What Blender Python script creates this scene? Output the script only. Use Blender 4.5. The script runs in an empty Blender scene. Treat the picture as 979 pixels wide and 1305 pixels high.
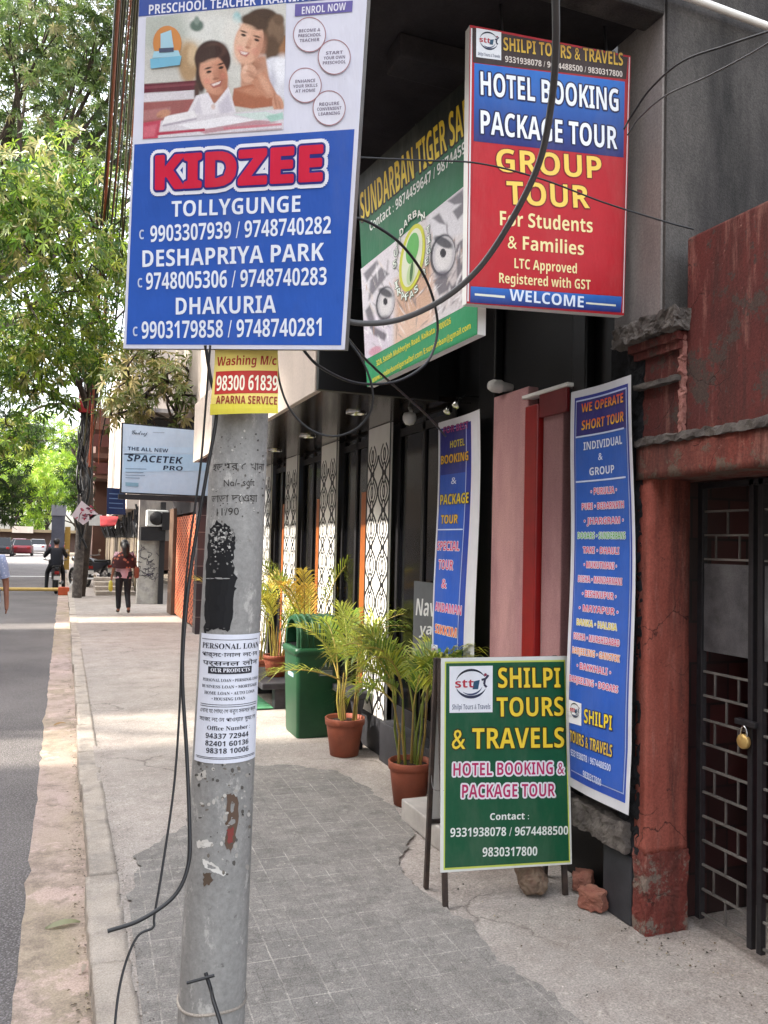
import bpy, bmesh, math, random
from mathutils import Vector, Matrix, noise
R = math.radians
PI = math.pi
random.seed(7)
scene = bpy.context.scene
COL = scene.collection

# ------------------------------------------------------------------ camera
FPX, CPX, CPY, CAMH = 1050.0, 489.5, 652.5, 1.65      # focal length and centre in pixels of the 979 x 1305 photo
def _basis():
    d = Vector(((82 - CPX) / FPX, -(685 - CPY) / FPX, 1.0)).normalized()
    ro = R(2.2)
    z = Vector((math.sin(ro), math.cos(ro), 0)); z = (z - d * z.dot(d)).normalized()
    x = z.cross(d)
    return x, d, z
_X, _D, _Z = _basis()
CR = Vector((_X[0], _D[0], _Z[0])); CU = Vector((_X[1], _D[1], _Z[1])); CF = Vector((_X[2], _D[2], _Z[2]))
CAM = Vector((0, 0, CAMH))
def ray(px, py): return CR * ((px - CPX) / FPX) + CU * (-(py - CPY) / FPX) + CF
def gnd(px, py, z=0.0): r = ray(px, py); return CAM + r * ((z - CAMH) / r.z)
def atX(px, py, X): r = ray(px, py); return CAM + r * (X / r.x)
def atY(px, py, Y): r = ray(px, py); return CAM + r * (Y / r.y)

cam = bpy.data.cameras.new('camera'); co = bpy.data.objects.new('camera', cam); COL.objects.link(co)
cam.sensor_fit = 'HORIZONTAL'; cam.sensor_width = 36.0; cam.lens = 36.0 * FPX / 979.0
cam.clip_start = 0.05; cam.clip_end = 2000
m3 = Matrix((CR, CU, -CF)).transposed()
co.matrix_world = Matrix.Translation(CAM) @ m3.to_4x4()
scene.camera = co

# ------------------------------------------------------------------ light
SUN_EL, SUN_FROM = 41.0, Vector((-1.0, 0.10, 0))     # the sun stands over the far side of the road
w = bpy.data.worlds.new('World'); scene.world = w; w.use_nodes = True
nt = w.node_tree
sky = nt.nodes.new('ShaderNodeTexSky'); sky.sky_type = 'NISHITA'; sky.sun_disc = False
sky.sun_elevation = R(SUN_EL); sky.sun_rotation = math.atan2(SUN_FROM.x, SUN_FROM.y)
sky.air_density = 1.3; sky.dust_density = 3.5; sky.ozone_density = 1.0
bg = nt.nodes['Background']; bg.inputs['Strength'].default_value = 0.15
hz = nt.nodes.new('ShaderNodeHueSaturation'); hz.inputs['Saturation'].default_value = 0.35      # milky, hazy city sky
nt.links.new(sky.outputs[0], hz.inputs['Color']); nt.links.new(hz.outputs[0], bg.inputs[0])
sl = bpy.data.lights.new('sun', 'SUN'); sl.energy = 2.0; sl.angle = R(1.6); sl.color = (1.0, 0.93, 0.82)
so = bpy.data.objects.new('sun', sl); COL.objects.link(so)
sd = Vector((SUN_FROM.x, SUN_FROM.y, 0)).normalized() * math.cos(R(SUN_EL)) + Vector((0, 0, math.sin(R(SUN_EL))))
so.rotation_euler = sd.to_track_quat('Z', 'Y').to_euler()
scene.view_settings.view_transform = 'Standard'; scene.view_settings.look = 'None'
scene.view_settings.exposure = 2.57; scene.view_settings.gamma = 1.0
scene.view_settings.use_curve_mapping = False
scene.cycles.use_denoising = True
scene.cycles.max_bounces = 8
scene.cycles.diffuse_bounces = 4

# ------------------------------------------------------------------ materials
def lin(c):
    if isinstance(c, str):
        c = c.lstrip('#'); c = tuple(int(c[i:i + 2], 16) / 255 for i in (0, 2, 4))
        return tuple(x / 12.92 if x <= 0.04045 else ((x + 0.055) / 1.055) ** 2.4 for x in c)
    return tuple(c[:3])
class NT:
    """small node-tree helper"""
    def __init__(s, name):
        s.m = bpy.data.materials.new(name); s.m.use_nodes = True
        s.t = s.m.node_tree; s.b = s.t.nodes['Principled BSDF']; s.co = None
    def n(s, kind, **kw):
        x = s.t.nodes.new('ShaderNode' + kind)
        for k, v in kw.items(): setattr(x, k, v)
        return x
    def l(s, a, b): s.t.links.new(a, b)
    def coord(s):
        if s.co is None: s.co = s.n('NewGeometry').outputs['Position']
        return s.co
    def noise(s, scale, detail=6, rough=0.6, vec=None, stretch=None):
        x = s.n('TexNoise'); x.inputs['Scale'].default_value = scale; x.inputs['Detail'].default_value = detail
        x.inputs['Roughness'].default_value = rough
        v = vec or s.coord()
        if stretch:
            mp = s.n('Mapping'); mp.inputs['Scale'].default_value = stretch; s.l(v, mp.inputs[0]); v = mp.outputs[0]
        s.l(v, x.inputs['Vector']); return x.outputs['Fac']
    def ramp(s, fac, stops):
        x = s.n('ValToRGB'); e = x.color_ramp.elements
        while len(e) < len(stops): e.new(0.5)
        for k, (p, c) in enumerate(stops):
            e[k].position = p; c = lin(c) if not isinstance(c, (int, float)) else (c, c, c); e[k].color = (*c, 1)
        s.l(fac, x.inputs[0]); return x.outputs[0]
    def mix(s, fac, a, b, mode='MIX'):
        x = s.n('MixRGB', blend_type=mode)
        for k, v in ((0, fac), (1, a), (2, b)):
            if hasattr(v, 'is_output'): s.l(v, x.inputs[k])
            elif k == 0: x.inputs[0].default_value = v
            else: x.inputs[k].default_value = (*lin(v), 1) if not isinstance(v, (int, float)) else (v, v, v, 1)
        return x.outputs[0]
    def bump(s, h, strength, dist=0.02):
        x = s.n('Bump'); x.inputs['Strength'].default_value = strength; x.inputs['Distance'].default_value = dist
        s.l(h, x.inputs['Height']); s.l(x.outputs[0], s.b.inputs['Normal'])
    def base(s, c):
        if hasattr(c, 'is_output'): s.l(c, s.b.inputs['Base Color'])
        else: s.b.inputs['Base Color'].default_value = (*lin(c), 1)
    def set(s, rough=None, metal=None, spec=None):
        if rough is not None:
            if hasattr(rough, 'is_output'): s.l(rough, s.b.inputs['Roughness'])
            else: s.b.inputs['Roughness'].default_value = rough
        if metal is not None: s.b.inputs['Metallic'].default_value = metal
        if spec is not None: s.b.inputs['Specular IOR Level'].default_value = spec

def worn(name, base, alt, scale=3.0, rough=0.8, grain=0.25, bump=0.15, metal=0.0, streak=False, spec=0.4, dirt=None, dirt_amt=0.5):
    """a surface that varies between two colours in blotches, with grain, optional dirt and a fine bump"""
    t = NT(name)
    f = t.noise(scale, 8, 0.65, stretch=(1, 1, 0.25) if streak else None)
    c = t.mix(t.ramp(f, [(0.35, 0.0), (0.65, 1.0)]), base, alt)
    if dirt:
        g = t.noise(scale * 0.45 + 1.3, 9, 0.7, stretch=(1, 1, 0.3) if streak else None)
        c = t.mix(t.ramp(g, [(0.48, 0.0), (0.7, dirt_amt)]), c, dirt)
    fine = t.noise(scale * 40, 4, 0.7)
    c = t.mix(grain, c, t.ramp(fine, [(0.3, 0.25), (0.7, 0.75)]), 'OVERLAY')
    t.base(c); t.set(rough, metal, spec)
    if bump: t.bump(fine, bump, 0.01)
    return t.m
def plain(name, base, rough=0.5, metal=0.0, spec=0.5, var=0.12, scale=9.0):
    t = NT(name)
    f = t.noise(scale, 5, 0.6)
    c = t.mix(var, base, t.ramp(f, [(0.3, 0.0), (0.7, 1.0)]), 'OVERLAY')
    t.base(c); t.set(rough, metal, spec); return t.m

def vcol_mat(name, rough=0.45, grain=0.10, translucent=0.0, spec=0.4, bump=0.0):
    """reads the colour the mesh carries: printing inks, leaves, cloth"""
    t = NT(name)
    a = t.n('Attribute'); a.attribute_name = 'Col'
    f = t.noise(14, 5, 0.6)
    c = t.mix(grain, a.outputs['Color'], t.ramp(f, [(0.3, 0.15), (0.7, 0.85)]), 'OVERLAY')
    if bump:
        c = t.mix(t.ramp(t.noise(3.7, 9, 0.72, stretch=(1, 1, 0.35)), [(0.48, 0.0), (0.76, 0.17)]), c, '#8d857a')     # street dust
        c = t.mix(t.ramp(t.noise(38, 8, 0.8), [(0.65, 0.0), (0.70, 0.28)]), c, '#5d5750')
    t.base(c); t.set(rough, 0, spec)
    if bump: t.bump(t.mix(0.35, t.noise(3.2, 3, 0.5), t.noise(11, 4, 0.6, stretch=(1, 1, 0.3))), bump, 0.05)
    if translucent:
        tr = t.n('BsdfTranslucent'); t.l(c, tr.inputs[0])
        ms = t.n('MixShader'); ms.inputs[0].default_value = translucent
        out = t.t.nodes['Material Output']
        t.l(t.b.outputs[0], ms.inputs[1]); t.l(tr.outputs[0], ms.inputs[2]); t.l(ms.outputs[0], out.inputs[0])
    return t.m

M = {}
M['print'] = vcol_mat('printed_flex', 0.5, 0.07, spec=0.3, bump=0.28)
M['paper'] = vcol_mat('printed_paper', 0.8, 0.10)
M['leaf'] = vcol_mat('leaf', 0.4, 0.1, 0.38)
M['palm'] = vcol_mat('palm_leaf', 0.4, 0.1, 0.25)
M['cloth'] = vcol_mat('cloth', 0.9, 0.25)

# ------------------------------------------------------------------ mesh builder
class MB:
    def __init__(s): s.v = []; s.f = []; s.m = []; s.c = []; s.s = []
    def add(s, verts, faces, mat=0, col=(0.5, 0.5, 0.5), smooth=False):
        o = len(s.v); s.v += [tuple(v) for v in verts]
        for k, f in enumerate(faces):
            s.f.append([i + o for i in f]); s.m.append(mat)
            s.c.append(col if not isinstance(col, list) else col[k] if len(col) == len(faces) and isinstance(col[0], list) else col)
            s.s.append(smooth)
        return s
    def box(s, lo, hi, mat=0, col=(0.5, 0.5, 0.5)):
        (a, b, c), (d, e, f) = lo, hi
        return s.hexa([(a, b, c), (d, b, c), (d, e, c), (a, e, c), (a, b, f), (d, b, f), (d, e, f), (a, e, f)], mat, col)
    def hexa(s, p, mat=0, col=(0.5, 0.5, 0.5)):
        return s.add(p, [(0, 3, 2, 1), (4, 5, 6, 7), (0, 1, 5, 4), (1, 2, 6, 5), (2, 3, 7, 6), (3, 0, 4, 7)], mat, col)
    def bar(s, p, q, w, h=None, mat=0, up=(0, 0, 1), col=(0.5, 0.5, 0.5)):
        p, q = Vector(p), Vector(q); h = h or w; d = (q - p).normalized(); u = Vector(up)
        if abs(d.dot(u)) > 0.95: u = Vector((0, 1, 0))
        a = d.cross(u).normalized() * (w / 2); b = a.cross(d).normalized() * (h / 2)
        return s.hexa([p - a - b, p + a - b, p + a + b, p - a + b, q - a - b, q + a - b, q + a + b, q - a + b], mat, col)
    def tube(s, pts, r, n=8, mat=0, col=(0.5, 0.5, 0.5), cap=True):
        pts = [Vector(p) for p in pts]; k = len(pts)
        rr = r if isinstance(r, (list, tuple)) else [r] * k
        o = len(s.v); prev = None; vs = []
        for i, p in enumerate(pts):
            d = (pts[min(i + 1, k - 1)] - pts[max(i - 1, 0)]).normalized()
            if prev is None:
                u = Vector((0, 0, 1)) if abs(d.z) < 0.9 else Vector((1, 0, 0)); a = d.cross(u).normalized()
            else: a = (prev - d * prev.dot(d)).normalized()
            prev = a; b = d.cross(a)
            for j in range(n):
                t = 2 * PI * j / n; vs.append(p + (a * math.cos(t) + b * math.sin(t)) * rr[i])
        fs = [(i * n + j, i * n + (j + 1) % n, (i + 1) * n + (j + 1) % n, (i + 1) * n + j) for i in range(k - 1) for j in range(n)]
        s.add(vs, fs, mat, col, True)
        if cap: s.add([vs[j] for j in range(n)], [tuple(range(n))[::-1]], mat, col); s.add(vs[-n:], [tuple(range(n))], mat, col)
        return s
    def lathe(s, prof, c=(0, 0, 0), n=24, mat=0, col=(0.5, 0.5, 0.5), ax=None):
        c = Vector(c); vs = []; k = len(prof)
        fr = ax or (Vector((1, 0, 0)), Vector((0, 1, 0)), Vector((0, 0, 1)))
        for (r, z) in prof:
            for j in range(n):
                t = 2 * PI * j / n; vs.append(c + fr[0] * (r * math.cos(t)) + fr[1] * (r * math.sin(t)) + fr[2] * z)
        fs = [(i * n + j, i * n + (j + 1) % n, (i + 1) * n + (j + 1) % n, (i + 1) * n + j) for i in range(k - 1) for j in range(n)]
        return s.add(vs, fs, mat, col, True)
    def prism(s, poly, a, b, axis=2, mat=0, col=(0.5, 0.5, 0.5)):
        """polygon in the plane across AXIS, pushed from a to b"""
        def p3(u, v, t): return {2: (u, v, t), 0: (t, u, v), 1: (u, t, v)}[axis]
        n = len(poly); vs = [p3(u, v, a) for u, v in poly] + [p3(u, v, b) for u, v in poly]
        s.add(vs, [tuple(range(n))[::-1], tuple(range(n, 2 * n))] + [(i, (i + 1) % n, n + (i + 1) % n, n + i) for i in range(n)], mat, col)
        return s
    def build(s, name, mats, parent=None, bevel=0.0, seg=2):
        if not isinstance(mats, (list, tuple)): mats = [mats]
        me = bpy.data.meshes.new(name)
        off = Vector(parent_world(parent)) if parent else Vector((0, 0, 0))
        me.from_pydata([tuple(Vector(v) - off) for v in s.v], [], s.f)
        for m in mats: me.materials.append(m)
        me.polygons.foreach_set('material_index', s.m); me.polygons.foreach_set('use_smooth', s.s)
        at = me.color_attributes.new('Col', 'FLOAT_COLOR', 'CORNER'); buf = []
        for f, c in zip(s.f, s.c):
            if isinstance(c, list): 
                for q in c: buf += [*q[:3], 1.0]
            else: buf += [*c[:3], 1.0] * len(f)
        at.data.foreach_set('color', buf)
        me.validate(); me.update()
        o = bpy.data.objects.new(name, me); COL.objects.link(o)
        if parent: o.parent = parent
        if bevel:
            bm = bmesh.new(); bm.from_mesh(me); bmesh.ops.remove_doubles(bm, verts=bm.verts, dist=1e-5)
            bmesh.ops.recalc_face_normals(bm, faces=bm.faces); bm.to_mesh(me); bm.free()
            md = o.modifiers.new('edge', 'BEVEL'); md.width = bevel; md.segments = seg; md.limit_method = 'ANGLE'; md.angle_limit = R(40)
        return o
def parent_world(p):
    v = Vector((0, 0, 0))
    while p is not None: v += p.location; p = p.parent
    return v
def tag(o, label=None, cat=None, group=None, kind=None):
    if label: o['label'] = label
    if cat: o['category'] = cat
    if group: o['group'] = group
    if kind: o['kind'] = kind
    return o
def thing(name, label, cat, loc, group=None):
    o = bpy.data.objects.new(name, None); COL.objects.link(o); o.location = loc; o.empty_display_size = 0.1
    return tag(o, label, cat, group)
def kids(o): return [c for c in COL.objects if c.parent is o]
def copy_tree(o, parent=None):
    c = o.copy(); COL.objects.link(c)
    if parent: c.parent = parent
    for ch in kids(o): copy_tree(ch, c)
    return c
def curve_pts(pts, n=8):
    """Catmull-Rom through 3-D points"""
    P = [Vector(p) for p in pts]; P = [P[0] * 2 - P[1]] + P + [P[-1] * 2 - P[-2]]; out = []
    for i in range(1, len(P) - 2):
        a, b, c, d = P[i - 1:i + 3]
        for k in range(n):
            t = k / n
            out.append(0.5 * ((2 * b) + (c - a) * t + (2 * a - 5 * b + 4 * c - d) * t * t + (3 * b - a - 3 * c + d) * t ** 3))
    out.append(P[-2]); return out

# ------------------------------------------------------------------ printing on boards, banners and posters
_tc = {}
def text_mesh(s, bold, shear):
    k = (s, bold, shear)
    if k not in _tc:
        cu = bpy.data.curves.new('lettering', 'FONT'); cu.body = s; cu.size = 1.0; cu.offset = bold; cu.shear = shear
        cu.resolution_u = 2; cu.fill_mode = 'FRONT'
        ob = bpy.data.objects.new('lettering', cu); COL.objects.link(ob)
        bpy.context.view_layer.update()
        dg = bpy.context.evaluated_depsgraph_get()
        me = bpy.data.meshes.new_from_object(ob.evaluated_get(dg))
        vs = [(v.co.x, v.co.y) for v in me.vertices]; fs = [tuple(p.vertices) for p in me.polygons]
        COL.objects.unlink(ob); bpy.data.objects.remove(ob); bpy.data.curves.remove(cu); bpy.data.meshes.remove(me)
        _tc[k] = (vs, fs)
    return _tc[k]
def glyphs(s, style='b'):
    """heavier alphabets that the built-in font set carries: b sans bold, s serif bold, k script"""
    up, lo, dg = {'b': (0x1D5D4, 0x1D5EE, 0x1D7EC), 's': (0x1D400, 0x1D41A, 0x1D7CE), 'k': (0x1D4D0, 0x1D4EA, 0x1D7CE)}[style]
    out = ''
    for ch in s:
        if 'A' <= ch <= 'Z': out += chr(up + ord(ch) - 65)
        elif 'a' <= ch <= 'z': out += chr(lo + ord(ch) - 97)
        elif '0' <= ch <= '9': out += chr(dg + ord(ch) - 48)
        else: out += ch
    return out
CAPH = 0.720
class Sheet:
    """a printed face: origin + u U + v V, bent by BEND(u, v) along its normal; ink layers sit a fraction of a millimetre proud"""
    def __init__(s, O, U, V, bend=None, step=0.0007):
        s.O, s.U = Vector(O), Vector(U).normalized(); V = Vector(V); s.V = (V - s.U * V.dot(s.U)).normalized()
        s.N = s.U.cross(s.V); s.bend = bend; s.step = step; s.mb = MB()
    def uv(s, px, py):
        r = ray(px, py); t = (s.O - CAM).dot(s.N) / r.dot(s.N); q = CAM + r * t - s.O
        return q.dot(s.U), q.dot(s.V)
    def p3(s, u, v, lay=0):
        b = s.bend(u, v) if s.bend else 0.0
        return s.O + s.U * u + s.V * v + s.N * (b + lay * s.step)
    def poly_uv(s, pts, col, lay): s.mb.add([s.p3(u, v, lay) for u, v in pts], [tuple(range(len(pts)))], 0, col)
    def poly(s, pts, col, lay=1):
        q = [s.uv(*p) for p in pts]; s.fix(q); s.poly_uv(q, lin(col), lay)
    def fix(s, q):
        if sum(q[i][0] * q[(i + 1) % len(q)][1] - q[(i + 1) % len(q)][0] * q[i][1] for i in range(len(q))) < 0: q.reverse()
    def quad(s, pts, col, lay=1, col2=None, n=1, m=1):
        """four pixel corners TL TR BR BL; COL at the top, COL2 at the bottom"""
        a, b, c, d = [Vector(s.uv(*p)) for p in pts]
        s.quad_uv(a, b, c, d, col, lay, col2, n, m)
    def quad_uv(s, a, b, c, d, col, lay=1, col2=None, n=1, m=1):
        a, b, c, d = map(Vector, (a, b, c, d)); c1 = Vector(lin(col)); c2 = Vector(lin(col2)) if col2 else c1
        vs = []
        for j in range(m + 1):
            for i in range(n + 1):
                x, y = i / n, j / m; q = a.lerp(b, x).lerp(d.lerp(c, x), y); vs.append(s.p3(q.x, q.y, lay))
        for j in range(m):
            t0, t1 = tuple(c1.lerp(c2, j / m)), tuple(c1.lerp(c2, (j + 1) / m))
            for i in range(n):
                k = j * (n + 1) + i
                s.mb.add([vs[k + n + 1], vs[k + n + 2], vs[k + 1], vs[k]], [(0, 1, 2, 3)], 0, [[t1, t1, t0, t0]])
    def ell(s, cx, cy, rx, ry, col, lay=1, rot=0.0, n=28, inner=None):
        ps = []
        for k in range(n):
            t = 2 * PI * k / n; x, y = rx * math.cos(t), ry * math.sin(t)
            ps.append((cx + x * math.cos(rot) - y * math.sin(rot), cy + x * math.sin(rot) + y * math.cos(rot)))
        if inner is None: s.poly(ps, col, lay)
        else:
            f = inner
            o = [s.uv(*p) for p in ps]; i_ = [s.uv(cx + (p[0] - cx) * f, cy + (p[1] - cy) * f) for p in ps]
            for k in range(n):
                q = [o[k], o[(k + 1) % n], i_[(k + 1) % n], i_[k]]; s.fix(q); s.poly_uv(q, lin(col), lay)
    def line(s, pts, w, col, lay=1):
        """polyline of pixel width w"""
        for (x0, y0), (x1, y1) in zip(pts, pts[1:]):
            L = math.hypot(x1 - x0, y1 - y0) or 1; nx, ny = -(y1 - y0) / L * w / 2, (x1 - x0) / L * w / 2
            s.poly([(x0 + nx, y0 + ny), (x1 + nx, y1 + ny), (x1 - nx, y1 - ny), (x0 - nx, y0 - ny)], col, lay)
    def frame_line(s, pts, w, col, lay=1): s.line(list(pts) + [pts[0]], w, col, lay)
    def text(s, t, p0, p1, h, col, lay=2, bold=0.015, shear=0.0, out=None, out_col=None, col2=None, clip=None, style='b'):
        """baseline from pixel p0 to p1, capitals h pixels tall; OUT: an edge of OUT_COL round the letters, in em"""
        a, b = Vector(s.uv(*p0)), Vector(s.uv(*p1)); m = ((p0[0] + p1[0]) / 2, (p0[1] + p1[1]) / 2)
        hh = (Vector(s.uv(m[0], m[1] - h)) - Vector(s.uv(*m))).length
        if out: s.edge(t, a, b, hh, out_col, lay - 0.9, bold, shear, out, clip, style)
        s._text(t, a, b, hh, col, lay, bold, shear, col2, clip, style)
    def edge(s, t, a, b, hh, col, lay, bold, shear, out, clip=None, style='b', n=10):
        e = (b - a).normalized(); f = Vector((-e.y, e.x)); w_ = out * hh / CAPH
        for k in range(n):
            o = e * (w_ * math.cos(2 * PI * k / n)) + f * (w_ * math.sin(2 * PI * k / n))
            s._text(t, a + o, b + o, hh, col, lay + k * 0.06, bold, shear, None, clip, style)
    def _text(s, t, a, b, hh, col, lay, bold, shear, col2=None, clip=None, style='b'):
        vs, fs = text_mesh(glyphs(t, style) if style else t, 0.0 if style else bold, shear)
        if not vs: return
        x0 = min(v[0] for v in vs); x1 = max(v[0] for v in vs)
        d = (b - a); e = d.normalized(); f = Vector((-e.y, e.x)); kx = d.length / (x1 - x0); ky = hh / CAPH
        P = [a + e * ((x - x0) * kx) + f * (y * ky) for x, y in vs]
        c1 = Vector(lin(col)); c2 = Vector(lin(col2)) if col2 else c1
        for fc in fs:
            if clip is not None and any(P[i].x > clip for i in fc): continue
            pv = [P[i] for i in fc]
            cc = [[tuple(c2.lerp(c1, min(1, max(0, vs[i][1] / CAPH)))) for i in fc]]
            s.mb.add([s.p3(q.x, q.y, lay) for q in pv], [tuple(range(len(fc)))], 0, cc)
    def raster(s, cmap, q, n, m, shapes, lay=2):
        """a printed photograph: a fine grid of coloured cells; Q the TL TR BR BL corners in crop coordinates, SHAPES soft-edged blobs painted in order"""
        import numpy as np
        X, Y = np.meshgrid((np.arange(n) + .5) / n, (np.arange(m) + .5) / m)
        q = np.array(q, float)
        def bil(X, Y): return ((q[0][None, None] * (1 - X)[..., None] + q[1] * X[..., None]) * (1 - Y)[..., None] + (q[3] * (1 - X)[..., None] + q[2] * X[..., None]) * Y[..., None])
        P = bil(X, Y); px, py = P[..., 0], P[..., 1]; C = np.zeros((m, n, 3)) + 0.5
        wob = np.random.default_rng(3)
        for sh in shapes:
            k = sh[0]; al = 1.0
            if k == 'e':
                _, cx, cy, rx, ry, rot, col, soft, al = sh
                dx, dy = px - cx, py - cy; a, b = dx * math.cos(rot) + dy * math.sin(rot), -dx * math.sin(rot) + dy * math.cos(rot)
                d = (1 - np.sqrt((a / rx) ** 2 + (b / ry) ** 2)) * min(rx, ry); w_ = np.clip(d / max(soft, .5) + .5, 0, 1)
            elif k == 'p':
                _, pts, col, soft, al = sh; ins = np.zeros_like(px, bool); dm = np.full_like(px, 1e9)
                for (x0, y0), (x1, y1) in zip(pts, pts[1:] + pts[:1]):
                    c_ = ((y0 > py) != (y1 > py)) & (px < (x1 - x0) * (py - y0) / ((y1 - y0) or 1e-9) + x0); ins ^= c_
                    L2 = (x1 - x0) ** 2 + (y1 - y0) ** 2 or 1e-9; t = np.clip(((px - x0) * (x1 - x0) + (py - y0) * (y1 - y0)) / L2, 0, 1)
                    dm = np.minimum(dm, np.hypot(px - x0 - t * (x1 - x0), py - y0 - t * (y1 - y0)))
                w_ = np.clip(np.where(ins, dm, -dm) / max(soft, .5) + .5, 0, 1)
            else:                                             # 'g': grain
                C *= 1 + wob.normal(0, sh[1], (m, n, 1)); continue
            w_ = (w_ * w_ * (3 - 2 * w_) * al)[..., None]; C = C * (1 - w_) + np.array(lin(col)) * w_
        C = np.clip(C, 0, 1)
        gx, gy = np.meshgrid(np.arange(n + 1) / n, np.arange(m + 1) / m); G = bil(gx, gy)
        V = [[s.p3(*s.uv(*cmap(*G[j, i])), lay) for i in range(n + 1)] for j in range(m + 1)]
        o = len(s.mb.v); s.mb.v += [tuple(v) for r_ in V for v in r_]
        for j in range(m):
            for i in range(n):
                k = o + j * (n + 1) + i; s.mb.f.append([k + n + 1, k + n + 2, k + 1, k]); s.mb.m.append(0); s.mb.s.append(False); s.mb.c.append(tuple(C[j, i]))
    def ctext(s, t, cx, y, wd, h, col, slope=0.0, **k):
        s.text(t, (cx - wd / 2, y - slope * wd / 2), (cx + wd / 2, y + slope * wd / 2), h, col, **k)
# ------------------------------------------------------------------ materials of the setting
def pavement_mat():
    t = NT('pavement_concrete')
    big = t.noise(0.55, 8, 0.62); mid = t.noise(3.2, 8, 0.7); fine = t.noise(110, 3, 0.7)
    c = t.mix(t.ramp(big, [(0.35, 0.0), (0.66, 1.0)]), '#979089', '#aba199')
    c = t.mix(t.ramp(mid, [(0.44, 0.0), (0.70, 0.75)]), c, '#857b73')
    c = t.mix(t.ramp(t.noise(17, 9, 0.78), [(0.52, 0.0), (0.70, 0.6)]), c, '#c2b8ad')
    c = t.mix(t.ramp(t.noise(9, 9, 0.8), [(0.58, 0.0), (0.70, 0.6)]), c, '#6d655f')
    spots = t.noise(1.7, 10, 0.75)
    c = t.mix(t.ramp(spots, [(0.60, 0.0), (0.68, 0.4)]), c, '#6f6862')
    v = t.n('TexVoronoi'); v.feature = 'DISTANCE_TO_EDGE'; v.inputs['Scale'].default_value = 0.75
    wob = t.n('VectorMath'); wob.operation = 'MULTIPLY_ADD'
    nz = t.n('TexNoise'); nz.inputs['Scale'].default_value = 2.2; nz.inputs['Detail'].default_value = 8; t.l(t.coord(), nz.inputs[0])
    t.l(nz.outputs['Color'], wob.inputs[0]); wob.inputs[1].default_value = (0.55, 0.55, 0); t.l(t.coord(), wob.inputs[2])
    t.l(wob.outputs[0], v.inputs['Vector'])
    cr = t.ramp(v.outputs['Distance'], [(0.001, 1.0), (0.006, 0.0)])
    crm = t.mix(1.0, cr, t.ramp(t.noise(0.9, 3), [(0.50, 0.0), (0.60, 0.6)]), 'MULTIPLY')
    c = t.mix(crm, c, '#4f4842')
    c = t.mix(0.65, c, t.ramp(fine, [(0.25, 0.15), (0.75, 0.85)]), 'OVERLAY')
    t.base(c); t.set(0.9, 0, 0.25)
    h = t.mix(0.5, fine, mid); h = t.mix(crm, h, 0.0); t.bump(h, 0.5, 0.012)
    return t.m
def tiles_mat():
    t = NT('scored_tiles')
    mp = t.n('Mapping'); mp.inputs['Rotation'].default_value = (0, 0, R(1.5)); t.l(t.coord(), mp.inputs[0])
    wv = t.n('VectorMath'); wv.operation = 'MULTIPLY_ADD'; nz = t.n('TexNoise'); nz.inputs['Scale'].default_value = 14; t.l(t.coord(), nz.inputs[0]); t.l(nz.outputs['Color'], wv.inputs[0]); wv.inputs[1].default_value = (.006, .006, 0); t.l(mp.outputs[0], wv.inputs[2])
    def brick(size, mort, c1, c2):
        b = t.n('TexBrick'); b.offset = 0.0; b.inputs['Scale'].default_value = 1.0; b.inputs['Brick Width'].default_value = size
        b.inputs['Row Height'].default_value = size; b.inputs['Mortar Size'].default_value = mort; b.inputs['Mortar Smooth'].default_value = 0.4
        for k, cc in (('Color1', c1), ('Color2', c2), ('Mortar', '#b5aea5')): b.inputs[k].default_value = (*lin(cc), 1)
        t.l(wv.outputs[0], b.inputs[0]); return b
    b = brick(.148, .0036, '#74706c', '#827e79'); b2 = brick(.074, .003, '#ffffff', '#ffffff')
    big = t.noise(0.9, 8, 0.65); mid = t.noise(6, 9, 0.75); fine = t.noise(170, 3, 0.75); mid2 = t.noise(23, 8, 0.75)
    gone = t.ramp(t.noise(2.2, 7, 0.75), [(0.45, 0.0), (0.66, 0.92)])
    c = t.mix(gone, b.outputs['Color'], '#7b7772')
    c = t.mix(t.mix(1.0, b2.outputs['Fac'], t.ramp(t.noise(3.1, 6, .7), [(.42, .75), (.6, .1)]), 'MULTIPLY'), c, '#66625e')
    c = t.mix(t.ramp(big, [(0.40, 0.0), (0.72, 0.55)]), c, '#98918a')
    c = t.mix(t.ramp(mid, [(0.47, 0.0), (0.70, 0.75)]), c, '#605c58')
    c = t.mix(t.ramp(mid2, [(0.52, 0.0), (0.70, 0.55)]), c, '#b0a9a0')
    c = t.mix(0.75, c, t.ramp(fine, [(0.25, 0.12), (0.75, 0.88)]), 'OVERLAY')
    t.base(c); t.set(0.85, 0, 0.3)
    mor = t.mix(gone, b.outputs['Fac'], 0.0); mor = t.mix(0.6, mor, b2.outputs['Fac'], 'ADD')
    t.bump(t.mix(mor, t.mix(0.4, mid, fine), 0.1), 0.6, 0.008)
    return t.m
def asphalt_mat():
    t = NT('asphalt')
    big = t.noise(0.7, 8, 0.6); fine = t.noise(160, 2, 0.6)
    v = t.n('TexVoronoi'); v.inputs['Scale'].default_value = 75; t.l(t.coord(), v.inputs['Vector'])
    c = t.mix(t.ramp(big, [(0.35, 0.0), (0.7, 1.0)]), '#5a5654', '#706b68')
    c = t.mix(t.ramp(v.outputs['Distance'], [(0.2, 0.6), (0.5, 0.0)]), c, '#8f898a')
    c = t.mix(0.6, c, t.ramp(fine, [(0.3, 0.15), (0.7, 0.85)]), 'OVERLAY')
    t.base(c); t.set(0.85, 0, 0.3); t.bump(v.outputs['Distance'], 0.5, 0.012)
    return t.m
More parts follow.
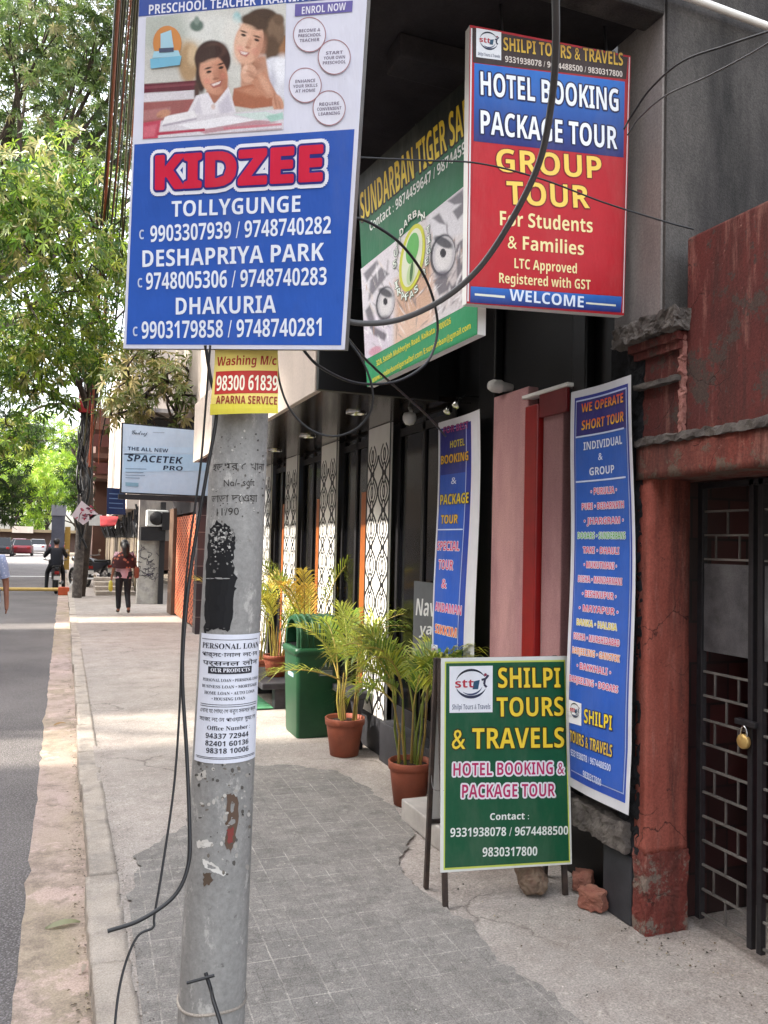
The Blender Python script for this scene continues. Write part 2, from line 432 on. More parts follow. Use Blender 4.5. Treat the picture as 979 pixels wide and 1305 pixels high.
def gutter_mat():
    t = NT('gutter_cement')
    big = t.noise(1.3, 8, 0.6, stretch=(1, 0.35, 1)); fine = t.noise(120, 3, 0.7)
    c = t.mix(t.ramp(big, [(0.38, 0.0), (0.62, 1.0)]), '#b39f97', '#a3957f')
    c = t.mix(t.ramp(t.noise(4.5, 9, 0.75), [(0.48, 0.0), (0.64, 0.75)]), c, '#7d7166')
    c = t.mix(t.ramp(t.noise(15, 9, 0.8), [(0.58, 0.0), (0.68, 0.6)]), c, '#5d544b'); c = t.mix(t.ramp(t.noise(2.1, 8, 0.7), [(0.55, 0.0), (0.60, 0.7)]), c, '#c4aca2')
    c = t.mix(0.5, c, t.ramp(fine, [(0.25, 0.2), (0.75, 0.8)]), 'OVERLAY')
    t.base(c); t.set(0.95, 0, 0.2); t.bump(fine, 0.5, 0.01)
    return t.m
M['pave'] = pavement_mat(); M['tiles'] = tiles_mat(); M['asphalt'] = asphalt_mat(); M['gutter'] = gutter_mat()
M['kerb'] = worn('kerb_stone', '#a59a8e', '#b7aca0', 4, 0.95, 0.6, 0.6, dirt='#6f6c69', dirt_amt=0.7)
M['earth'] = worn('earth', '#7c7060', '#5f574a', 0.2, 0.95, 0.4, 0.3)
M['black'] = worn('black_paint', '#08080a', '#0e0e10', 3, 0.45, 0.1, 0.05, spec=0.35)
M['stucco'] = worn('rough_black_stucco', '#121216', '#26262b', 26, 0.85, 0.6, 1.0)
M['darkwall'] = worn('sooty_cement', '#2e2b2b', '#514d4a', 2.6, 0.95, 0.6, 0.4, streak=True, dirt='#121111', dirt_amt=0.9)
M['greywall'] = worn('pale_cement', '#9a928d', '#7d7774', 2.5, 0.95, 0.4, 0.2, streak=True, dirt='#4a4648', dirt_amt=0.6)
M['slab'] = worn('sooty_slab', '#262225', '#353033', 2.2, 0.95, 0.3, 0.15, dirt='#151416', dirt_amt=0.7)
M['cream'] = worn('cream_plaster', '#c3b5a8', '#b3a69c', 1.2, 0.9, 0.2, 0.08, streak=True, dirt='#8d8078', dirt_amt=0.35)
M['redwall'] = worn('old_red_paint', '#74382f', '#56302b', 4.5, 0.9, 0.6, 0.45, streak=True, dirt='#433a33', dirt_amt=0.9)
M['redpillar'] = worn('red_oxide_paint', '#834036', '#9a574b', 5, 0.9, 0.6, 0.5, streak=True, dirt='#574038', dirt_amt=0.85)
M['redbase'] = worn('dirty_red_base', '#7a3a33', '#5f3630', 7, 0.95, 0.6, 0.6, dirt='#6b625a', dirt_amt=0.9)
M['_unused'] = worn('stained_red_lintel', '#8a4338', '#6d473f', 7, 0.9, 0.5, 0.4, streak=True, dirt='#5c5148', dirt_amt=0.9)
def old_red(name, a, b, worn_c, amt, sc=1.0):
    """layers of limewash red: cloudy tone, rain streaks, flaked patches down to grey render, hairline cracks"""
    t = NT(name)
    c = t.mix(t.ramp(t.noise(2.2 * sc, 9, .7), [(.35, 0.0), (.65, 1.0)]), a, b)
    st = t.noise(9 * sc, 8, .7, stretch=(1, 1, .10)); c = t.mix(t.ramp(st, [(.46, 0.0), (.66, .75)]), c, '#3b2a26')
    st2 = t.noise(14 * sc, 8, .7, stretch=(1, 1, .16)); c = t.mix(t.ramp(st2, [(.54, 0.0), (.70, .45)]), c, '#a87a6e')
    fl = t.noise(5.5 * sc, 10, .78); c = t.mix(t.ramp(fl, [(.60 - amt, 0.0), (.64 - amt, .9)]), c, worn_c)
    bl = t.noise(24 * sc, 9, .8); c = t.mix(t.ramp(bl, [(.60, 0.0), (.66, .7)]), c, '#2f2623'); c = t.mix(t.ramp(t.noise(31 * sc, 9, .8), [(.63, 0.0), (.68, .6)]), c, '#b08a7e')
    v = t.n('TexVoronoi'); v.feature = 'DISTANCE_TO_EDGE'; v.inputs['Scale'].default_value = 3.2
    wv = t.n('VectorMath'); wv.operation = 'MULTIPLY_ADD'; nz = t.n('TexNoise'); nz.inputs['Scale'].default_value = 5; nz.inputs['Detail'].default_value = 8; t.l(t.coord(), nz.inputs[0]); t.l(nz.outputs['Color'], wv.inputs[0]); wv.inputs[1].default_value = (.3, .3, .3); t.l(t.coord(), wv.inputs[2]); t.l(wv.outputs[0], v.inputs['Vector'])
    cr = t.mix(1.0, t.ramp(v.outputs['Distance'], [(.002, 1.0), (.010, 0.0)]), t.ramp(t.noise(1.7, 4), [(.50, 0.0), (.58, .8)]), 'MULTIPLY'); c = t.mix(cr, c, '#2a1f1c')
    fine = t.noise(90, 4, .75); c = t.mix(.55, c, t.ramp(fine, [(.25, .2), (.75, .8)]), 'OVERLAY')
    t.base(c); t.set(.9, 0, .25); h = t.mix(.5, fl, bl); h = t.mix(.3, h, fine); t.bump(t.mix(cr, h, 0.0), .55, .012); return t.m
M['redpillar'] = old_red('red_oxide_paint', '#854439', '#955448', '#6d5148', -.02)
M['redlintel'] = old_red('stained_red_lintel', '#733c33', '#60403a', '#61554b', .09)
M['redbase'] = old_red('dirty_red_base', '#7a3a33', '#643630', '#736a61', .07)
M['redwall'] = old_red('old_red_paint', '#64322d', '#522c2a', '#473e39', .05)
M['ledge'] = worn('weathered_ledge', '#77706a', '#4d4744', 9, 0.95, 0.5, 0.7, dirt='#2d2a2a', dirt_amt=0.7)
M['granite'] = worn('black_granite', '#2a2a2e', '#38383c', 8, 0.55, 0.4, 0.12)
M['marble'] = worn('pale_marble', '#b5afa8', '#9a948e', 5, 0.6, 0.25, 0.1)
M['pink'] = worn('faded_pink_paint', '#bb908c', '#a3767a', 3.0, 0.75, 0.35, 0.2, streak=True, dirt='#7f5a5c', dirt_amt=0.6)
M['pink2'] = worn('dusty_pink_paint', '#a57c7a', '#8c6264', 3.0, 0.75, 0.35, 0.2, streak=True, dirt='#6f4a4e', dirt_amt=0.6)
M['redgloss'] = plain('red_gloss_paint', '#86100f', 0.4)
M['darkred'] = plain('dark_red_paint', '#6d1519', 0.45)
M['gloss'] = plain('glossy_brown_soffit', '#2b211b', 0.16, 0.55, 0.6, var=0.25, scale=2)
M['glass'] = plain('dark_door_glass', '#07070a', 0.12, 0.0, 0.4)
M['wood'] = worn('orange_wood', '#8a4a20', '#a05a28', 6, 0.45, 0.2, 0.05, streak=True)
M['white'] = plain('white_paint', '#e6e4df', 0.5)
M['iron'] = worn('painted_iron', '#17171a', '#232124', 30, 0.5, 0.3, 0.15)
M['steel'] = worn('zinc_steel', '#77736f', '#5a5855', 9, 0.5, 0.3, 0.1, metal=0.2)
M['oldiron'] = worn('dull_iron', '#5a5755', '#45423f', 9, 0.6, 0.3, 0.1)
M['sheet'] = worn('old_sheet_metal', '#5d5c5e', '#403e41', 4.5, 0.6, 0.5, 0.2, metal=0.1, dirt='#262426', dirt_amt=0.8)
M['rust'] = worn('rusty_angle_iron', '#4a3b33', '#2d2725', 14, 0.8, 0.5, 0.3)
M['cable'] = plain('cable_sheath', '#17171a', 0.45)
M['greycable'] = plain('grey_cable_sheath', '#4c4a4a', 0.4)
M['brass'] = plain('brass', '#c9a868', 0.4, 0.6)
M['chrome'] = plain('chrome', '#b5b5b5', 0.15, 1.0)
M['plasticw'] = plain('white_plastic', '#c9c9c6', 0.4)

def rough_box(b, lo, hi, cell, amp, seed=0, mat=0, freq=None, smooth=False):
    """a box of broken masonry: subdivided and pushed about by noise"""
    lo, hi = Vector(lo), Vector(hi); n = [max(1, round((hi[i] - lo[i]) / cell)) for i in range(3)]; freq = freq or 0.35 / cell; ids = {}; vs = []; fs = []
    def vid(i, j, k):
        if (i, j, k) not in ids:
            q = Vector((lo.x + (hi.x - lo.x) * i / n[0], lo.y + (hi.y - lo.y) * j / n[1], lo.z + (hi.z - lo.z) * k / n[2])); d = noise.noise_vector(q * freq + Vector((seed, seed * 2, 0))) + noise.noise_vector(q * freq * 2.7 + Vector((0, seed, 3))) * .5 + noise.noise_vector(q * freq * 6.1 + Vector((seed, 5, 3))) * .35
            ids[(i, j, k)] = len(vs); vs.append(q + d * amp)
        return ids[(i, j, k)]
    for (a, u, w_) in ((0, 1, 2), (1, 2, 0), (2, 0, 1)):
        for side in (0, n[a]):
            for i in range(n[u]):
                for j in range(n[w_]):
                    def c(x, y): t = [0, 0, 0]; t[a] = side; t[u] = x; t[w_] = y; return vid(*t)
                    f = [c(i, j), c(i + 1, j), c(i + 1, j + 1), c(i, j + 1)]; fs.append(f if side else f[::-1])
    b.add(vs, fs, mat, (.5, .5, .5), smooth); return b
# ------------------------------------------------------------------ ground
def sheet(name, x0, x1, y0, y1, z, mat, nx=1, ny=1):
    b = MB()
    for i in range(nx):
        for j in range(ny):
            xa, xb = x0 + (x1 - x0) * i / nx, x0 + (x1 - x0) * (i + 1) / nx; ya, yb = y0 + (y1 - y0) * j / ny, y0 + (y1 - y0) * (j + 1) / ny
            b.add([(xa, ya, z), (xb, ya, z), (xb, yb, z), (xa, yb, z)], [(0, 1, 2, 3)])
    return tag(b.build(name, mat), kind='structure')
sheet('ground', -700, 700, -300, 1200, -0.20, M['earth'])
sheet('road', -9.0, 0.17, -8, 190, -0.124, M['asphalt'])
# worn cement gutter with a ragged edge towards the asphalt
b = MB(); rnd = random.Random(3); ys = [-4 + i * 0.16 for i in range(300)]
ed = [-0.115 + 0.022 * noise.noise((0, y * 1.1, 3)) + 0.022 * noise.noise((0, y * 5.5, 9)) for y in ys]
for i in range(len(ys) - 1):
    b.add([(ed[i], ys[i], -0.119), (0.175, ys[i], -0.119), (0.175, ys[i + 1], -0.119), (ed[i + 1], ys[i + 1], -0.119)], [(0, 1, 2, 3)])
tag(b.build('gutter', M['gutter']), kind='structure')
# kerb: uneven stones, step of 0.12 m
b = MB(); y = -1.0; rnd = random.Random(5)
while y < 45:
    L = rnd.uniform(0.75, 1.0); dx = rnd.uniform(-0.010, 0.012); dz = rnd.uniform(-0.008, 0.003)
    if y < 13: rough_box(b, (0.165 + dx, y, -0.14), (0.30, y + L - 0.006, 0.006 + dz), .024, .007, y, 0, 9, True)
    else: b.box((0.165 + dx, y, -0.14), (0.30, y + L - 0.010, 0.006 + dz))
    y += L
tag(b.build('kerb', M['kerb']), kind='structure')
# pavement, gently uneven
b = MB(); nx, ny = 14, 200; vs = []
for j in range(ny + 1):
    for i in range(nx + 1):
        x = 0.27 + (3.6 - 0.27) * i / nx; yy = -3 + 60 * j / ny
        vs.append((x, yy, -0.002 + 0.006 * (noise.noise((x * 0.8, yy * 0.8, 0)) - 0.2)))
b.add(vs, [(j * (nx + 1) + i, j * (nx + 1) + i + 1, (j + 1) * (nx + 1) + i + 1, (j + 1) * (nx + 1) + i) for j in range(ny) for i in range(nx)], smooth=True)
tag(b.build('pavement', M['pave']), kind='structure')
# the scored grey tiles laid along the middle of the pavement
edge = [(0.31, -2.5), (0.31, 3.0), (0.33, 3.9), (0.42, 4.5), (0.70, 4.9), (0.90, 5.4), (1.25, 6.05), (1.62, 6.0), (1.90, 5.7), (1.99, 5.1), (1.97, 4.52), (1.66, 3.9), (1.64, 3.57), (1.70, 3.3), (1.71, 2.85), (1.78, 2.2), (1.9, 1.2), (1.95, -2.5)]
pl = []
for (x0, y0), (x1, y1) in zip(edge, edge[1:] + edge[:1]):
    n = max(1, int(math.hypot(x1 - x0, y1 - y0) / 0.025))
    for k in range(n):
        t = k / n; x, y = x0 + (x1 - x0) * t, y0 + (y1 - y0) * t
        pl.append((x + (0.05 * noise.noise((x * 5, y * 5, 1)) + .03 * noise.noise((x * 19, y * 19, 4))) * (x > .34), y + 0.05 * noise.noise((x * 5, y * 5, 7)) + .03 * noise.noise((x * 19, y * 19, 9)), 0.0075))
b = MB(); b.add(pl, [tuple(range(len(pl)))])
tag(b.build('tiled_path', M['tiles']), kind='structure')

# litter and leaves in the gutter
b = MB(); rnd = random.Random(11)
for k in range(420):
    y = 2.4 + rnd.random() ** 1.6 * 12; x = 0.150 - abs(rnd.gauss(0, 0.035)); s = rnd.uniform(0.003, 0.011); a = rnd.random() * 6.3; z = -0.118 + rnd.random() * 0.012
    ca, sa = math.cos(a) * s, math.sin(a) * s; col = lin(rnd.choice(['#6b5c48', '#8b7d66', '#544a3d', '#a59880', '#3f3a34', '#8a8f70']))
    b.add([(x - ca, y - sa, z), (x + sa * .5, y - ca * .5, z + s * .4), (x + ca, y + sa, z), (x - sa * .5, y + ca * .5, z + s * .3)], [(0, 1, 2, 3)], 0, col)
for k in range(160):
    x, y = rnd.uniform(1.75, 2.55), rnd.uniform(2.6, 4.6); 
    if rnd.random() < 0.5: x, y = rnd.uniform(2.3, 2.62), rnd.uniform(2.3, 3.1)
    s = rnd.uniform(0.002, 0.007); a = rnd.random() * 6.3; ca, sa = math.cos(a) * s, math.sin(a) * s; z = 0.004
    b.add([(x - ca, y - sa, z), (x + sa, y - ca, z + s), (x + ca, y + sa, z), (x - sa, y + ca, z + s)], [(0, 1, 2, 3)], 0, lin(rnd.choice(['#6b5c48', '#544a3d', '#a59880', '#3f3a34'])))
for k in range(900):
    y = 2.2 + rnd.random() ** 1.7 * 9; x = rnd.uniform(.30, 2.3); s = rnd.uniform(.0012, .0042); a = rnd.random() * 6.3; ca, sa = math.cos(a) * s, math.sin(a) * s; z = .008
    b.add([(x - ca, y - sa, z), (x + sa, y - ca, z + s * .5), (x + ca, y + sa, z), (x - sa, y + ca, z + s * .5)], [(0, 1, 2, 3)], 0, lin(rnd.choice(['#6b6259', '#544d46', '#b8aea2', '#8b8178', '#d0c8be'])))
for k in range(500):
    y = rnd.uniform(2.2, 8.5); x = .30 + abs(rnd.gauss(0, .03)) if rnd.random() < .5 else .165 - abs(rnd.gauss(0, .012)); s = rnd.uniform(.002, .006); a = rnd.random() * 6.3; ca, sa = math.cos(a) * s, math.sin(a) * s; z = .008 if x > .2 else -.116
    b.add([(x - ca, y - sa, z), (x + sa, y - ca, z + s * .5), (x + ca, y + sa, z), (x - sa, y + ca, z + s * .5)], [(0, 1, 2, 3)], 0, lin(rnd.choice(['#5b5248', '#443d36', '#877c70', '#6b6050'])))
tag(b.build('gutter_litter', M['cloth']), kind='stuff')
def fallen_leaf(p, a, L, col, lab):
    b = MB(); ca, sa = math.cos(a), math.sin(a); pts = []
    for t, wd, h in ((0, 0.0, 0.002), (0.25, 0.8, 0.012), (0.55, 1.0, 0.018), (0.85, 0.5, 0.012), (1, 0.0, 0.004)):
        for sgn in (-1, 1): pts.append((p[0] + ca * (t - .5) * L - sa * sgn * wd * L * .13, p[1] + sa * (t - .5) * L + ca * sgn * wd * L * .13, p[2] + h + (0.008 if sgn > 0 else 0)))
    b.add(pts, [(2 * i, 2 * i + 2, 2 * i + 3, 2 * i + 1) for i in range(4)], 0, lin(col), True)
    tag(b.build('fallen_leaf', M['leaf']), lab, 'leaf', 'dry leaves lying in the gutter')
g = gnd(80, 1181, -0.118); fallen_leaf((g.x, g.y, -0.118), 0.1, 0.15, '#9a9b78', 'long pale curled leaf lying across the gutter, nearest the camera')
g = gnd(76, 924, -0.118); fallen_leaf((g.x, g.y, -0.118), 0.5, 0.12, '#a8865a', 'small tan dry leaf in the sunlit gutter')
g = gnd(107, 1238, -0.118); fallen_leaf((g.x, g.y, -0.118), 1.2, 0.06, '#c9bfb0', 'scrap of whitish leaf tight against the kerb')

# ------------------------------------------------------------------ hotel building: its street front stands in the plane x = 2.36
FX = 2.36
hot = thing('hotel_building', 'dark fronted hotel with glossy canopy, cream upper wall and sooty cement corner', 'building', (2.6, 9, 0))
b = MB()
b.box((2.47, 3.08, 0), (2.9, 14.6, 4.6)); b.build('front_wall', M['black'], hot)
b = MB(); b.box((2.352, 2.845, 2.66), (2.363, 3.16, 9.5)); b.build('corner_wall', M['greywall'], hot)  # street face coloured paler for the sky light it catches
b = MB(); b.box((2.364, 2.83, 2.6), (9.0, 3.07, 9.5)); b.build('side_wall', M['darkwall'], hot)
b = MB(); rough_box(b, (2.385, 2.99, 0.30), (2.48, 3.12, 2.62), .014, .012, 3); b.build('stucco_strip', M['stucco'], hot)
# the balcony over the pavement: slab, beams, cream parapet
b = MB(); b.box((1.12, 2.86, 4.02), (2.35, 9.7, 4.16)); b.box((2.35, 3.61, 4.02), (2.6, 9.7, 4.16)); b.build('balcony_slab', M['slab'], hot, bevel=0.01)
b = MB(); b.box((1.10, 2.83, 3.98), (2.355, 2.97, 4.40)); b.build('slab_fascia', M['darkwall'], hot, bevel=0.012)
b = MB(); b.box((1.36, 3.45, 3.90), (2.46, 3.62, 4.018)); b.build('beam', M['slab'], hot, bevel=0.01)
b = MB(); b.box((1.36, 6.3, 3.88), (2.46, 6.5, 4.018)); b.build('beam', M['slab'], hot, bevel=0.01)
b = MB(); b.box((1.05, 2.98, 3.95), (1.117, 9.7, 5.2)); b.build('parapet', M['cream'], hot, bevel=0.008)
# black panels and signs box between canopy and slab
b = MB(); b.box((2.30, 5.06, 2.66), (2.469, 14.4, 4.01)); b.build('upper_panel', M['black'], hot)
# canopy
b = MB(); b.box((1.502, 5.02, 2.70), (2.299, 10.4, 2.86)); b.build('canopy_body', M['black'], hot)
b = MB(); b.box((1.46, 5.05, 2.62), (1.5, 10.4, 3.35)); b.build('canopy_fascia', M['cream'], hot, bevel=0.004)
b = MB(); b.box((1.46, 4.97, 2.62), (2.299, 5.018, 3.3)); b.build('canopy_end', M['black'], hot, bevel=0.004)
b = MB(); b.box((1.502, 5.02, 2.625), (2.469, 10.4, 2.66)); b.build('soffit', M['gloss'], hot)
for (px, py) in ((454, 526), (392, 556), (350, 574)):
    r = ray(px, py); p = CAM + r * ((2.622 - CAMH) / r.z)
    b = MB(); b.lathe([(0.001, 0.0), (0.055, 0.0), (0.06, -0.012), (0.075, -0.012), (0.078, 0.004)], (p.x, p.y, 2.624), 24)
    b.build('downlight', M['chrome'], hot)
# ornamental white panels under the canopy
def lattice(y0, y1, z0=0.28, z1=2.62, first=None):
    yc, wd = (y0 + y1) / 2, (y1 - y0)
    if first is not None:
        o = copy_tree(first, hot); o.location = (0, yc - first['mid'], 0); return o
    bd = MB(); bd.box((2.372, y0, z0), (2.386, y1, z1)); o = bd.build('lattice_panel', M['white'], hot); o['mid'] = yc
    b = MB(); A = wd * 0.235; per = 0.30; lw = 0.021
    def rib(pts, lw):
        for i in range(len(pts) - 1):
            (a0, z0_), (a1, z1_) = pts[i], pts[i + 1]; L = math.hypot(a1 - a0, z1_ - z0_) or 1; n_ = (-(z1_ - z0_) / L * lw / 2, (a1 - a0) / L * lw / 2)
            b.hexa([(2.3695, a0 + n_[0], z0_ + n_[1]), (2.372, a0 + n_[0], z0_ + n_[1]), (2.372, a0 - n_[0], z0_ - n_[1]), (2.3695, a0 - n_[0], z0_ - n_[1]),
                    (2.3695, a1 + n_[0], z1_ + n_[1]), (2.372, a1 + n_[0], z1_ + n_[1]), (2.372, a1 - n_[0], z1_ - n_[1]), (2.3695, a1 - n_[0], z1_ - n_[1])])
    N = int((z1 - z0) / per)
    for c in (-1, 1):
        for s_ in (-1, 1):
            pts = []
            k = 0
            while k <= N * 14:
                z = z0 + k * per / 14; pts.append((yc + c * wd * 0.25 + s_ * (A * math.cos(PI * (z - z0) / per)), z)); k += 1
            rib(pts, lw)
    for k in range(N):
        for c in (-1, 1):
            zc = z0 + (k + 0.5 + (0.5 if (k % 2 == 0) else 0.5)) * per; y_ = yc + c * wd * 0.25
            off = wd * 0.0
            for (yy, zz, rw, rh) in ((y_, zc - per * 0.5, 0.035, 0.085), (y_, zc, 0.02, 0.05)):
                pts = [(yy + rw * math.sin(t * 2 * PI / 12) * (1 if True else 1), zz + rh * math.cos(t * 2 * PI / 12)) for t in range(13)]; rib(pts, 0.015)
            for s_ in (-1, 1):
                pts = [(y_ + s_ * (0.03 + 0.05 * math.sin(t / 6 * PI)), zc - per * 0.28 + per * 0.56 * t / 6) for t in range(7)]; rib(pts, 0.015)
    rib([(y0 + 0.012, z0), (y0 + 0.012, z1)], 0.022); rib([(y1 - 0.012, z0), (y1 - 0.012, z1)], 0.022)
    b.build('tracery', M['iron'], o); return o
L0 = lattice(6.01, 6.55)
for yc in (7.65, 9.06, 10.30, 11.6): lattice(yc - 0.27, yc + 0.27, first=L0)
# dark glass doors with brown wooden jambs between the panels
for (a, b_) in ((5.0, 5.98), (6.58, 7.36), (7.94, 8.77), (9.35, 10.01), (10.6, 11.3)):
    d = MB(); n = 2
    d.box((2.440, a + 0.02, 0.30), (2.466, b_ - 0.02, 2.60)); dd = d.build('glass_door', M['glass'], hot)
    f = MB()
    for k in range(n + 1):
        yy = a + (b_ - a) * k / n; f.box((2.425, yy - 0.022, 0.28), (2.439, yy + 0.022, 2.615))
    f.box((2.425, a, 2.50), (2.4385, b_, 2.56)); f.box((2.425, a, 0.29), (2.4385, b_, 0.42)); f.build('door_frame', M['iron'], dd)
    if a > 6: 
        j = MB(); j.box((2.395, a + 0.01, 0.28), (2.424, a + 0.16, 2.10)); j.build('door_jamb', M['wood'], dd)
# pink timber shopfront with a red post
pd = thing('pink_shutter', 'faded pink timber shutter with a glossy red post between two hanging banners', 'shutter', (2.4, 3.95, 0.4))
b = MB(); b.box((2.40, 4.00, 0.42), (2.468, 4.40, 2.56)); b.build('plank_leaf', M['pink'], pd, bevel=0.006)
b = MB(); b.box((2.41, 3.665, 0.42), (2.468, 3.855, 2.47)); b.build('door_leaf', M['pink2'], pd, bevel=0.006)
b = MB(); b.box((2.375, 3.862, 0.42), (2.468, 3.992, 2.44)); b.build('post', M['redgloss'], pd, bevel=0.008)
b = MB(); b.box((2.385, 3.60, 2.36), (2.409, 3.861, 2.49)); b.build('header', M['darkred'], pd, bevel=0.004)
b = MB(); b.box((2.37, 3.57, 2.485), (2.44, 4.02, 2.505)); b.build('drip_strip', M['white'], pd, bevel=0.003)
for (a, c) in ((4.41, 4.62), (3.47, 3.59)): b = MB(); b.box((2.41, a, 0.42), (2.469, c, 4.0)); b.build('black_pilaster', M['black'], hot, bevel=0.01)
# plinth, ledge and entrance steps
b = MB(); 
rough_box(b, (2.345, 3.045, 0.315), (2.6, 4.15, 0.44), .013, .012, 5, 0, 18); b.build('stone_ledge', M['ledge'], hot)
b = MB(); b.box((2.375, 3.03, 0.0), (2.62, 3.23, 0.298)); b.box((2.55, 3.231, 0.0), (2.62, 4.15, 0.298)); b.build('plinth', M['granite'], hot, bevel=0.006)
b = MB(); b.box((1.95, 3.86, 0.0), (2.50, 4.64, 0.125)); b.build('entrance_step', M['marble'], hot, bevel=0.008)
b = MB(); b.box((2.31, 4.62, 0.0), (2.469, 5.96, 0.30)); b.build('granite_step', M['granite'], hot, bevel=0.006)
b = MB(); b.box((2.36, 5.98, 0.0), (2.469, 11.9, 0.278)); b.build('base_course', M['granite'], hot)

# ------------------------------------------------------------------ red gate house on the right
def red_tiles():
    t = NT('dark_red_tiles'); br = t.n('TexBrick'); br.inputs['Scale'].default_value = 1; br.inputs['Brick Width'].default_value = .22; br.inputs['Row Height'].default_value = .19; br.inputs['Mortar Size'].default_value = .006
    s = t.n('SeparateXYZ'); c = t.n('CombineXYZ'); t.l(t.coord(), s.inputs[0]); a = t.n('Math', operation='ADD'); t.l(s.outputs['X'], a.inputs[0]); t.l(s.outputs['Y'], a.inputs[1]); t.l(a.outputs[0], c.inputs['X']); t.l(s.outputs['Z'], c.inputs['Y']); t.l(c.outputs[0], br.inputs[0])
    for k, q in (('Color1', '#431b1a'), ('Color2', '#221314'), ('Mortar', '#110c0d')): br.inputs[k].default_value = (*lin(q), 1)
    t.base(t.mix(t.ramp(t.noise(3, 8, .7), [(.45, 0.0), (.7, .7)]), br.outputs[0], '#33211f')); t.set(.45); return t.m
gh = thing('gate_house', 'weathered red gateway wall with pillar, lintel and broken cornice', 'gateway', (2.6, 2.4, 0))
b = MB(); pil = [(2.385, 2.945), (2.385, 3.02), (2.55, 3.02), (2.60, 2.945)]
rough_box(b, (2.385, 2.935, 0.34), (2.60, 3.022, 2.0), .03, .0035, 1, 0, 4, True); b.build('pillar', M['redpillar'], gh)
b = MB(); b.box((2.37, 1.00, 0.0), (2.64, 1.22, 2.0)); b.build('pillar', M['redpillar'], gh, bevel=0.008)
b = MB(); rough_box(b, (2.381, 2.931, -0.01), (2.603, 3.024, 0.345), .014, .007, 8); b.build('pillar_base', M['redbase'], gh)
b = MB(); rough_box(b, (2.372, 0.6, 1.967), (2.66, 3.02, 2.122), .03, .005, 4, 0, 6, True); b.build('lintel', M['redlintel'], gh)
# rough mortar line along the top of the lintel
b = MB(); rough_box(b, (2.356, 0.6, 2.112), (2.60, 3.02, 2.145), .018, .013, 6); b.build('mortar_ledge', M['ledge'], gh)
b = MB(); b.box((2.40, 0.6, 2.127), (2.64, 2.74, 2.97)); b.build('parapet', M['redwall'], gh, bevel=0.012)
b = MB(); b.box((2.39, 2.742, 2.127), (2.62, 3.01, 2.60)); b.build('corner_pier', M['redwall'], gh, bevel=0.01)
b = MB(); rough_box(b, (2.352, 2.75, 2.365), (2.60, 3.02, 2.388), .014, .006, 2); b.build('thin_moulding', M['ledge'], gh)
b = MB(); rough_box(b, (2.368, 2.74, 2.50), (2.60, 3.04, 2.535), .014, .004, 9); rough_box(b, (2.35, 2.735, 2.536), (2.60, 3.06, 2.572), .014, .004, 4); b.build('stepped_moulding', M['redwall'], gh)
b = MB(); rough_box(b, (2.315, 2.715, 2.578), (2.60, 3.13, 2.665), .010, .017, 7, 0, 22); b.build('cornice', M['ledge'], gh)
b = MB(); rough_box(b, (2.384, 2.735, 2.15), (2.402, 2.765, 2.56), .010, .010, 11); b.build('chipped_edge', worn('chipped_pink_plaster', '#a8786e', '#8f5a52', 20, .95, .5, .5), gh)
b = MB(); b.box((2.44, 3.023, 2.2), (2.62, 3.30, 2.62)); b.build('broken_core', M['stucco'], gh)
b = MB(); b.box((2.55, 3.027, 0.0), (9.0, 3.075, 2.598)); b.box((2.68, 0.3, 2.126), (3.9, 3.026, 2.3)); b.box((3.9, 0.3, 0.0), (4.0, 3.026, 2.6)); b.build('back_wall', red_tiles(), gh)  # the overhead box is a ceiling added to keep the recess dark
b = MB(); b.box((2.95, 2.2, 0.10), (3.348, 2.8, 1.25)); b.box((2.98, 1.35, 0.10), (3.348, 1.9, 0.95)); b.build('recess_panel', worn('red_inner_door', '#8f2429', '#6a2226', 5, 0.5, 0.3, 0.1), gh, bevel=0.01)
gt = thing('iron_gate', 'locked black grille gate with a dented sheet metal band', 'gate', (2.65, 2.2, 0.03), None)
def gbar(b, y0, z0, y1, z1, w, x=2.655): b.bar((x, y0, z0), (x, y1, z1), w, w, 0, (1, 0, 0))
fr = MB()
for yy in (2.915, 2.625, 2.575, 1.75, 1.24): gbar(fr, yy, 0.05, yy, 1.96, 0.026 if yy != 2.915 else 0.03)
gbar(fr, 2.915, 1.945, 1.24, 1.945, 0.026); fr.build('gate_frame', M['iron'], gt, bevel=0.002)
zs = [0.075 + 0.105 * k for k in range(11)] + [1.62 + 0.105 * k for k in range(3)]
for (a, c) in ((2.900, 2.638), (2.562, 1.76), (1.74, 1.25)):
    lf = MB()
    for z in zs: gbar(lf, a, z, c, z, 0.0095)
    for i in range(len(zs)):
        if i in (10, len(zs) - 1): continue
        for k in range(16):
            y = 2.90 - (k + (0.5 if i % 2 else 0.0)) * 0.135
            if c < y < a: lf.bar((2.655, y, zs[i]), (2.655, y, zs[i + 1]), 0.0075, 0.0075, 1, (1, 0, 0))
    lf.build('grille_leaf', [M['steel'], M['oldiron']], gt)
sh = MB()
for (a, c) in ((2.899, 2.64), (2.560, 1.77), (1.73, 1.26)): sh.box((2.650, c, 1.215), (2.656, a, 1.60))
sh.build('sheet_band', M['sheet'], gt, bevel=0.001)
pk = thing('padlock', 'brass padlock hanging on the black grille gate', 'padlock', (2.63, 2.61, 0.86))
b = MB(); p = atX(948, 945, 2.625)
b.lathe([(0.001, -0.012), (0.026, -0.012), (0.030, -0.007), (0.030, 0.007), (0.026, 0.012), (0.001, 0.012)], p, 24, 0, ax=(Vector((0, 1, 0)), Vector((0, 0, 1)), Vector((1, 0, 0))))
b.build('lock_body', M['brass'], pk)
b = MB(); b.tube([p + Vector((0, s_ * 0.018 * math.cos(t), 0.022 + 0.04 * math.sin(t))) for s_ in (1,) for t in [PI * k / 10 for k in range(11)]], 0.0045, 8); b.build('shackle', M['chrome'], pk)
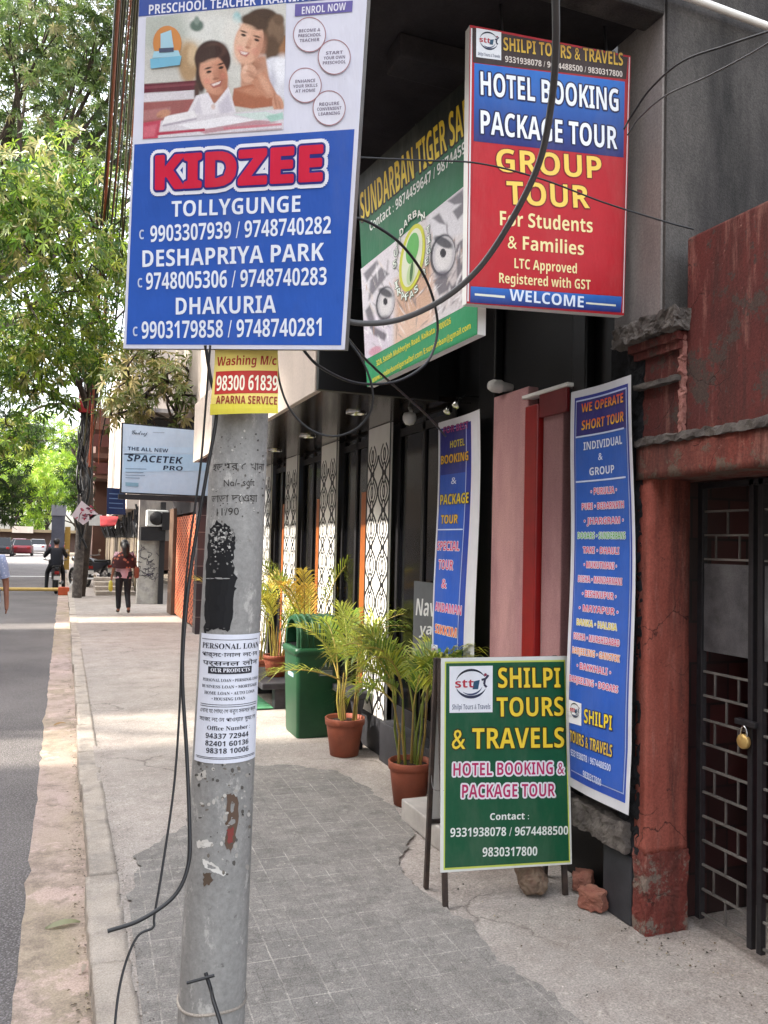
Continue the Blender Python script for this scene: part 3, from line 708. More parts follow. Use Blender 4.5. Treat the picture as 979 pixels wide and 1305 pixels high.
b = MB(); q = p + Vector((0.01, -0.005, 0.075)); b.box((q.x - 0.012, q.y - 0.055, q.z - 0.012), (q.x + 0.02, q.y + 0.055, q.z + 0.012)); b.build('hasp', M['iron'], gt, bevel=0.003)
# ------------------------------------------------------------------ concrete lamp post in the foreground
PB, PT = Vector((0.4557, 2.5, 0.22)), Vector((0.489, 2.5, 2.03))
PD = (PT - PB) / (PT.z - PB.z)
def pole_c(z): return PB + PD * (z - PB.z)
def pole_r(z): return 0.0985 - 0.0078 * (z - 0.22)
pole = thing('lamp_post', 'grey concrete post covered in paint marks and pasted bills, nearest the camera', 'post', (0.45, 2.5, 0))
def pole_mat():
    t = NT('painted_concrete_post')
    a = t.noise(4, 9, 0.7, stretch=(1, 1, 0.35)); f = t.noise(60, 6, 0.75); g = t.noise(14, 9, 0.75, stretch=(1, 1, 0.6))
    c = t.mix(t.ramp(a, [(0.35, 0.0), (0.65, 1.0)]), '#7f7d7b', '#979592')
    c = t.mix(t.ramp(g, [(0.57, 0.0), (0.63, 0.75)]), c, '#b9b5b0')
    c = t.mix(t.ramp(t.noise(19, 9, 0.8), [(0.60, 0.0), (0.68, 0.8)]), c, '#4f4b48')
    c = t.mix(t.ramp(t.noise(7.3, 9, 0.8), [(0.64, 0.0), (0.70, 0.7)]), c, '#5d554c')
    c = t.mix(0.35, c, t.ramp(f, [(0.3, 0.2), (0.7, 0.8)]), 'OVERLAY')
    t.base(c); t.set(0.7, 0, 0.35); t.bump(t.mix(0.5, g, f), 0.35, 0.008); return t.m
b = MB(); zs = [-0.2 + 0.1 * k for k in range(62)]
n = 48
vs = [pole_c(z) + Vector((math.cos(2 * PI * j / n), math.sin(2 * PI * j / n), 0)) * pole_r(z) for z in zs for j in range(n)]
b.add(vs, [(i * n + j, i * n + (j + 1) % n, (i + 1) * n + (j + 1) % n, (i + 1) * n + j) for i in range(len(zs) - 1) for j in range(n)], smooth=True)
b.build('shaft', pole_mat(), pole)
class PoleSheet(Sheet):
    """print wrapped on the post: u runs round it in metres, v is height"""
    def __init__(s, R0, off=0.0015, step=0.0006):
        s.R0 = R0; s.off = off; s.step = step; s.mb = MB()
        m = PB - CAM; s.a0 = math.atan2(-m.y, -m.x)
    def uv(s, px, py):
        r = ray(px, py); lo = None
        # ray against the tapered, slightly leaning shaft: march, clamp to the silhouette
        best = None; prev = None
        for k in range(120):
            t = 2.1 + k * 0.006; q = CAM + r * t; c = pole_c(q.z); d = math.hypot(q.x - c.x, q.y - c.y) - pole_r(q.z) - s.off
            if best is None or d < best[0]: best = (d, q)
            if d < 0:
                best = (d, q); break
        q = best[1]; c = pole_c(q.z); a = math.atan2(q.y - c.y, q.x - c.x) - s.a0
        a = (a + PI) % (2 * PI) - PI
        return a * s.R0, q.z
    def p3(s, u, v, lay=0):
        a = s.a0 + u / s.R0; c = pole_c(v); r_ = pole_r(v) + s.off + lay * s.step
        return c + Vector((math.cos(a) * r_, math.sin(a) * r_, 0))
    N = property(lambda s: None)
def crop(ox, oy, k): return lambda x, y: (ox + x / k, oy + y / k)
# marks in paint and tar on the post
P = PoleSheet(0.09, 0.0008); c4 = crop(230, 440, 2.414)
rnd = random.Random(4)
def blot(pts, col, lay=1, jit=0.004, sub=6):
    q = [P.uv(*p) for p in pts]; P.fix(q); out = []
    for (x0, y0), (x1, y1) in zip(q, q[1:] + q[:1]):
        for k in range(sub):
            t = k / sub; out.append((x0 + (x1 - x0) * t + rnd.gauss(0, jit), y0 + (y1 - y0) * t + rnd.gauss(0, jit)))
    # split in thin horizontal strips so the blot follows the curve of the shaft
    ymin, ymax = min(p[1] for p in out), max(p[1] for p in out); m = max(4, int((ymax - ymin) / 0.0016))
    for i in range(m):
        y = ymin + (ymax - ymin) * (i + .5) / m; xs = []
        for (x0, y0), (x1, y1) in zip(out, out[1:] + out[:1]):
            if (y0 - y) * (y1 - y) < 0: xs.append(x0 + (x1 - x0) * (y - y0) / (y1 - y0))
        xs.sort()
        for a, c in zip(xs[::2], xs[1::2]):
            nn = max(1, int((c - a) / 0.02)); hh = (ymax - ymin) / m / 2 + 0.0001
            for j in range(nn): P.poly_uv([(a + (c - a) * j / nn, y - hh), (a + (c - a) * (j + 1) / nn, y - hh), (a + (c - a) * (j + 1) / nn, y + hh), (a + (c - a) * j / nn, y + hh)], lin(col), lay)
blot([c4(*p) for p in [(92, 560), (112, 545), (150, 560), (168, 600), (163, 650), (170, 705), (164, 760), (156, 880), (110, 872), (74, 884), (78, 780), (80, 690), (86, 610)]], '#121215', 1)
for k in range(130):
    u = rnd.uniform(95, 166); v = 560 + abs(rnd.gauss(0, 55)); x, y = c4(u, v); s_ = rnd.uniform(0.4, 1.7); P.ell(x, y, s_, s_ * rnd.uniform(.5, 1.6), rnd.choice(['#8b8986', '#b9b6b2', '#6b6967']), 2, n=6)
for k in range(5): x, y = c4(rnd.uniform(85, 160), 717 + rnd.gauss(0, 1)); P.ell(x, y, 5, 0.7, '#9a9896', 2, n=8)
c3 = crop(0, 860, 2.933)
blot([c3(*p) for p in [(738, 622), (775, 612), (803, 632), (780, 645), (740, 645)]], '#d2cdc6', 1, 0.0015)
blot([c3(*p) for p in [(758, 684), (790, 700), (842, 738), (838, 752), (800, 735), (765, 712)]], '#d6d2cc', 1, 0.0015)
blot([c3(*p) for p in [(738, 370), (775, 355), (770, 385), (742, 395)]], '#bdb8b1', 1, 0.0015)
blot([c3(*p) for p in [(842, 440), (890, 450), (880, 600), (862, 665), (842, 640), (850, 540)]], '#5d4a3e', 1, 0.003)
blot([c3(*p) for p in [(848, 575), (870, 570), (868, 620), (850, 630)]], '#7d3b36', 2, 0.0015)
blot([c3(*p) for p in [(760, 740), (790, 735), (795, 775), (765, 785)]], '#57483c', 1, 0.002)
for k in range(90):
    x, y = c3(rnd.uniform(735, 935), 330 + rnd.random() ** 1.5 * 420); s_ = rnd.uniform(0.5, 2.6); P.ell(x, y, s_, s_ * rnd.uniform(.4, 1.8), rnd.choice(['#54504c', '#b9b4ad', '#6d655d', '#a39d96', '#3f3b38']), 1, n=7)
for (t, a, c, h) in [('ডিঅর', (98, 388), (165, 390), 26), ('হড়.ঘর ৫ খানা', (100, 388), (255, 386), 24), ('No/- sqft', (135, 435), (225, 432), 22), ('ভাড়া দেওয়া', (96, 485), (235, 482), 24), ('11/90', (112, 525), (180, 522), 24)][1:]:
    P.text(t, c4(*a), c4(*c), h / 2.414, '#3a3634', 1, 0.0, style=None)
for k in range(70):
    x, y = c4(rnd.uniform(95, 262), rnd.uniform(260, 545)); s_ = rnd.uniform(0.4, 1.6); P.ell(x, y, s_, s_ * rnd.uniform(.5, 1.5), rnd.choice(['#4f4b48', '#c2beb8', '#65605b']), 1, n=6)
P.mb.build('paint_marks', M['paper'], pole)
b = MB(); z = 0.30
for dz in (0.0,):
    b.tube([pole_c(z) + Vector((math.cos(t) * (pole_r(z) + .001), math.sin(t) * (pole_r(z) + .001), 0.004 * math.sin(3 * t))) for t in [2 * PI * k / 40 for k in range(41)]], 0.0045, 6)
b.build('cement_ring', M['kerb'], pole)

# ------------------------------------------------------------------ loan bill pasted on the post
P = PoleSheet(0.09, 0.0028); c6 = crop(240, 790, 6.87); ink = '#23222c'
a, b1 = P.uv(*c6(116, 112)), P.uv(*c6(612, 118)); d1 = P.uv(*c6(62, 1228)); 
ul = min(a[0], d1[0]) ; ur = b1[0]; vt, vb = a[1], d1[1]
P.quad_uv((ul, vt), (ur + .01, vt), (ur + .012, vb), (ul, vb), '#d9dbe6', 0, None, 24, 10)
pm = crop(240, 790, 6.87)
def pl_line(y0, x0=128, x1=600, w=1.0, dx=0):
    uu0, v0 = P.uv(*pm(x0, y0)); uu1, v1 = P.uv(*pm(x1, y0)); v = (v0 + v1) / 2; hw = 0.0008 * w
    P.quad_uv((uu0, v + hw), (uu1, v + hw), (uu1, v - hw), (uu0, v - hw), ink, 2, None, 16, 1)
def pt(t, x0, x1, y, h, bold=0.01, lay=2, col=ink, style='s'):
    (u0, v0), (u1, v1) = P.uv(*pm(x0, y)), P.uv(*pm(x1, y)); v = (v0 + v1) / 2
    hh = P.uv(*pm((x0 + x1) / 2, y - h))[1] - P.uv(*pm((x0 + x1) / 2, y))[1]
    P._text(t, Vector((u0, v)), Vector((u1, v)), abs(hh), col, lay, bold, 0, style=style)
pl_line(160); pt('PERSONAL LOAN', 128, 604, 238, 50, 0.012)
pt('পার্সোনাল লোন', 130, 600, 305, 36, 0.01, style=None); pt('पर्सनल लोन', 135, 595, 382, 40, 0.01, style=None)
(u0, v0), (u1, v1) = P.uv(*pm(182, 405)), P.uv(*pm(545, 460)); P.quad_uv((u0, v0), (u1, v0), (u1, v1), (u0, v1), '#2b2b33', 2, None, 14, 1)
pt('OUR PRODUCTS', 200, 530, 449, 34, 0.02, 3, '#e6e6ee')
pt('PERSONAL LOAN • PERSONAL LOAN', 132, 598, 520, 27, 0.008); pt('BUSINESS LOAN • MORTGAGE', 125, 590, 577, 27, 0.008)
pt('HOME LOAN • AUTO LOAN', 148, 568, 637, 28, 0.008); pt('• HOUSING LOAN', 208, 488, 697, 28, 0.01)
pl_line(718, 112, 590); pl_line(735, 112, 590)
pt('এখানে যোগাযোগ করুন সকলের জন্য', 112, 580, 790, 36, 0.004, style=None); pt('সহজে লোন পাওয়ার সুযোগ', 110, 575, 862, 36, 0.004, style=None)
pt('Office Number :', 172, 528, 950, 38, 0.0)
for t, y in (('94337 72944', 1022), ('82401 60136', 1087), ('98318 10006', 1152)): pt(t, 158, 520, y, 44, 0.035, style='b')
pl_line(1168, 78, 575); pl_line(1182, 78, 575)
tag(P.mb.build('pasted_bill', M['paper']), 'white loan bill with black lines of print pasted round the grey post', 'poster')

# ------------------------------------------------------------------ yellow washing machine notice tied under the big board
camU = CR.copy(); camV = CU.copy()
def facing(px, py, dist, yaw=0.0, roll=0.0, pitch=0.0):
    O = CAM + ray(px, py).normalized() * dist
    U = CR * math.cos(roll) + CU * math.sin(roll); V = CU * math.cos(roll) - CR * math.sin(roll)
    q = Matrix.Rotation(yaw, 3, V); return O, q @ U, V
O, U, V = facing(312, 490, 2.445)
Y_ = Sheet(O, U, V, bend=lambda u, v: -1.7 * u * u - 0.012 * math.sin(v * 22)); c2 = crop(150, 230, 2.967)
Y_.quad([c2(*p) for p in [(366, 560), (600, 560), (606, 880), (348, 886)]], '#e6d070', 0, None, 16, 10)
Y_.quad([c2(*p) for p in [(348, 845), (604, 842), (606, 880), (348, 886)]], '#e0d24a', 1, None, 16, 2)
Y_.quad([c2(*p) for p in [(366, 718), (601, 715), (605, 803), (364, 808)]], '#b3261d', 1, None, 16, 2)
Y_.text('Washing M/c', c2(372, 696), c2(598, 692), 11.5, '#a3231b', 1, 0.03, 0.15)
Y_.text('98300 61839', c2(371, 794), c2(604, 793), 20, '#efe6cf', 2, 0.02)
Y_.text('APARNA SERVICE', c2(371, 845), c2(603, 848), 10.5, '#8e1f1c', 2, 0.03)
tag(Y_.mb.build('tied_notice', M['print']), 'yellow and red washing machine notice tied to the post under the blue board', 'notice')

# ------------------------------------------------------------------ shared emblem of the travel agency
def agency_logo(S, q, lay=2, caption=True, bg='#e6e8ee'):
    """q: pixel corners TL TR BR BL of the white box"""
    S.quad(q, bg, lay)
    def at(x, y):
        a = [q[0][i] + (q[1][i] - q[0][i]) * x for i in (0, 1)]; c = [q[3][i] + (q[2][i] - q[3][i]) * x for i in (0, 1)]
        return (a[0] + (c[0] - a[0]) * y, a[1] + (c[1] - a[1]) * y)
    def arc(cx, cy, rx, ry, t0, t1, w0, w1, col):
        n = 14; pts = []
        for k in range(n + 1):
            t = t0 + (t1 - t0) * k / n; pts.append(at(cx + rx * math.cos(t), cy + ry * math.sin(t)))
        for k in range(n, -1, -1):
            t = t0 + (t1 - t0) * k / n; f = 1 - (w0 + (w1 - w0) * math.sin(PI * k / n)); pts.append(at(cx + rx * f * math.cos(t), cy + ry * f * math.sin(t)))
        m = len(pts) // 2
        for k in range(n): S.poly([pts[k], pts[k + 1], pts[2 * n - k], pts[2 * n + 1 - k]], col, lay + 1)
    arc(0.5, 0.38, 0.36, 0.32, PI * 1.08, PI * 1.85, 0.02, 0.16, '#1c2233'); arc(0.5, 0.38, 0.36, 0.32, PI * 0.12, PI * 0.9, 0.02, 0.2, '#262f4a')
    arc(0.5, 0.38, 0.27, 0.25, PI * 0.1, PI * 0.75, 0.02, 0.16, '#39456a')
    S.text('stt', at(0.13, 0.46), at(0.56, 0.46), (at(0, .5)[1] - at(0, .32)[1]), '#b3243a', lay + 2, 0.05)
    S.poly([at(.56, .33), at(.70, .30), at(.66, .5), at(.53, .5)], '#27506b', lay + 2)
    S.line([at(.74, .3), at(.83, .28), at(.9, .2)], (at(.05, 0)[0] - at(0, 0)[0]), '#3a3a52', lay + 2)
    S.line([at(.82, .28), at(.8, .4), at(.86, .46)], (at(.05, 0)[0] - at(0, 0)[0]), '#3a3a52', lay + 2)
    S.ell(*at(.83, .19), (at(.035, 0)[0] - at(0, 0)[0]), (at(.035, 0)[0] - at(0, 0)[0]), '#8a2f4a', lay + 2, n=10)
    if caption: S.text('Shilpi Tours & Travels', at(0.06, 0.93), at(0.95, 0.93), (at(0, .93)[1] - at(0, .82)[1]), '#6f7488', lay + 1, 0.0, 0.1)
def vp_y(x0, y0, x1, vp=(82, 685)): return y0 + (x1 - x0) * (y0 - vp[1]) / (x0 - vp[0])
def backing(S, q, depth, mb, out=0.0, mat=1):
    """a solid board behind the printed face"""
    uv = [Vector(S.uv(*p)) for p in q]; c = sum(uv, Vector((0, 0))) / 4
    uv = [p + (p - c).normalized() * out for p in uv]; uv = [uv[3], uv[2], uv[1], uv[0]]
    fr = [S.O + S.U * p.x + S.V * p.y - S.N * 0.001 for p in uv]; bk = [p - S.N * depth for p in fr]
    mb.add(fr + bk, [(0, 1, 2, 3), (7, 6, 5, 4)] + [(4 + i, 4 + (i + 1) % 4, (i + 1) % 4, i) for i in range(4)], mat, lin('#c9c9cc'))

# ------------------------------------------------------------------ preschool board on the post
def cam_dir(r, u, f): return (CR * r + CU * u + CF * f).normalized()
Uk = cam_dir(3953, -228, -1050); Vk = cam_dir(819, 11232, -1050)
O = atY(305, 447, 2.345)
K = Sheet(O, Uk, Vk); ks = thing('preschool_board', 'big blue and white preschool board fixed high on the grey post', 'signboard', O)
q = [(180, -55), (473, -80), (439.5, 445.5), (157, 444)]
K.quad(q, '#dcdcea', 0)
K.quad([(180, -60), (471, -85), (467, -5), (177, 21)], '#34509e', 1)
K.text('PRESCHOOL TEACHER TRAINING', (190, 18.5), (398, 0), 12.5, '#e4e4f0', 2, 0.03)
K.quad([(376.5, 5.5), (450, 1), (449, 15), (376, 21)], '#6b62a6', 2)
K.text('ENROL NOW', (385, 18.5), (441, 13), 9.5, '#e8e6f2', 3, 0.03)
K.quad([(171.5, 184), (452, 164.5), (435, 440), (161, 439)], '#2b56ae', 1, '#2d5cb8')
kc = crop(150, 0, 2.967)
def kp(pts, col, lay): K.poly([kc(*p) for p in pts], col, lay)
def ke(x, y, rx, ry, col, lay, rot=0.0, n=24, inner=None): K.ell(*kc(x, y), rx / 2.967, ry / 2.967, col, lay, rot, n, inner)
# the photograph printed on it: woman and girl at a table of books
E_ = lambda x, y, rx, ry, col, rot=0.0, soft=4, al=1.0: ('e', x, y, rx, ry, rot, col, soft, al)
P_ = lambda pts, col, soft=4, al=1.0: ('p', pts, col, soft, al)
shp = [P_([(0, 0), (800, 0), (800, 600), (0, 600)], '#cdcbc4', 2), E_(330, 120, 130, 70, '#dcdcd6', 0, 70), E_(180, 120, 90, 90, '#b8bdb4', 0, 70), E_(300, 97, 26, 22, '#5f7268', 0, 12), E_(300, 78, 10, 16, '#84938a', 0, 8), E_(250, 200, 70, 50, '#c8b79e', 0, 50),
       E_(270, 240, 40, 76, '#b3936e', 0, 22), E_(285, 210, 20, 40, '#d0b592', 0, 20), P_([(598, 140), (645, 130), (640, 225), (606, 228)], '#9a6e4c', 12), E_(452, 72, 16, 26, '#96c3c6', 0, 12), E_(440, 130, 40, 60, '#e0ddd6', 0, 40),
       P_([(95, 318), (310, 303), (304, 340), (92, 354)], '#642333', 5), P_([(95, 328), (310, 313), (308, 322), (95, 337)], '#8a4450', 4, .7), P_([(92, 354), (304, 340), (300, 374), (90, 388)], '#d9d3d8', 5), P_([(90, 388), (300, 374), (290, 440), (88, 480)], '#9c5c5a', 6), P_([(90, 420), (200, 405), (200, 440), (88, 460)], '#b88482', 12, .7),
       # woman
       E_(560, 122, 70, 84, '#54402f', 0, 14), E_(545, 72, 62, 40, '#4a382c', -.1, 12), E_(600, 115, 34, 52, '#7d6450', 0, 20), E_(610, 75, 20, 22, '#6b5442', 0, 12), E_(585, 195, 26, 60, '#5c4636', 0, 16),
       E_(596, 300, 66, 84, '#dcdce4', 0, 12), E_(625, 260, 30, 50, '#eeeef4', 0, 25), E_(575, 330, 20, 60, '#b4b2c0', .2, 20, .7), P_([(468, 232), (560, 212), (575, 305), (466, 336)], '#bb8c74', 12), E_(505, 245, 40, 18, '#94644e', .2, 16, .7),
       E_(497, 160, 54, 86, '#d9a78d', .22, 8), E_(470, 165, 26, 66, '#e8bfa6', .22, 26, .7), E_(540, 190, 20, 56, '#b9826a', .22, 20, .7), E_(518, 84, 52, 27, '#4e3b2e', .3, 10), E_(492, 102, 30, 10, '#dbb095', .3, 10, .8),
       E_(477, 120, 14, 3.5, '#5a4034', .3, 4), E_(528, 139, 14, 3.5, '#5a4034', .3, 4), E_(477, 133, 10, 5, '#33221e', .3, 4), E_(527, 152, 10, 5, '#33221e', .3, 4), E_(497, 165, 9, 20, '#c08a70', .3, 8, .6), E_(492, 180, 10, 5, '#a8705a', .3, 5, .8), P_([(457, 188), (501, 200), (487, 216), (466, 208)], '#ac5a58', 6, .85), P_([(463, 192), (495, 201), (484, 208), (469, 204)], '#e6d6d0', 4), E_(463, 185, 14, 14, '#e09a8a', 0, 14, .5), E_(520, 195, 14, 14, '#d08c7a', 0, 14, .5),
       P_([(440, 335), (520, 316), (606, 362), (592, 402), (510, 412), (430, 400)], '#a96a50', 8), P_([(450, 340), (530, 325), (590, 360), (520, 365)], '#c38a6e', 18, .8), P_([(498, 305), (556, 268), (606, 362), (566, 374)], '#bd866c', 8), E_(560, 320, 14, 44, '#d9a88e', -.5, 16, .7), E_(496, 278, 28, 36, '#d2a188', .3, 6), E_(482, 262, 9, 18, '#e2b69e', .3, 6), E_(512, 290, 20, 6, '#a8765e', .4, 6, .7), E_(505, 275, 20, 4, '#a8765e', .4, 6, .6),
       # girl
       E_(360, 226, 68, 74, '#3c2622', -.2, 10), E_(372, 190, 44, 30, '#553a32', -.2, 18, .8), E_(316, 290, 20, 64, '#38231f', 0, 10), E_(300, 350, 10, 40, '#4a322b', 0, 10), P_([(336, 345), (415, 325), (428, 388), (345, 392)], '#a86d56', 8),
       E_(364, 284, 52, 77, '#c98f75', -.25, 7), E_(345, 285, 26, 58, '#dca68c', -.25, 26, .8), E_(400, 305, 16, 50, '#a86a54', -.25, 18, .7), E_(345, 205, 54, 28, '#3c2622', -.4, 9), E_(352, 234, 30, 10, '#d8a488', -.3, 10, .8),
       E_(343, 258, 14, 3.5, '#3a2620', -.3, 4), E_(392, 242, 14, 3.5, '#3a2620', -.3, 4), E_(346, 272, 10, 5, '#221614', -.25, 4), E_(392, 256, 10, 5, '#221614', -.25, 4), E_(370, 285, 8, 18, '#b57a62', -.2, 8, .6), E_(372, 298, 12, 5, '#96604a', -.2, 5, .8), P_([(348, 318), (398, 302), (390, 326), (363, 335)], '#a05450', 6, .85), P_([(354, 320), (392, 307), (385, 318), (364, 326)], '#e8d8d2', 4), E_(340, 308, 12, 12, '#d98a78', 0, 14, .6), E_(400, 288, 12, 12, '#cc7e6c', 0, 14, .5),
       P_([(264, 428), (298, 362), (342, 350), (366, 396), (420, 328), (448, 422), (430, 442), (268, 444)], '#e6e1e6', 6), P_([(380, 400), (420, 350), (440, 420), (390, 440)], '#bdb6c4', 18, .7), P_([(280, 430), (310, 370), (320, 430)], '#cbc4cf', 14, .7), E_(362, 404, 8, 10, '#c4906f', 0, 8, .5), E_(607, 395, 21, 37, '#cd987f', -.2, 6), E_(598, 385, 5, 26, '#a87058', -.2, 5, .7), E_(614, 400, 4, 28, '#b07a62', -.3, 5, .7),
       # table of books
       P_([(80, 472), (300, 435), (640, 412), (640, 560), (80, 560)], '#d9d3d9', 8), P_([(92, 466), (165, 454), (152, 530), (90, 530)], '#c04a5e', 6), P_([(100, 480), (150, 470), (140, 515), (98, 520)], '#d87a88', 12, .7), P_([(230, 472), (420, 438), (530, 454), (300, 494)], '#eeebef', 5), P_([(300, 494), (530, 454), (610, 462), (330, 506)], '#bf959c', 5), P_([(440, 432), (560, 422), (625, 440), (530, 455)], '#d0ded9', 5), P_([(150, 500), (330, 486), (330, 496), (150, 512)], '#b03a50', 4), P_([(400, 482), (620, 466), (622, 474), (402, 492)], '#cc7e8a', 4), P_([(180, 440), (290, 418), (302, 442), (168, 472)], '#ece8ea', 6), P_([(560, 440), (625, 425), (628, 450), (580, 462)], '#a5c9bd', 8), P_([(170, 472), (300, 446), (300, 452), (172, 480)], '#b2a8b4', 4), P_([(330, 508), (620, 484), (622, 490), (330, 516)], '#b5a4ac', 4),
       E_(174, 430, 27, 14, '#c48e74', -.3, 6), E_(160, 440, 10, 4, '#a06c54', -.3, 4, .7), ('g', .05)]
K.raster(kc, [(108, 66), (638, 12), (628, 490), (96, 526)], 150, 132, shp, 2)
# emblem with ribbon
ke(190, 165, 54, 66, '#d18a4c', 5); kp([(165, 130), (205, 115), (215, 185), (165, 190)], '#a9cfdf', 6); kp([(160, 185), (215, 182), (215, 198), (160, 202)], '#46506b', 7)
kp([(126, 225), (245, 213), (238, 248), (128, 262)], '#79bcd8', 7); kp([(140, 196), (232, 192), (240, 214), (134, 222)], '#a8d3e4', 6)
for (x, y, lines) in ((395, 44.5, ('BECOME A', 'PRESCHOOL', 'TEACHER')), (426.5, 73, ('START', 'YOUR OWN', 'PRESCHOOL')), (389.5, 109, ('ENHANCE', 'YOUR SKILLS', 'AT HOME')), (420, 138, ('REQUIRE', 'CONVENIENT', 'LEARNING'))):
    K.ell(x, y, 21, 22.5, '#e3e2ee', 3, n=40); K.ell(x, y, 21, 22.5, '#a97b80', 4, n=40, inner=0.95)
    for k, t in enumerate(lines): K.ctext(t, x, y - 3.5 + k * 6.2, 12 + 1.9 * min(len(t), 10), 4, '#7d7488', -0.06, lay=4, bold=0.0)
# lettering of the name with its thick white edge
a_, b_ = Vector(K.uv(200, 241)), Vector(K.uv(410, 229.5)); m_ = (305, 235.5); hh = (Vector(K.uv(m_[0], m_[1] - 42)) - Vector(K.uv(*m_))).length
K.edge('KIDZEE', a_, b_, hh, '#e9e9f2', 3, 0.05, 0, 0.165, n=20); K.edge('KIDZEE', a_, b_, hh, '#2b2f7e', 4.4, 0.05, 0, 0.085, n=16); K.edge('KIDZEE', a_, b_, hh, '#cf1c3f', 5.6, 0, 0, 0.035, n=12)
for (t, p0, p1, h) in (('TOLLYGUNGE', (219, 276.5), (383, 270), 20.5), ('9903307939 / 9748740282', (192, 308.5), (422, 297.5), 21.5), ('DESHAPRIYA PARK', (182, 340.5), (413, 332), 22), ('9748005306 / 9748740283', (186.5, 369), (416.5, 363), 22), ('DHAKURIA', (224.5, 401), (352, 398.5), 22), ('9903179858 / 9748740281', (181, 431.5), (410, 428), 22.5)):
    K.text(t, p0, p1, h, '#e8edf8', 3, 0.03)
for (x, y) in ((178, 305), (176, 366.5), (170, 428.5)): K.text('C', (x, y), (x + 6, y - .3), 12, '#c5cfe8', 3, 0.03)
backing(K, q, 0.030, K.mb)
K.mb.build('panel', [M['print'], M['steel']], ks)
for v_ in (0.12, 0.9):
    b = MB(); c = K.O + K.V * v_ - K.N * 0.036; b.bar(c - K.U * 0.22, c + K.U * 0.25, 0.02, 0.012, 0, K.N)
    z = c.z; b.tube([pole_c(z) + Vector((math.cos(t), math.sin(t), 0)) * (pole_r(z) + 0.004) for t in [2 * PI * k / 24 for k in range(25)]], 0.004, 6)
    b.build('fixing_strap', M['rust'], ks)

# ------------------------------------------------------------------ red agency board hung across the pavement end of the shop
Ur = cam_dir(3710, -43, 1050)
O = atY(594, 386, 3.10); Vr = Vector((0, 0, 1)); e_ = ray(599, 31).cross(ray(594, 386)); Vr = e_.cross(Ur); Vr = Vr if Vr.z > 0 else -Vr
S = Sheet(O, Ur, Vr); rb = thing('agency_board', 'tall red and blue travel board hanging crosswise under the balcony slab', 'signboard', O)
f3 = crop(440, 0, 2.576)
q = [(599, 31.5), (804, 71), (795.5, 402), (594.5, 386.5)]
S.quad(q, '#a30a1c', 0)
S.quad([(601.5, 35), (800.5, 73), (798, 101), (603, 79.5)], '#33201d', 1)
S.quad([f3(424, 207), f3(918, 268), f3(914, 517), f3(422, 463)], '#1f6cc4', 1, '#181b68', 1, 8)
S.quad([f3(420, 465), f3(914, 518), f3(905, 972), f3(412, 938)], '#b5081c', 1)
S.quad([f3(412, 940), f3(908, 974), f3(905, 1026), f3(410, 993)], '#2469bd', 2, '#141a66', 1, 4)
agency_logo(S, [f3(430, 92), f3(512, 106), f3(512, 198), f3(430, 187)])
S.text('SHILPI TOURS & TRAVELS', f3(520, 165), f3(912, 216), 16.5, '#b98a2c', 2, 0.03, 0, 0.05, '#1d120e', '#d8b03c')
S.text('9331938078 / 9674488500 / 9830317800', f3(525, 203), f3(910, 253), 7.6, '#d9cdc4', 2, 0.03)
S.text('HOTEL BOOKING', f3(445, 311), f3(897, 366), 29, '#edf1f8', 3, 0.03, 0, 0.05, '#101548')
S.text('PACKAGE TOUR', f3(445, 438), f3(893, 490), 29, '#edf1f8', 3, 0.03, 0, 0.05, '#101548')
S.text('GROUP', f3(497, 562), f3(842, 587), 28.5, '#f0cb5a', 3, 0.05, 0, 0.04, '#7a1018')
S.text('TOUR', f3(532, 670), f3(803, 684), 29, '#f0cb5a', 3, 0.05, 0, 0.04, '#7a1018')
S.text('For Students', f3(508, 739), f3(812, 764), 18, '#efdca0', 3, 0.035); S.text('& Families', f3(533, 815), f3(783, 838), 17, '#efdca0', 3, 0.035)
S.text('LTC Approved', f3(555, 880), f3(760, 898), 12.5, '#efdca0', 3, 0.02); S.text('Registered with GST', f3(505, 928), f3(805, 951), 12.5, '#efdca0', 3, 0.02)
S.text('WELCOME', f3(538, 986), f3(782, 1010), 14.5, '#dfe6f2', 4, 0.045)
S.quad([f3(425, 963), f3(524, 971), f3(524, 979), f3(425, 970)], '#dcdccb', 3); S.quad([f3(790, 992), f3(888, 1000), f3(888, 1006), f3(790, 998)], '#dcdccb', 3)
S.line([(601, 36), (596.5, 384)], 2.0, '#d9d3d6', 2); S.line([(802.2, 73), (794, 399)], 1.2, '#d9c9cc', 2)
backing(S, q, 0.05, S.mb)
S.mb.build('panel', [M['print'], M['white']], rb)
for f_ in (0.2, 0.8):
    b = MB(); p = S.O + S.U * (f_ * 0.85) + S.V * 1.19 - S.N * 0.03; b.tube([p - S.V * 0.1, p + Vector((0, 0.06, 0.28))], 0.006, 6); b.build('hanger', M['iron'], rb)

# ------------------------------------------------------------------ green tiger safari board beside it
Ut = cam_dir(632.5, 109.5, -1050); e_ = ray(457, 235).cross(ray(468, 493)); Vt = e_.cross(Ut); Vt = Vt if Vt.z > 0 else -Vt
O = atY(608, 425, 3.21)
T = Sheet(O, Ut, Vt); tb = thing('safari_board', 'green tiger safari board leaning out beneath the balcony behind the red board', 'signboard', O)
tq = [(456, 226), (613, 84), (608.5, 426), (468, 493)]
g5 = crop(440, 220, 4.66)
T.quad(tq, '#0d1512', 0)
def tline(x, y): return y
T.quad([(458.5, 282), (612, 150), (608.5, 426), (468, 493)], '#16603f', 1, '#2b8a55', 1, 6)
T.text('SUNDARBAN TIGER SAFA', (461, 283), (609.5, 158), 42, '#d9b41f', 3, 0.02, 0, 0.05, '#141008', '#e6cc3c')
T.text('Contact : 9874459647 / 987445964', (472, 295), (606, 184), 14, '#dfe6e0', 3, 0.02)
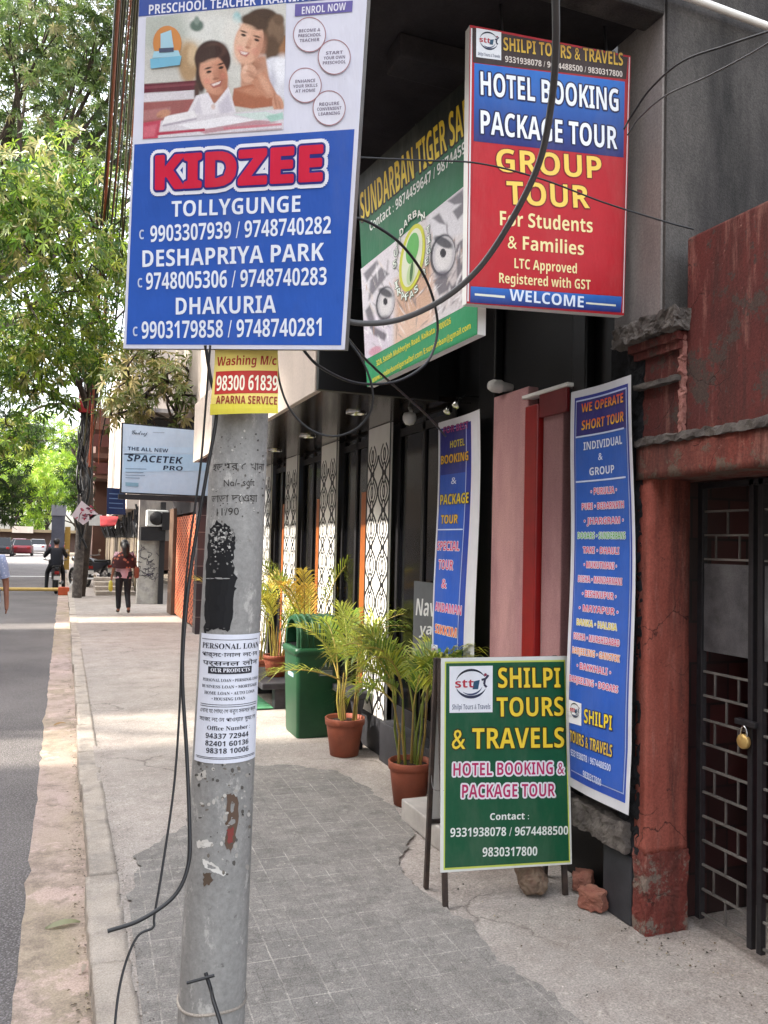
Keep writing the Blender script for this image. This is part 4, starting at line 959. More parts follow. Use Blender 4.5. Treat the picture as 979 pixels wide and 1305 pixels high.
def te(x, y, rx, ry, col, lay, rot=0.0, n=24, inner=None): T.ell(*g5(x, y), rx / 4.66, ry / 4.66, col, lay, rot, n, inner)
tg = [P_([(0, 0), (900, 0), (900, 1300), (0, 1300)], '#d2ccce', 2), P_([(60, 560), (300, 400), (300, 700), (60, 900)], '#d9d4da', 60), P_([(480, 240), (790, 20), (790, 330), (520, 420)], '#d2d0d6', 40), P_([(300, 640), (520, 520), (530, 860), (300, 1040)], '#c9a48c', 60), P_([(560, 560), (780, 400), (780, 780), (560, 800)], '#c3babb', 70), P_([(90, 860), (280, 820), (280, 1040), (100, 1140)], '#d4cbd6', 40), P_([(300, 900), (520, 800), (520, 880), (300, 1020)], '#d8b8a4', 40)]
for st in ([(150, 640), (215, 560), (262, 600), (190, 690), (140, 760)], [(110, 600), (190, 520), (200, 540), (130, 650)], [(120, 820), (150, 780), (185, 900), (150, 930)], [(150, 900), (250, 960), (235, 1000), (165, 960)], [(610, 170), (700, 100), (712, 180), (650, 190)], [(520, 270), (560, 240), (600, 310), (560, 300)], [(640, 230), (730, 150), (722, 220), (670, 280)], [(525, 640), (600, 600), (640, 680), (560, 730)], [(664, 430), (704, 390), (705, 560), (664, 640)], [(600, 720), (700, 600), (704, 640), (620, 750)], [(720, 300), (775, 240), (775, 300), (735, 360)], [(720, 520), (780, 440), (780, 500), (730, 580)]): tg.append(P_(st, '#4b4753', 16, .8))
rt = random.Random(12)
for k in range(170):
    x = rt.uniform(100, 770); y = 1112 - (x - 120) * 0.55 - rt.uniform(20, 520); tg.append(E_(x, y, rt.uniform(2.5, 6), rt.uniform(16, 46), rt.choice(['#efecef', '#7d767c', '#b58c76', '#5f5860', '#dccfc6', '#f4f2f4']), rt.uniform(-.2, .9) if x > 420 else rt.uniform(-.9, .2), 5, .55))
for (x, y, rx, ry) in ((240, 775, 50, 100), (583, 490, 68, 124)):
    tg += [E_(x, y, rx * 1.12, ry * 1.02, '#262733', .12, 10, .95), E_(x + 4, y - 2, rx * .98, ry * .9, '#b9b6bb', .12, 6), E_(x + 2, y + 4, rx * .74, ry * .7, '#d6d3d4', .12, 16), E_(x, y - ry * .1, rx * .26, ry * .22, '#24222a', 0, 5), E_(x, y - ry * .62, rx * .9, ry * .22, '#2a2b36', .5, 12, .9), E_(x - 4, y + ry * .95, rx * .7, ry * .2, '#54505c', -.2, 20, .7)]
tg += [E_(180, 1060, 40, 26, '#c4607a', -.5, 14, .6), ('g', .05)]
T.raster(g5, [(95, 572), (770, 30), (770, 762), (120, 1112)], 110, 120, tg, 2)
te(402, 505, 70, 205, '#c8c93a', 6, .18, 32); te(402, 505, 54, 178, '#d8dcc4', 7, .18, 32); te(405, 450, 36, 95, '#5cab52', 8, .18); te(395, 600, 22, 70, '#b9cf9a', 8, .18); te(400, 590, 9, 60, '#3d6a3a', 9, .1)
for k, ch in enumerate('SUNDARBAN TIGER SAFARI'):
    t = PI * 0.95 + k / 22 * PI * 1.9; x, y = 402 + 98 * math.cos(t) + 30 * math.sin(-t) * .9, 505 + 250 * math.sin(t) * .98 - 40 * math.cos(t) * .4
    if ch != ' ': T.text(ch, g5(x - 11, y + 12), g5(x + 11, y - 6), 9, '#e4e9e0', 7, 0.03, 0, 0.06, '#2b5540')
T.quad([g5(118, 1118), g5(785, 760), g5(785, 950), g5(135, 1260)], '#2e8f5e', 3)
T.text('32A, Satish Mukherjee Road, Kolkata - 700026', g5(190, 1150), g5(632, 895), 7.5, '#d8cf3a', 5, 0.03)
T.text('www.sundarbantigersafari.com E:sundarban@gmail.com', g5(165, 1248), g5(750, 925), 7.5, '#d8cf3a', 5, 0.03)
backing(T, tq, 0.045, T.mb)
T.mb.build('panel', [M['print'], M['white']], tb)
b = MB(); p = T.O + T.V * 0.9 - T.N * 0.05; b.tube([p - T.U * 0.2, p - T.U * 0.2 + Vector((0.12, 0, 0.45))], 0.008, 6); b.build('hanger', M['iron'], tb); b = MB(); b.tube([p - T.U * 0.7, p - T.U * 0.7 + Vector((0.12, 0, 0.45))], 0.008, 6)
b.build('hanger', M['iron'], tb)

# ------------------------------------------------------------------ two long flex banners on the shop front
def bentR(u, v): return 0.012 * math.sin(u * 9 + v * 1.5) + 0.010 * math.sin(v * 4.2) + (0.05 * max(0, 0.28 - v) * 2 * max(0, u - 0.1) * 2)
XB = 2.335
O = atX(724, 1000, XB)
B = Sheet(O, (0, -1, 0), (0, 0, 1), bend=bentR, step=0.0013)
W_ = 0.472; Ht = B.uv(770, 489)[1]; v1, v2, vt = B.uv(770, 551.5)[1], B.uv(770, 611)[1], B.uv(770, 503.5)[1]
B.quad_uv((0, Ht), (W_, Ht), (W_ + .005, 0.0), (0, 0), '#d3d3d8', 0, None, 8, 40)
B.quad_uv((.030, Ht - .035), (W_ - .022, Ht - .035), (W_ - .02, .045), (.030, .045), '#25308c', 1, '#2a4fae', 8, 40)
B.quad_uv((.042, vt + .004), (W_ - .032, vt + .004), (W_ - .03, .08), (.042, .08), '#b9c6e6', 2, None, 8, 40)
B.quad_uv((.047, vt - .004), (W_ - .037, vt - .004), (W_ - .035, .086), (.047, .086), '#2d2570', 3, '#2b3f96', 8, 10)
B.quad_uv((.047, v1), (W_ - .037, v1), (W_ - .035, .086), (.047, .086), '#2b5cb4', 4, '#2c5ab6', 8, 36)
def bl(y, lay=6): x0, x1 = 742, 803; B.text('—' * 3, (x0, y), (x1, vp_y(x0, y, x1)), 2, '#c9d2ea', lay) if False else None
def brow(S_, t, x0, y0, x1, h, col, **k): S_.text(t, (x0, y0), (x1, vp_y(x0, y0, x1)), h, col, **k)
k_ = dict(lay=6)
brow(B, 'WE OPERATE', 744, 526, 799, 11.5, '#d83a2c', lay=6, bold=0.03, col2='#e8a82c'); brow(B, 'SHORT TOUR', 744, 548.5, 799, 12.5, '#d85a2c', lay=6, bold=0.03, col2='#e8b82c', shear=0.1)
brow(B, 'INDIVIDUAL', 746, 574, 795.5, 10.5, '#dfe6f4', lay=6, bold=0.03); brow(B, '&', 762.5, 586.5, 768, 9.5, '#dfe6f4', lay=6, bold=0.03); brow(B, 'GROUP', 752, 606, 782.5, 10, '#dfe6f4', lay=6, bold=0.03)
def vline(v, x=0.05):
    B.quad_uv((x, v + .004), (W_ - x, v + .004), (W_ - x, v - .004), (x, v - .004), '#c9d6f0', 6, None, 8, 1)
vline(v1); vline(v2)
rows = [('• PURULIA •', '#d2486a', 753, 785), ('PURI • DEDARNATH', '#d2486a', 743, 794), ('• JHARGRAM •', '#cf4d72', 745, 793), ('DOOARS • SUNDERBANS', '#5fae4a', 738, 795), ('TAKI • DHAULI', '#d2486a', 744, 786), ('• MUKUTMANI •', '#d2486a', 745, 783), ('DIGHA • MANDARMANI', '#cf4d72', 739, 790), ('• BISHNUPUR •', '#d2486a', 744, 783), ('• MAYAPUR •', '#d2486a', 741, 786), ('BANKA • HALDIA', '#d8c53a', 739, 785), ('DIGHA • MURSHIDABAD', '#d2486a', 736, 789), ('DARJEELING • GANGTOK', '#e08a3a', 735, 790), ('• BAKKHALI •', '#d2486a', 741, 780), ('DARJEELING • DOOARS', '#d2486a', 732, 789)]
for k, (t, col, x0, x1) in enumerate(rows):
    y = 629.5 + 19.0 * k; y0 = y - (x0 - 768) * -0.0; yy = y + (x0 - 765) * ((y - 685) / (765 - 82))
    brow(B, t, x0, yy, x1, 8.3, col, lay=7, bold=0.03, out=0.07, out_col='#dfe0ec')
cC = crop(720, 860, 6.87)
agency_logo(B, [cC(78, 215), cC(190, 250), cC(190, 445), cC(78, 415)], 6, False)
B.text('SHILPI', cC(215, 415), cC(432, 485), 18, '#e6cc2c', 7, 0.03, 0, 0.05, '#1d2560'); B.text('TOURS & TRAVELS', cC(85, 578), cC(435, 720), 15, '#d8b83a', 7, 0.02, 0, 0.05, '#1d2560')
B.text('9331938078 / 9674488500', cC(88, 700), cC(428, 845), 8.5, '#cfd8ee', 7, 0.02); B.text('9830317800', cC(200, 890), cC(355, 972), 9, '#cfd8ee', 7, 0.02)
tag(B.mb.build('tour_banner', M['print']), 'long blue banner listing short tours beside the red pillar', 'banner', 'tour banners on the shop front')
O = atX(553, 842, XB)
def bentL(u, v): return 0.010 * math.sin(u * 8 + v * 1.2) + 0.014 * math.sin(v * 3.0 + 1)
B = Sheet(O, (0, -1, 0), (0, 0, 1), bend=bentL, step=0.0013)
W_, Ht = 0.585, 1.60; vb = -0.45
B.quad_uv((0, Ht), (W_, Ht + .01), (W_, vb), (0, vb), '#d3d3d8', 0, None, 8, 40)
B.quad_uv((.028, Ht - .045), (W_ - .135, Ht - .045), (W_ - .135, vb + .05), (.028, vb + .05), '#242a86', 1, '#2a58b8', 8, 40)
B.quad_uv((.04, Ht - .06), (W_ - .20, Ht - .06), (W_ - .20, vb + .08), (.04, vb + .08), '#b9c6e6', 2, None, 8, 40)
B.quad_uv((.044, Ht - .066), (W_ - .207, Ht - .066), (W_ - .207, vb + .09), (.044, vb + .09), '#231f6b', 3, '#2b62c6', 8, 44)
B.quad_uv((.044, Ht - .36), (W_ - .207, Ht - .36), (W_ - .207, vb + .09), (.044, vb + .09), '#2a52ae', 4, '#2b62c6', 8, 34)
for (t, x0, y0, x1, h, col, oc) in (('FOR BEST', 566, 553, 595, 8.5, '#9a3f7a', '#2a1f5a'), ('HOTEL', 573, 571, 589.5, 9, '#c7b83a', '#1d2560'), ('BOOKING', 562.5, 592, 594, 11, '#d8a82c', '#3a1f40'), ('&', 574, 617, 580, 9, '#dfe6f4', '#2a52ae'), ('PACKAGE', 562, 643.5, 594.5, 13, '#d8c02c', '#3a2a50'), ('TOUR', 563.5, 667.5, 582.5, 11, '#d8b02c', '#3a2a50'),
                                    ('SPECIAL', 560, 701, 585.5, 11.5, '#d2486a', '#dfe0ec'), ('TOUR', 562.5, 725, 579.5, 12, '#d2486a', '#dfe0ec'), ('&', 567, 749, 573, 12, '#d2486a', '#dfe0ec'), ('ANDAMAN', 559.5, 778, 590.5, 11.5, '#d2487a', '#dfe0ec'), ('SIKKIM', 559.5, 806, 585.5, 11.5, '#e0703a', '#e8e0d0')):
    brow(B, t, x0, y0, x1, h, col, lay=6, bold=0.03, out=0.05, out_col=oc)
B.quad_uv((.044, Ht - .72), (W_ - .207, Ht - .72), (W_ - .207, Ht - .728), (.044, Ht - .728), '#c9d6f0', 6, None, 8, 1)
B.quad([(564, 826), (592, 829), (591, 846), (563, 846)], '#5a9a48', 6); agency_logo(B, [(554, 821), (563, 822), (563, 836), (554, 836)], 6, False)
brow(B, 'SHILPI', 566, 840, 589, 9, '#d8cc3a', lay=8, bold=0.03)
tag(B.mb.build('tour_banner', M['print']), 'long blue hotel booking banner with wide white margin, left of the pink shutter', 'banner', 'tour banners on the shop front')

# ------------------------------------------------------------------ A-frame board on the pavement
A1, A2 = gnd(565, 1158), gnd(724, 1140)
Ua = (A2 - A1).normalized(); nb = Vector((Ua.y, -Ua.x, 0)); nb = nb if nb.y < 0 else -nb
lean = R(7.0); Va = Vector((0, 0, 1)) * math.cos(lean) - nb * math.sin(lean)
A = Sheet(A1 + nb * 0.012, Ua, Va); af = thing('pavement_board', 'green A-frame travel agency board standing on the pavement', 'sandwich board', A1)
h8 = crop(530, 820, 3.626)
aq = [h8(118, 68), h8(702, 58), h8(722, 1020), h8(115, 1060)]
A.quad(aq, '#d9dbd6', 0)
A.quad([h8(134, 84), h8(690, 76), h8(714, 1012), h8(128, 1048)], '#c3cf5a', 1); A.quad([h8(140, 92), h8(685, 84), h8(708, 1004), h8(134, 1038)], '#0f5134', 2)
agency_logo(A, [h8(155, 106), h8(355, 103), h8(354, 318), h8(155, 321)], 3)
for (t, a, c, h) in (('SHILPI', (380, 205), (668, 203), 92), ('TOURS', (373, 338), (682, 334), 88), ('& TRAVELS', (165, 488), (685, 480), 94)):
    A.text(t, h8(*a), h8(*c), h / 3.626, '#eccb38', 5, 0.035, 0, 0.05, '#2c3312')
for (t, a, c, h) in (('HOTEL BOOKING &', (172, 612), (685, 603), 58), ('PACKAGE TOUR', (212, 713), (642, 706), 60)):
    A.text(t, h8(*a), h8(*c), h / 3.626, '#b3205c', 5, 0.02, 0, 0.10, '#e2dfe4')
A.text('Contact :', h8(342, 816), h8(522, 812), 8.6, '#e2e6e0', 4, 0.03); A.text('9331938078 / 9674488500', h8(158, 894), h8(703, 883), 11.2, '#e2e6e0', 4, 0.03); A.text('9830317800', h8(307, 985), h8(560, 980), 11.6, '#e2e6e0', 4, 0.03)
backing(A, aq, 0.006, A.mb)
A.mb.build('panel', [M['print'], M['white']], af)
tl, tr = A.uv(*aq[0]), A.uv(*aq[1])
def A3(u, v, d=0.0): return A.O + A.U * u + A.V * v - A.N * d
w1 = (A2 - A1).length
b = MB()
for u in (0.012, w1 - 0.012): b.bar(A3(u, 0.0, 0.016), A3(u, tl[1], 0.016), 0.024, 0.018, 0, nb)
b.bar(A3(0, tl[1] - .01, 0.016), A3(w1, tl[1] - .01, 0.016), 0.018, 0.022, 0, nb); b.bar(A3(0, 0.19, 0.016), A3(w1, 0.19, 0.016), 0.018, 0.018, 0, nb)
b.build('front_frame', M['rust'], af)
b = MB(); A0 = gnd(543, 1132); d0 = A0 - A1; top = A3(0, tl[1], 0.03)
for u in (0.0, w1): b.bar(A0 + Ua * u, top + Ua * u, 0.02, 0.024, 0, nb)
f = 0.29; pa = A0.lerp(top, f); b.bar(pa, pa + Ua * w1, 0.016, 0.02, 0, nb); b.bar(A0.lerp(top, .97), A0.lerp(top, .97) + Ua * w1, 0.016, 0.02, 0, nb)
b.build('rear_frame', M['rust'], af)
b = MB(); pb = A0.lerp(top, .27); pc = A0.lerp(top, .98); o_ = (pb - pc).normalized(); 
b.hexa([pb - nb * .012, pb + Ua * w1 - nb * .012, pb + Ua * w1 - nb * .015, pb - nb * .015, pc - nb * .012, pc + Ua * w1 - nb * .012, pc + Ua * w1 - nb * .015, pc - nb * .015]); b.build('rear_panel', M['white'], af)
b = MB(); b.tube(curve_pts([A3(0.012, 0.52, 0.0), A3(-0.02, 0.52, .05), A0.lerp(top, .5) - nb * .0]), 0.002, 5); b.build('tie_wire', M['steel'], af)

# ------------------------------------------------------------------ menu board with chalk lettering behind the palm
mo = thing('menu_board', 'grey chalk board with white script half hidden behind the left banner', 'menu board', (2.28, 5.3, 0))
mq = [(527, 745), (556, 743), (556, 835), (526, 829)]
O = atX(526, 829, 2.365); S = Sheet(O, (0, -1, 0), (0, 0, 1))
S.quad_uv((0, .50), (.40, .50), (.40, -.02), (0, -.02), '#55575a', 0)
S.text('Nav', (530, 784), (556, 786), 22, '#c9cac8', 1, 0.0, 0.2); S.text('ya', (534, 808), (551, 809), 14, '#c9cac8', 1, 0.0, 0.2)
S.mb.box((2.367, O.y - .40, O.z - .02), (2.38, O.y, O.z + .50), 1); S.mb.build('panel', [M['paper'], M['iron']], mo)
b = MB()
for yy in (O.y - .04, O.y - .36): b.bar((2.39, yy, 0.30), (2.39, yy, O.z + .5), 0.02, 0.02)
b.build('stand', M['iron'], mo)
# ------------------------------------------------------------------ litter bin
binx = thing('litter_bin', 'green plastic litter bin with a ribbed hood and open mouth towards the road', 'litter bin', (2.03, 6.98, 0))
M['bin'] = worn('green_bin_plastic', '#143c25', '#18482b', 2, 0.42, 0.1, 0.05, dirt='#2f5a3a', dirt_amt=0.4)
def rrect(cx, cy, hx, hy, r, n=5):
    out = []
    for (sx, sy, a0) in ((1, 1, 0), (-1, 1, PI / 2), (-1, -1, PI), (1, -1, 1.5 * PI)):
        for k in range(n + 1):
            a = a0 + PI / 2 * k / n; out.append((cx + sx * (hx - r) + r * math.cos(a), cy + sy * (hy - r) + r * math.sin(a)))
    return out
def loft(b, rings, mat=0, col=(.5, .5, .5), smooth=True, caps=True):
    n = len(rings[0]); vs = [v for r_ in rings for v in r_]
    b.add(vs, [(i * n + j, i * n + (j + 1) % n, (i + 1) * n + (j + 1) % n, (i + 1) * n + j) for i in range(len(rings) - 1) for j in range(n)], mat, col, smooth)
    if caps: b.add(rings[0], [tuple(range(n))[::-1]], mat, col); b.add(rings[-1], [tuple(range(n))], mat, col)
bcx, bcy = 2.055, 6.985
b = MB(); rr = []
for (z, hx, hy) in ((0.0, .165, .195), (.02, .17, .20), (.70, .193, .222), (.705, .193, .222)): rr.append([(x, y, z) for x, y in rrect(bcx, bcy, hx, hy, .035)])
loft(b, rr); b.build('bin_body', M['bin'], binx)
b = MB(); rr = []
for (z, hx, hy) in ((.70, .205, .232), (.715, .212, .240), (.745, .212, .240), (.76, .195, .222)): rr.append([(x, y, z) for x, y in rrect(bcx, bcy, hx, hy, .045)])
loft(b, rr); b.build('rim', M['bin'], binx)
def arch(x, s, z0=.755, hw=.205, hh=.265, n=18): 
    return [(x, bcy + hw * s * math.cos(PI * k / n) , z0 + hh * s * (math.sin(PI * k / n) ** 0.62)) for k in range(n + 1)]
b = MB(); rings = []
xs = [(-.185, .985), (-.175, 1.0)]
for k in range(6):
    x0 = -.165 + k * .056; xs += [(x0, 1.0), (x0 + .008, 1.045), (x0 + .022, 1.045), (x0 + .030, 1.0)]
xs += [(.185, 1.0), (.195, .97)]
vs = []; n = 19
for dx, s in xs: vs += arch(bcx + dx, s)
b.add(vs, [(i * n + j, i * n + j + 1, (i + 1) * n + j + 1, (i + 1) * n + j) for i in range(len(xs) - 1) for j in range(n - 1)], smooth=False)
b.add(arch(bcx + .195, .97), [tuple(range(19))])
o, i_ = arch(bcx - .185, .985), arch(bcx - .185, .80, .775)
b.add(o + i_, [(k, k + 1, 20 + k, 19 + k) for k in range(18)])
i2 = arch(bcx + .10, .80, .775); b.add(i_ + i2, [(k + 1, k, 19 + k, 20 + k) for k in range(18)])
b.build('hood', M['bin'], binx)
b = MB(); b.add(i2, [tuple(range(19))]); b.box((bcx - .17, bcy - .16, .762), (bcx + .10, bcy + .16, .768)); b.build('dark_inside', M['black'], binx)
b = MB(); b.box((bcx + .0, bcy - .2255, .52), (bcx + .13, bcy - .2235, .60), 0); 
for k in range(4): b.box((bcx + .01, bcy - .2268, .527 + .012 * k), (bcx + .12, bcy - .2258, .533 + .012 * k), 1)
b.tube([(bcx + .06, bcy - .227, .60), (bcx + .06, bcy - .227, .635)], .008, 6, 1); b.tube([(bcx + .095, bcy - .227, .60), (bcx + .095, bcy - .227, .64)], .006, 6, 1)
b.build('sticker', [plain('sticker_grey', '#3c4a44', .5), plain('sticker_ink', '#8e9a94', .5)], binx)
b = MB(); b.box((bcx - .1875, bcy - .10, .50), (bcx - .1855, bcy + .08, .64)); b.build('side_sticker', plain('sticker_blue', '#8fa4b8', .5), binx)

# ------------------------------------------------------------------ potted palms
M['terra'] = worn('terracotta_plastic', '#8e4a35', '#9a553e', 5, 0.6, 0.2, 0.08, dirt='#6d4a3c', dirt_amt=0.4)
M['soil'] = worn('potting_soil', '#2d2219', '#3d2f22', 20, 0.95, 0.5, 0.6)
def frond(b, p, az, el0, L, droop, rnd, pal, nl=22, lw=.013, ll=.24):
    pts = []; el = el0; q = Vector(p); n = 16; bend = droop / n; side = rnd.gauss(0, .02)
    for k in range(n + 1):
        pts.append(q.copy()); d = Vector((math.cos(az) * math.cos(el), math.sin(az) * math.cos(el), math.sin(el))); q = q + d * (L / n); el -= bend * (0.5 + 1.2 * k / n); az += side
    stem = lin(rnd.choice(['#9a9a45', '#8a8f3c', '#a58f4a']))
    b.tube(pts, [.006 * (1 - .8 * k / n) + .0012 for k in range(n + 1)], 5, 0, stem)
    base = Vector(lin(rnd.choice(pal)))
    for k in range(nl):
        t = .24 + .76 * k / (nl - 1); f = t * n; i = min(n - 1, int(f)); o = pts[i].lerp(pts[i + 1], f - i); d = (pts[i + 1] - pts[i]).normalized()
        sd = d.cross(Vector((0, 0, 1))); sd = sd.normalized() if sd.length > .05 else Vector((math.sin(az), -math.cos(az), 0)); up = sd.cross(d).normalized()
        le = ll * (math.sin(PI * (.12 + .80 * (t - .24) / .76)) * .85 + .2) * rnd.uniform(.85, 1.1)
        for sg in (-1, 1):
            ang = .95 - .5 * t + rnd.gauss(0, .06); dir_ = (d * math.cos(ang) + sd * sg * math.sin(ang) + up * (.28 + rnd.gauss(0, .07))).normalized()
            wv = dir_.cross(up).normalized() * (lw * .5); mid = o + dir_ * (le * .5); tip = o + dir_ * le - Vector((0, 0, le * rnd.uniform(.12, .4)))
            c = tuple(base * rnd.uniform(.75, 1.25)); c2 = tuple(Vector(c).lerp(Vector(lin('#a8923c')), rnd.random() * .35))
            b.add([o - wv * .4, o + wv * .4, mid + wv, mid - wv], [(0, 1, 2, 3)], 0, c, True); b.add([mid - wv, mid + wv, tip], [(0, 1, 2)], 0, c2, True)
def palm(loc, pot_r, pot_h, lab, seed, fronds, pal, has_pot=True, stems=9, stem_h=.4):
    """fronds: (azimuth deg, elevation deg, length, droop)"""
    rnd = random.Random(seed); x, y, z = loc
    t = thing('potted_palm', lab, 'potted palm', loc, 'areca palms in pots along the hotel front')
    R_ = pot_r; b = MB()
    b.lathe([(R_ * .70, 0), (R_ * .72, 0.0), (R_ * .93, pot_h * .80), (R_ * .93, pot_h * .81), (R_ * 1.0, pot_h * .82), (R_ * 1.02, pot_h * .99), (R_ * 1.0, pot_h), (R_ * .93, pot_h), (R_ * .90, pot_h * .86)], (x, y, z), 36); b.build('pot', M['terra'], t)
    b = MB(); b.lathe([(.001, pot_h * .90), (R_ * .5, pot_h * .905), (R_ * .93, pot_h * .88)], (x, y, z), 20); b.build('soil', M['soil'], t)
    b = MB(); tops = []
    for k in range(stems):
        a = 2 * PI * k / stems + rnd.random(); r0 = R_ * rnd.uniform(.1, .62); h = stem_h * rnd.uniform(.7, 1.15); p0 = Vector((x + r0 * math.cos(a), y + r0 * math.sin(a), z + pot_h * .88)); p1 = p0 + Vector((math.cos(a) * h * .10, math.sin(a) * h * .10, h))
        b.tube([p0, p0.lerp(p1, .5) + Vector((rnd.gauss(0, .01), rnd.gauss(0, .01), 0)), p1], [.0095, .008, .006], 6, 0, lin(rnd.choice(['#9a9448', '#b0a050', '#7f8a3c', '#a08848']))); tops.append((p1, a))
    b.build('stems', M['palm'], t)
    b = MB()
    for (az, el, L, dr) in fronds:
        p1, a = min(tops, key=lambda q: abs(((q[1] - R(az)) + PI) % (2 * PI) - PI) + rnd.random() * .8); frond(b, p1, R(az), R(el), L, R(dr), rnd, pal)
    b.build('fronds', M['palm'], t)
    return t
G1 = ['#6f8a30', '#86983a', '#5f7a2c', '#98a040', '#a8a64a']; G2 = ['#a8ad3a', '#bdb344', '#8a9c34', '#c2aa48', '#93a038']; G3 = ['#b09338', '#c29a34', '#8f9a38', '#a8863a']
def fr(n, seed, L=.75, el=(45, 82), dr=(50, 110)):
    r_ = random.Random(seed); return [(360 * k / n + r_.uniform(-18, 18), r_.uniform(*el), L * r_.uniform(.75, 1.15), r_.uniform(*dr)) for k in range(n)]
palm((2.11, 6.20, 0), .155, .29, 'potted palm in the terracotta pot standing beside the green bin', 1, [(az_, e_, l_, d_) for az_, e_, l_, d_ in ((20, 62, .60, 80), (60, 75, .66, 60), (95, 80, .62, 70), (-20, 58, .58, 90), (-60, 64, .6, 90), (-95, 70, .55, 90), (300, 72, .6, 90), (35, 50, .5, 70), (80, 55, .6, 80), (10, 78, .66, 60), (-40, 74, .62, 70), (110, 70, .64, 70), (70, 84, .6, 40))] + [(192, 24, .58, 50)], G1, stem_h=.42)
palm((2.12, 4.91, 0), .14, .275, 'potted palm in the terracotta pot nearest the white step', 2, fr(17, 2, .62, (50, 86), (50, 120)) + fr(7, 12, .42, (35, 60), (60, 110)) + [(110, 62, .8, 120), (90, 70, .8, 110)], G1 + G2[:2], stem_h=.46)
palm((2.10, 8.45, .262), .13, .22, 'potted palm on the stone bench beside the grey post', 3, fr(12, 3, .66, (50, 84)), G2, stem_h=.34)
palm((2.24, 7.55, 0), .16, .30, 'tall yellowing palm rising behind the green bin', 4, fr(10, 4, .85, (58, 86), (40, 85)) + [(200, 70, .85, 50), (170, 75, .8, 60)], G2 + G3, stem_h=.55)
palm((2.15, 9.5, 0), .16, .30, 'bushy palm farthest along the lattice panels', 5, fr(11, 5, .9, (55, 86), (40, 90)), G3 + G2, stem_h=.45)

# ------------------------------------------------------------------ stone benches, rubble
sb = thing('stone_bench', 'low grey stone bench carrying a potted palm behind the bin', 'bench', (2.1, 8.5, 0))
b = MB(); b.box((1.86, 8.0, .20), (2.35, 9.1, .26)); b.build('seat_slab', M['granite'], sb, bevel=.008)
for y in (8.05, 8.90): b = MB(); b.box((2.0, y, 0), (2.34, y + .12, .199)); b.build('leg', M['granite'], sb, bevel=.006)
sb = thing('carved_bench', 'black stone bench on carved legs beside the potted palm', 'bench', (2.25, 6.5, 0))
b = MB(); b.box((2.18, 6.28, .40), (2.355, 7.05, .46)); b.build('seat_slab', M['granite'], sb, bevel=.012)
for y in (6.34, 6.95):
    b = MB(); b.lathe([(.05, 0), (.055, .03), (.03, .08), (.045, .18), (.028, .26), (.05, .34), (.06, .399)], (2.26, y, 0), 16); b.build('leg', M['granite'], sb)
b = MB(); b.box((1.75, 8.05, .006), (1.99, 9.4, .014)); tag(b.build('green_mat', worn('green_matting', '#3f7a52', '#56906a', 20, .95, .4, .2)), 'green doormat strip in front of the stone bench', 'mat')
def rock(name, c, s, mat, lab, cat, seed, blocky=.3):
    bm = bmesh.new(); bmesh.ops.create_icosphere(bm, subdivisions=4, radius=1.0)
    for v in bm.verts:
        p = v.co.copy(); m = max(abs(p.x), abs(p.y), abs(p.z)); p = p.lerp(p / m, blocky)
        d = 1 + .22 * noise.noise(p * 1.4 + Vector((seed, 0, 0))) + .10 * noise.noise(p * 4 + Vector((0, seed, 0))) + .05 * noise.noise(p * 11)
        v.co = Vector((p.x * s[0], p.y * s[1], p.z * s[2])) * d
    mz = min(v.co.z for v in bm.verts)
    me = bpy.data.meshes.new(name); bm.to_mesh(me); bm.free()
    me.materials.append(mat); o = bpy.data.objects.new(name, me); COL.objects.link(o); o.location = (c[0], c[1], c[2] - mz - .004); o.rotation_euler = (0, 0, seed)
    return tag(o, lab, cat)
M['rubble'] = worn('rubble_stone', '#8a7763', '#6f5d50', 14, .95, .5, .6, dirt='#7a4a3a', dirt_amt=.6)
M['brick'] = worn('broken_brick', '#8a5446', '#9a6a58', 12, .95, .5, .5, dirt='#5d4a42', dirt_amt=.6)
rock('rubble_stone', (2.16, 3.50, 0), (.105, .07, .065), M['rubble'], 'rounded rubble stone lying behind the foot of the green board', 'stone', 1.3, .12)
rock('broken_brick', (2.33, 3.235, 0), (.062, .045, .045), M['brick'], 'small broken brick against the black plinth', 'brick', 2.1, .75)
rock('rubble_stone', (2.40, 3.42, 0), (.06, .05, .045), M['brick'], 'brownish lump of brick in the dark hollow under the ledge', 'stone', 4.0, .5)

# ------------------------------------------------------------------ lamps and camera on the shop front
cc = thing('security_camera', 'white dome security camera on a bracket on the black wall', 'camera', atX(525, 525, 2.2))
p = atX(522, 533, 2.2); w0 = atX(531, 516, 2.32)
b = MB(); b.bar(w0 + Vector((.12, 0, .01)), w0 + Vector((-.05, 0, .01)), .07, .025); b.tube([w0, w0 + Vector((-.06, 0, -.01)), p + Vector((0.01, 0, .05))], .012, 8); b.build('bracket', M['plasticw'], cc)
b = MB(); b.lathe([(.001, -.05), (.03, -.042), (.046, -.015), (.048, .01), (.040, .035), (.001, .045)], p, 20); b.build('dome', M['plasticw'], cc)
for (px, py, lab) in ((583, 513, 'pair'), (572, 521, 'x')):
    c = atX(px, py, 2.30); s = thing('spot_lamp', 'small chrome spot lamp clamped above the left banner, %s one' % ('higher' if lab == 'pair' else 'lower'), 'lamp', c, 'spot lamps over the left banner')
    b = MB(); ax = Vector((-.5, -.2, -.8)).normalized(); ux = ax.orthogonal().normalized(); b.lathe([(.001, -.04), (.018, -.035), (.026, .03), (.024, .032), (.001, .02)], c, 14, 0, ax=(ux, ax.cross(ux), ax)); b.build('lamp_head', M['chrome'], s)
    b = MB(); b.tube([c, c + Vector((.05, 0, .05)), c + Vector((.16, 0, .05))], .006, 6); b.build('arm', M['chrome'], s)
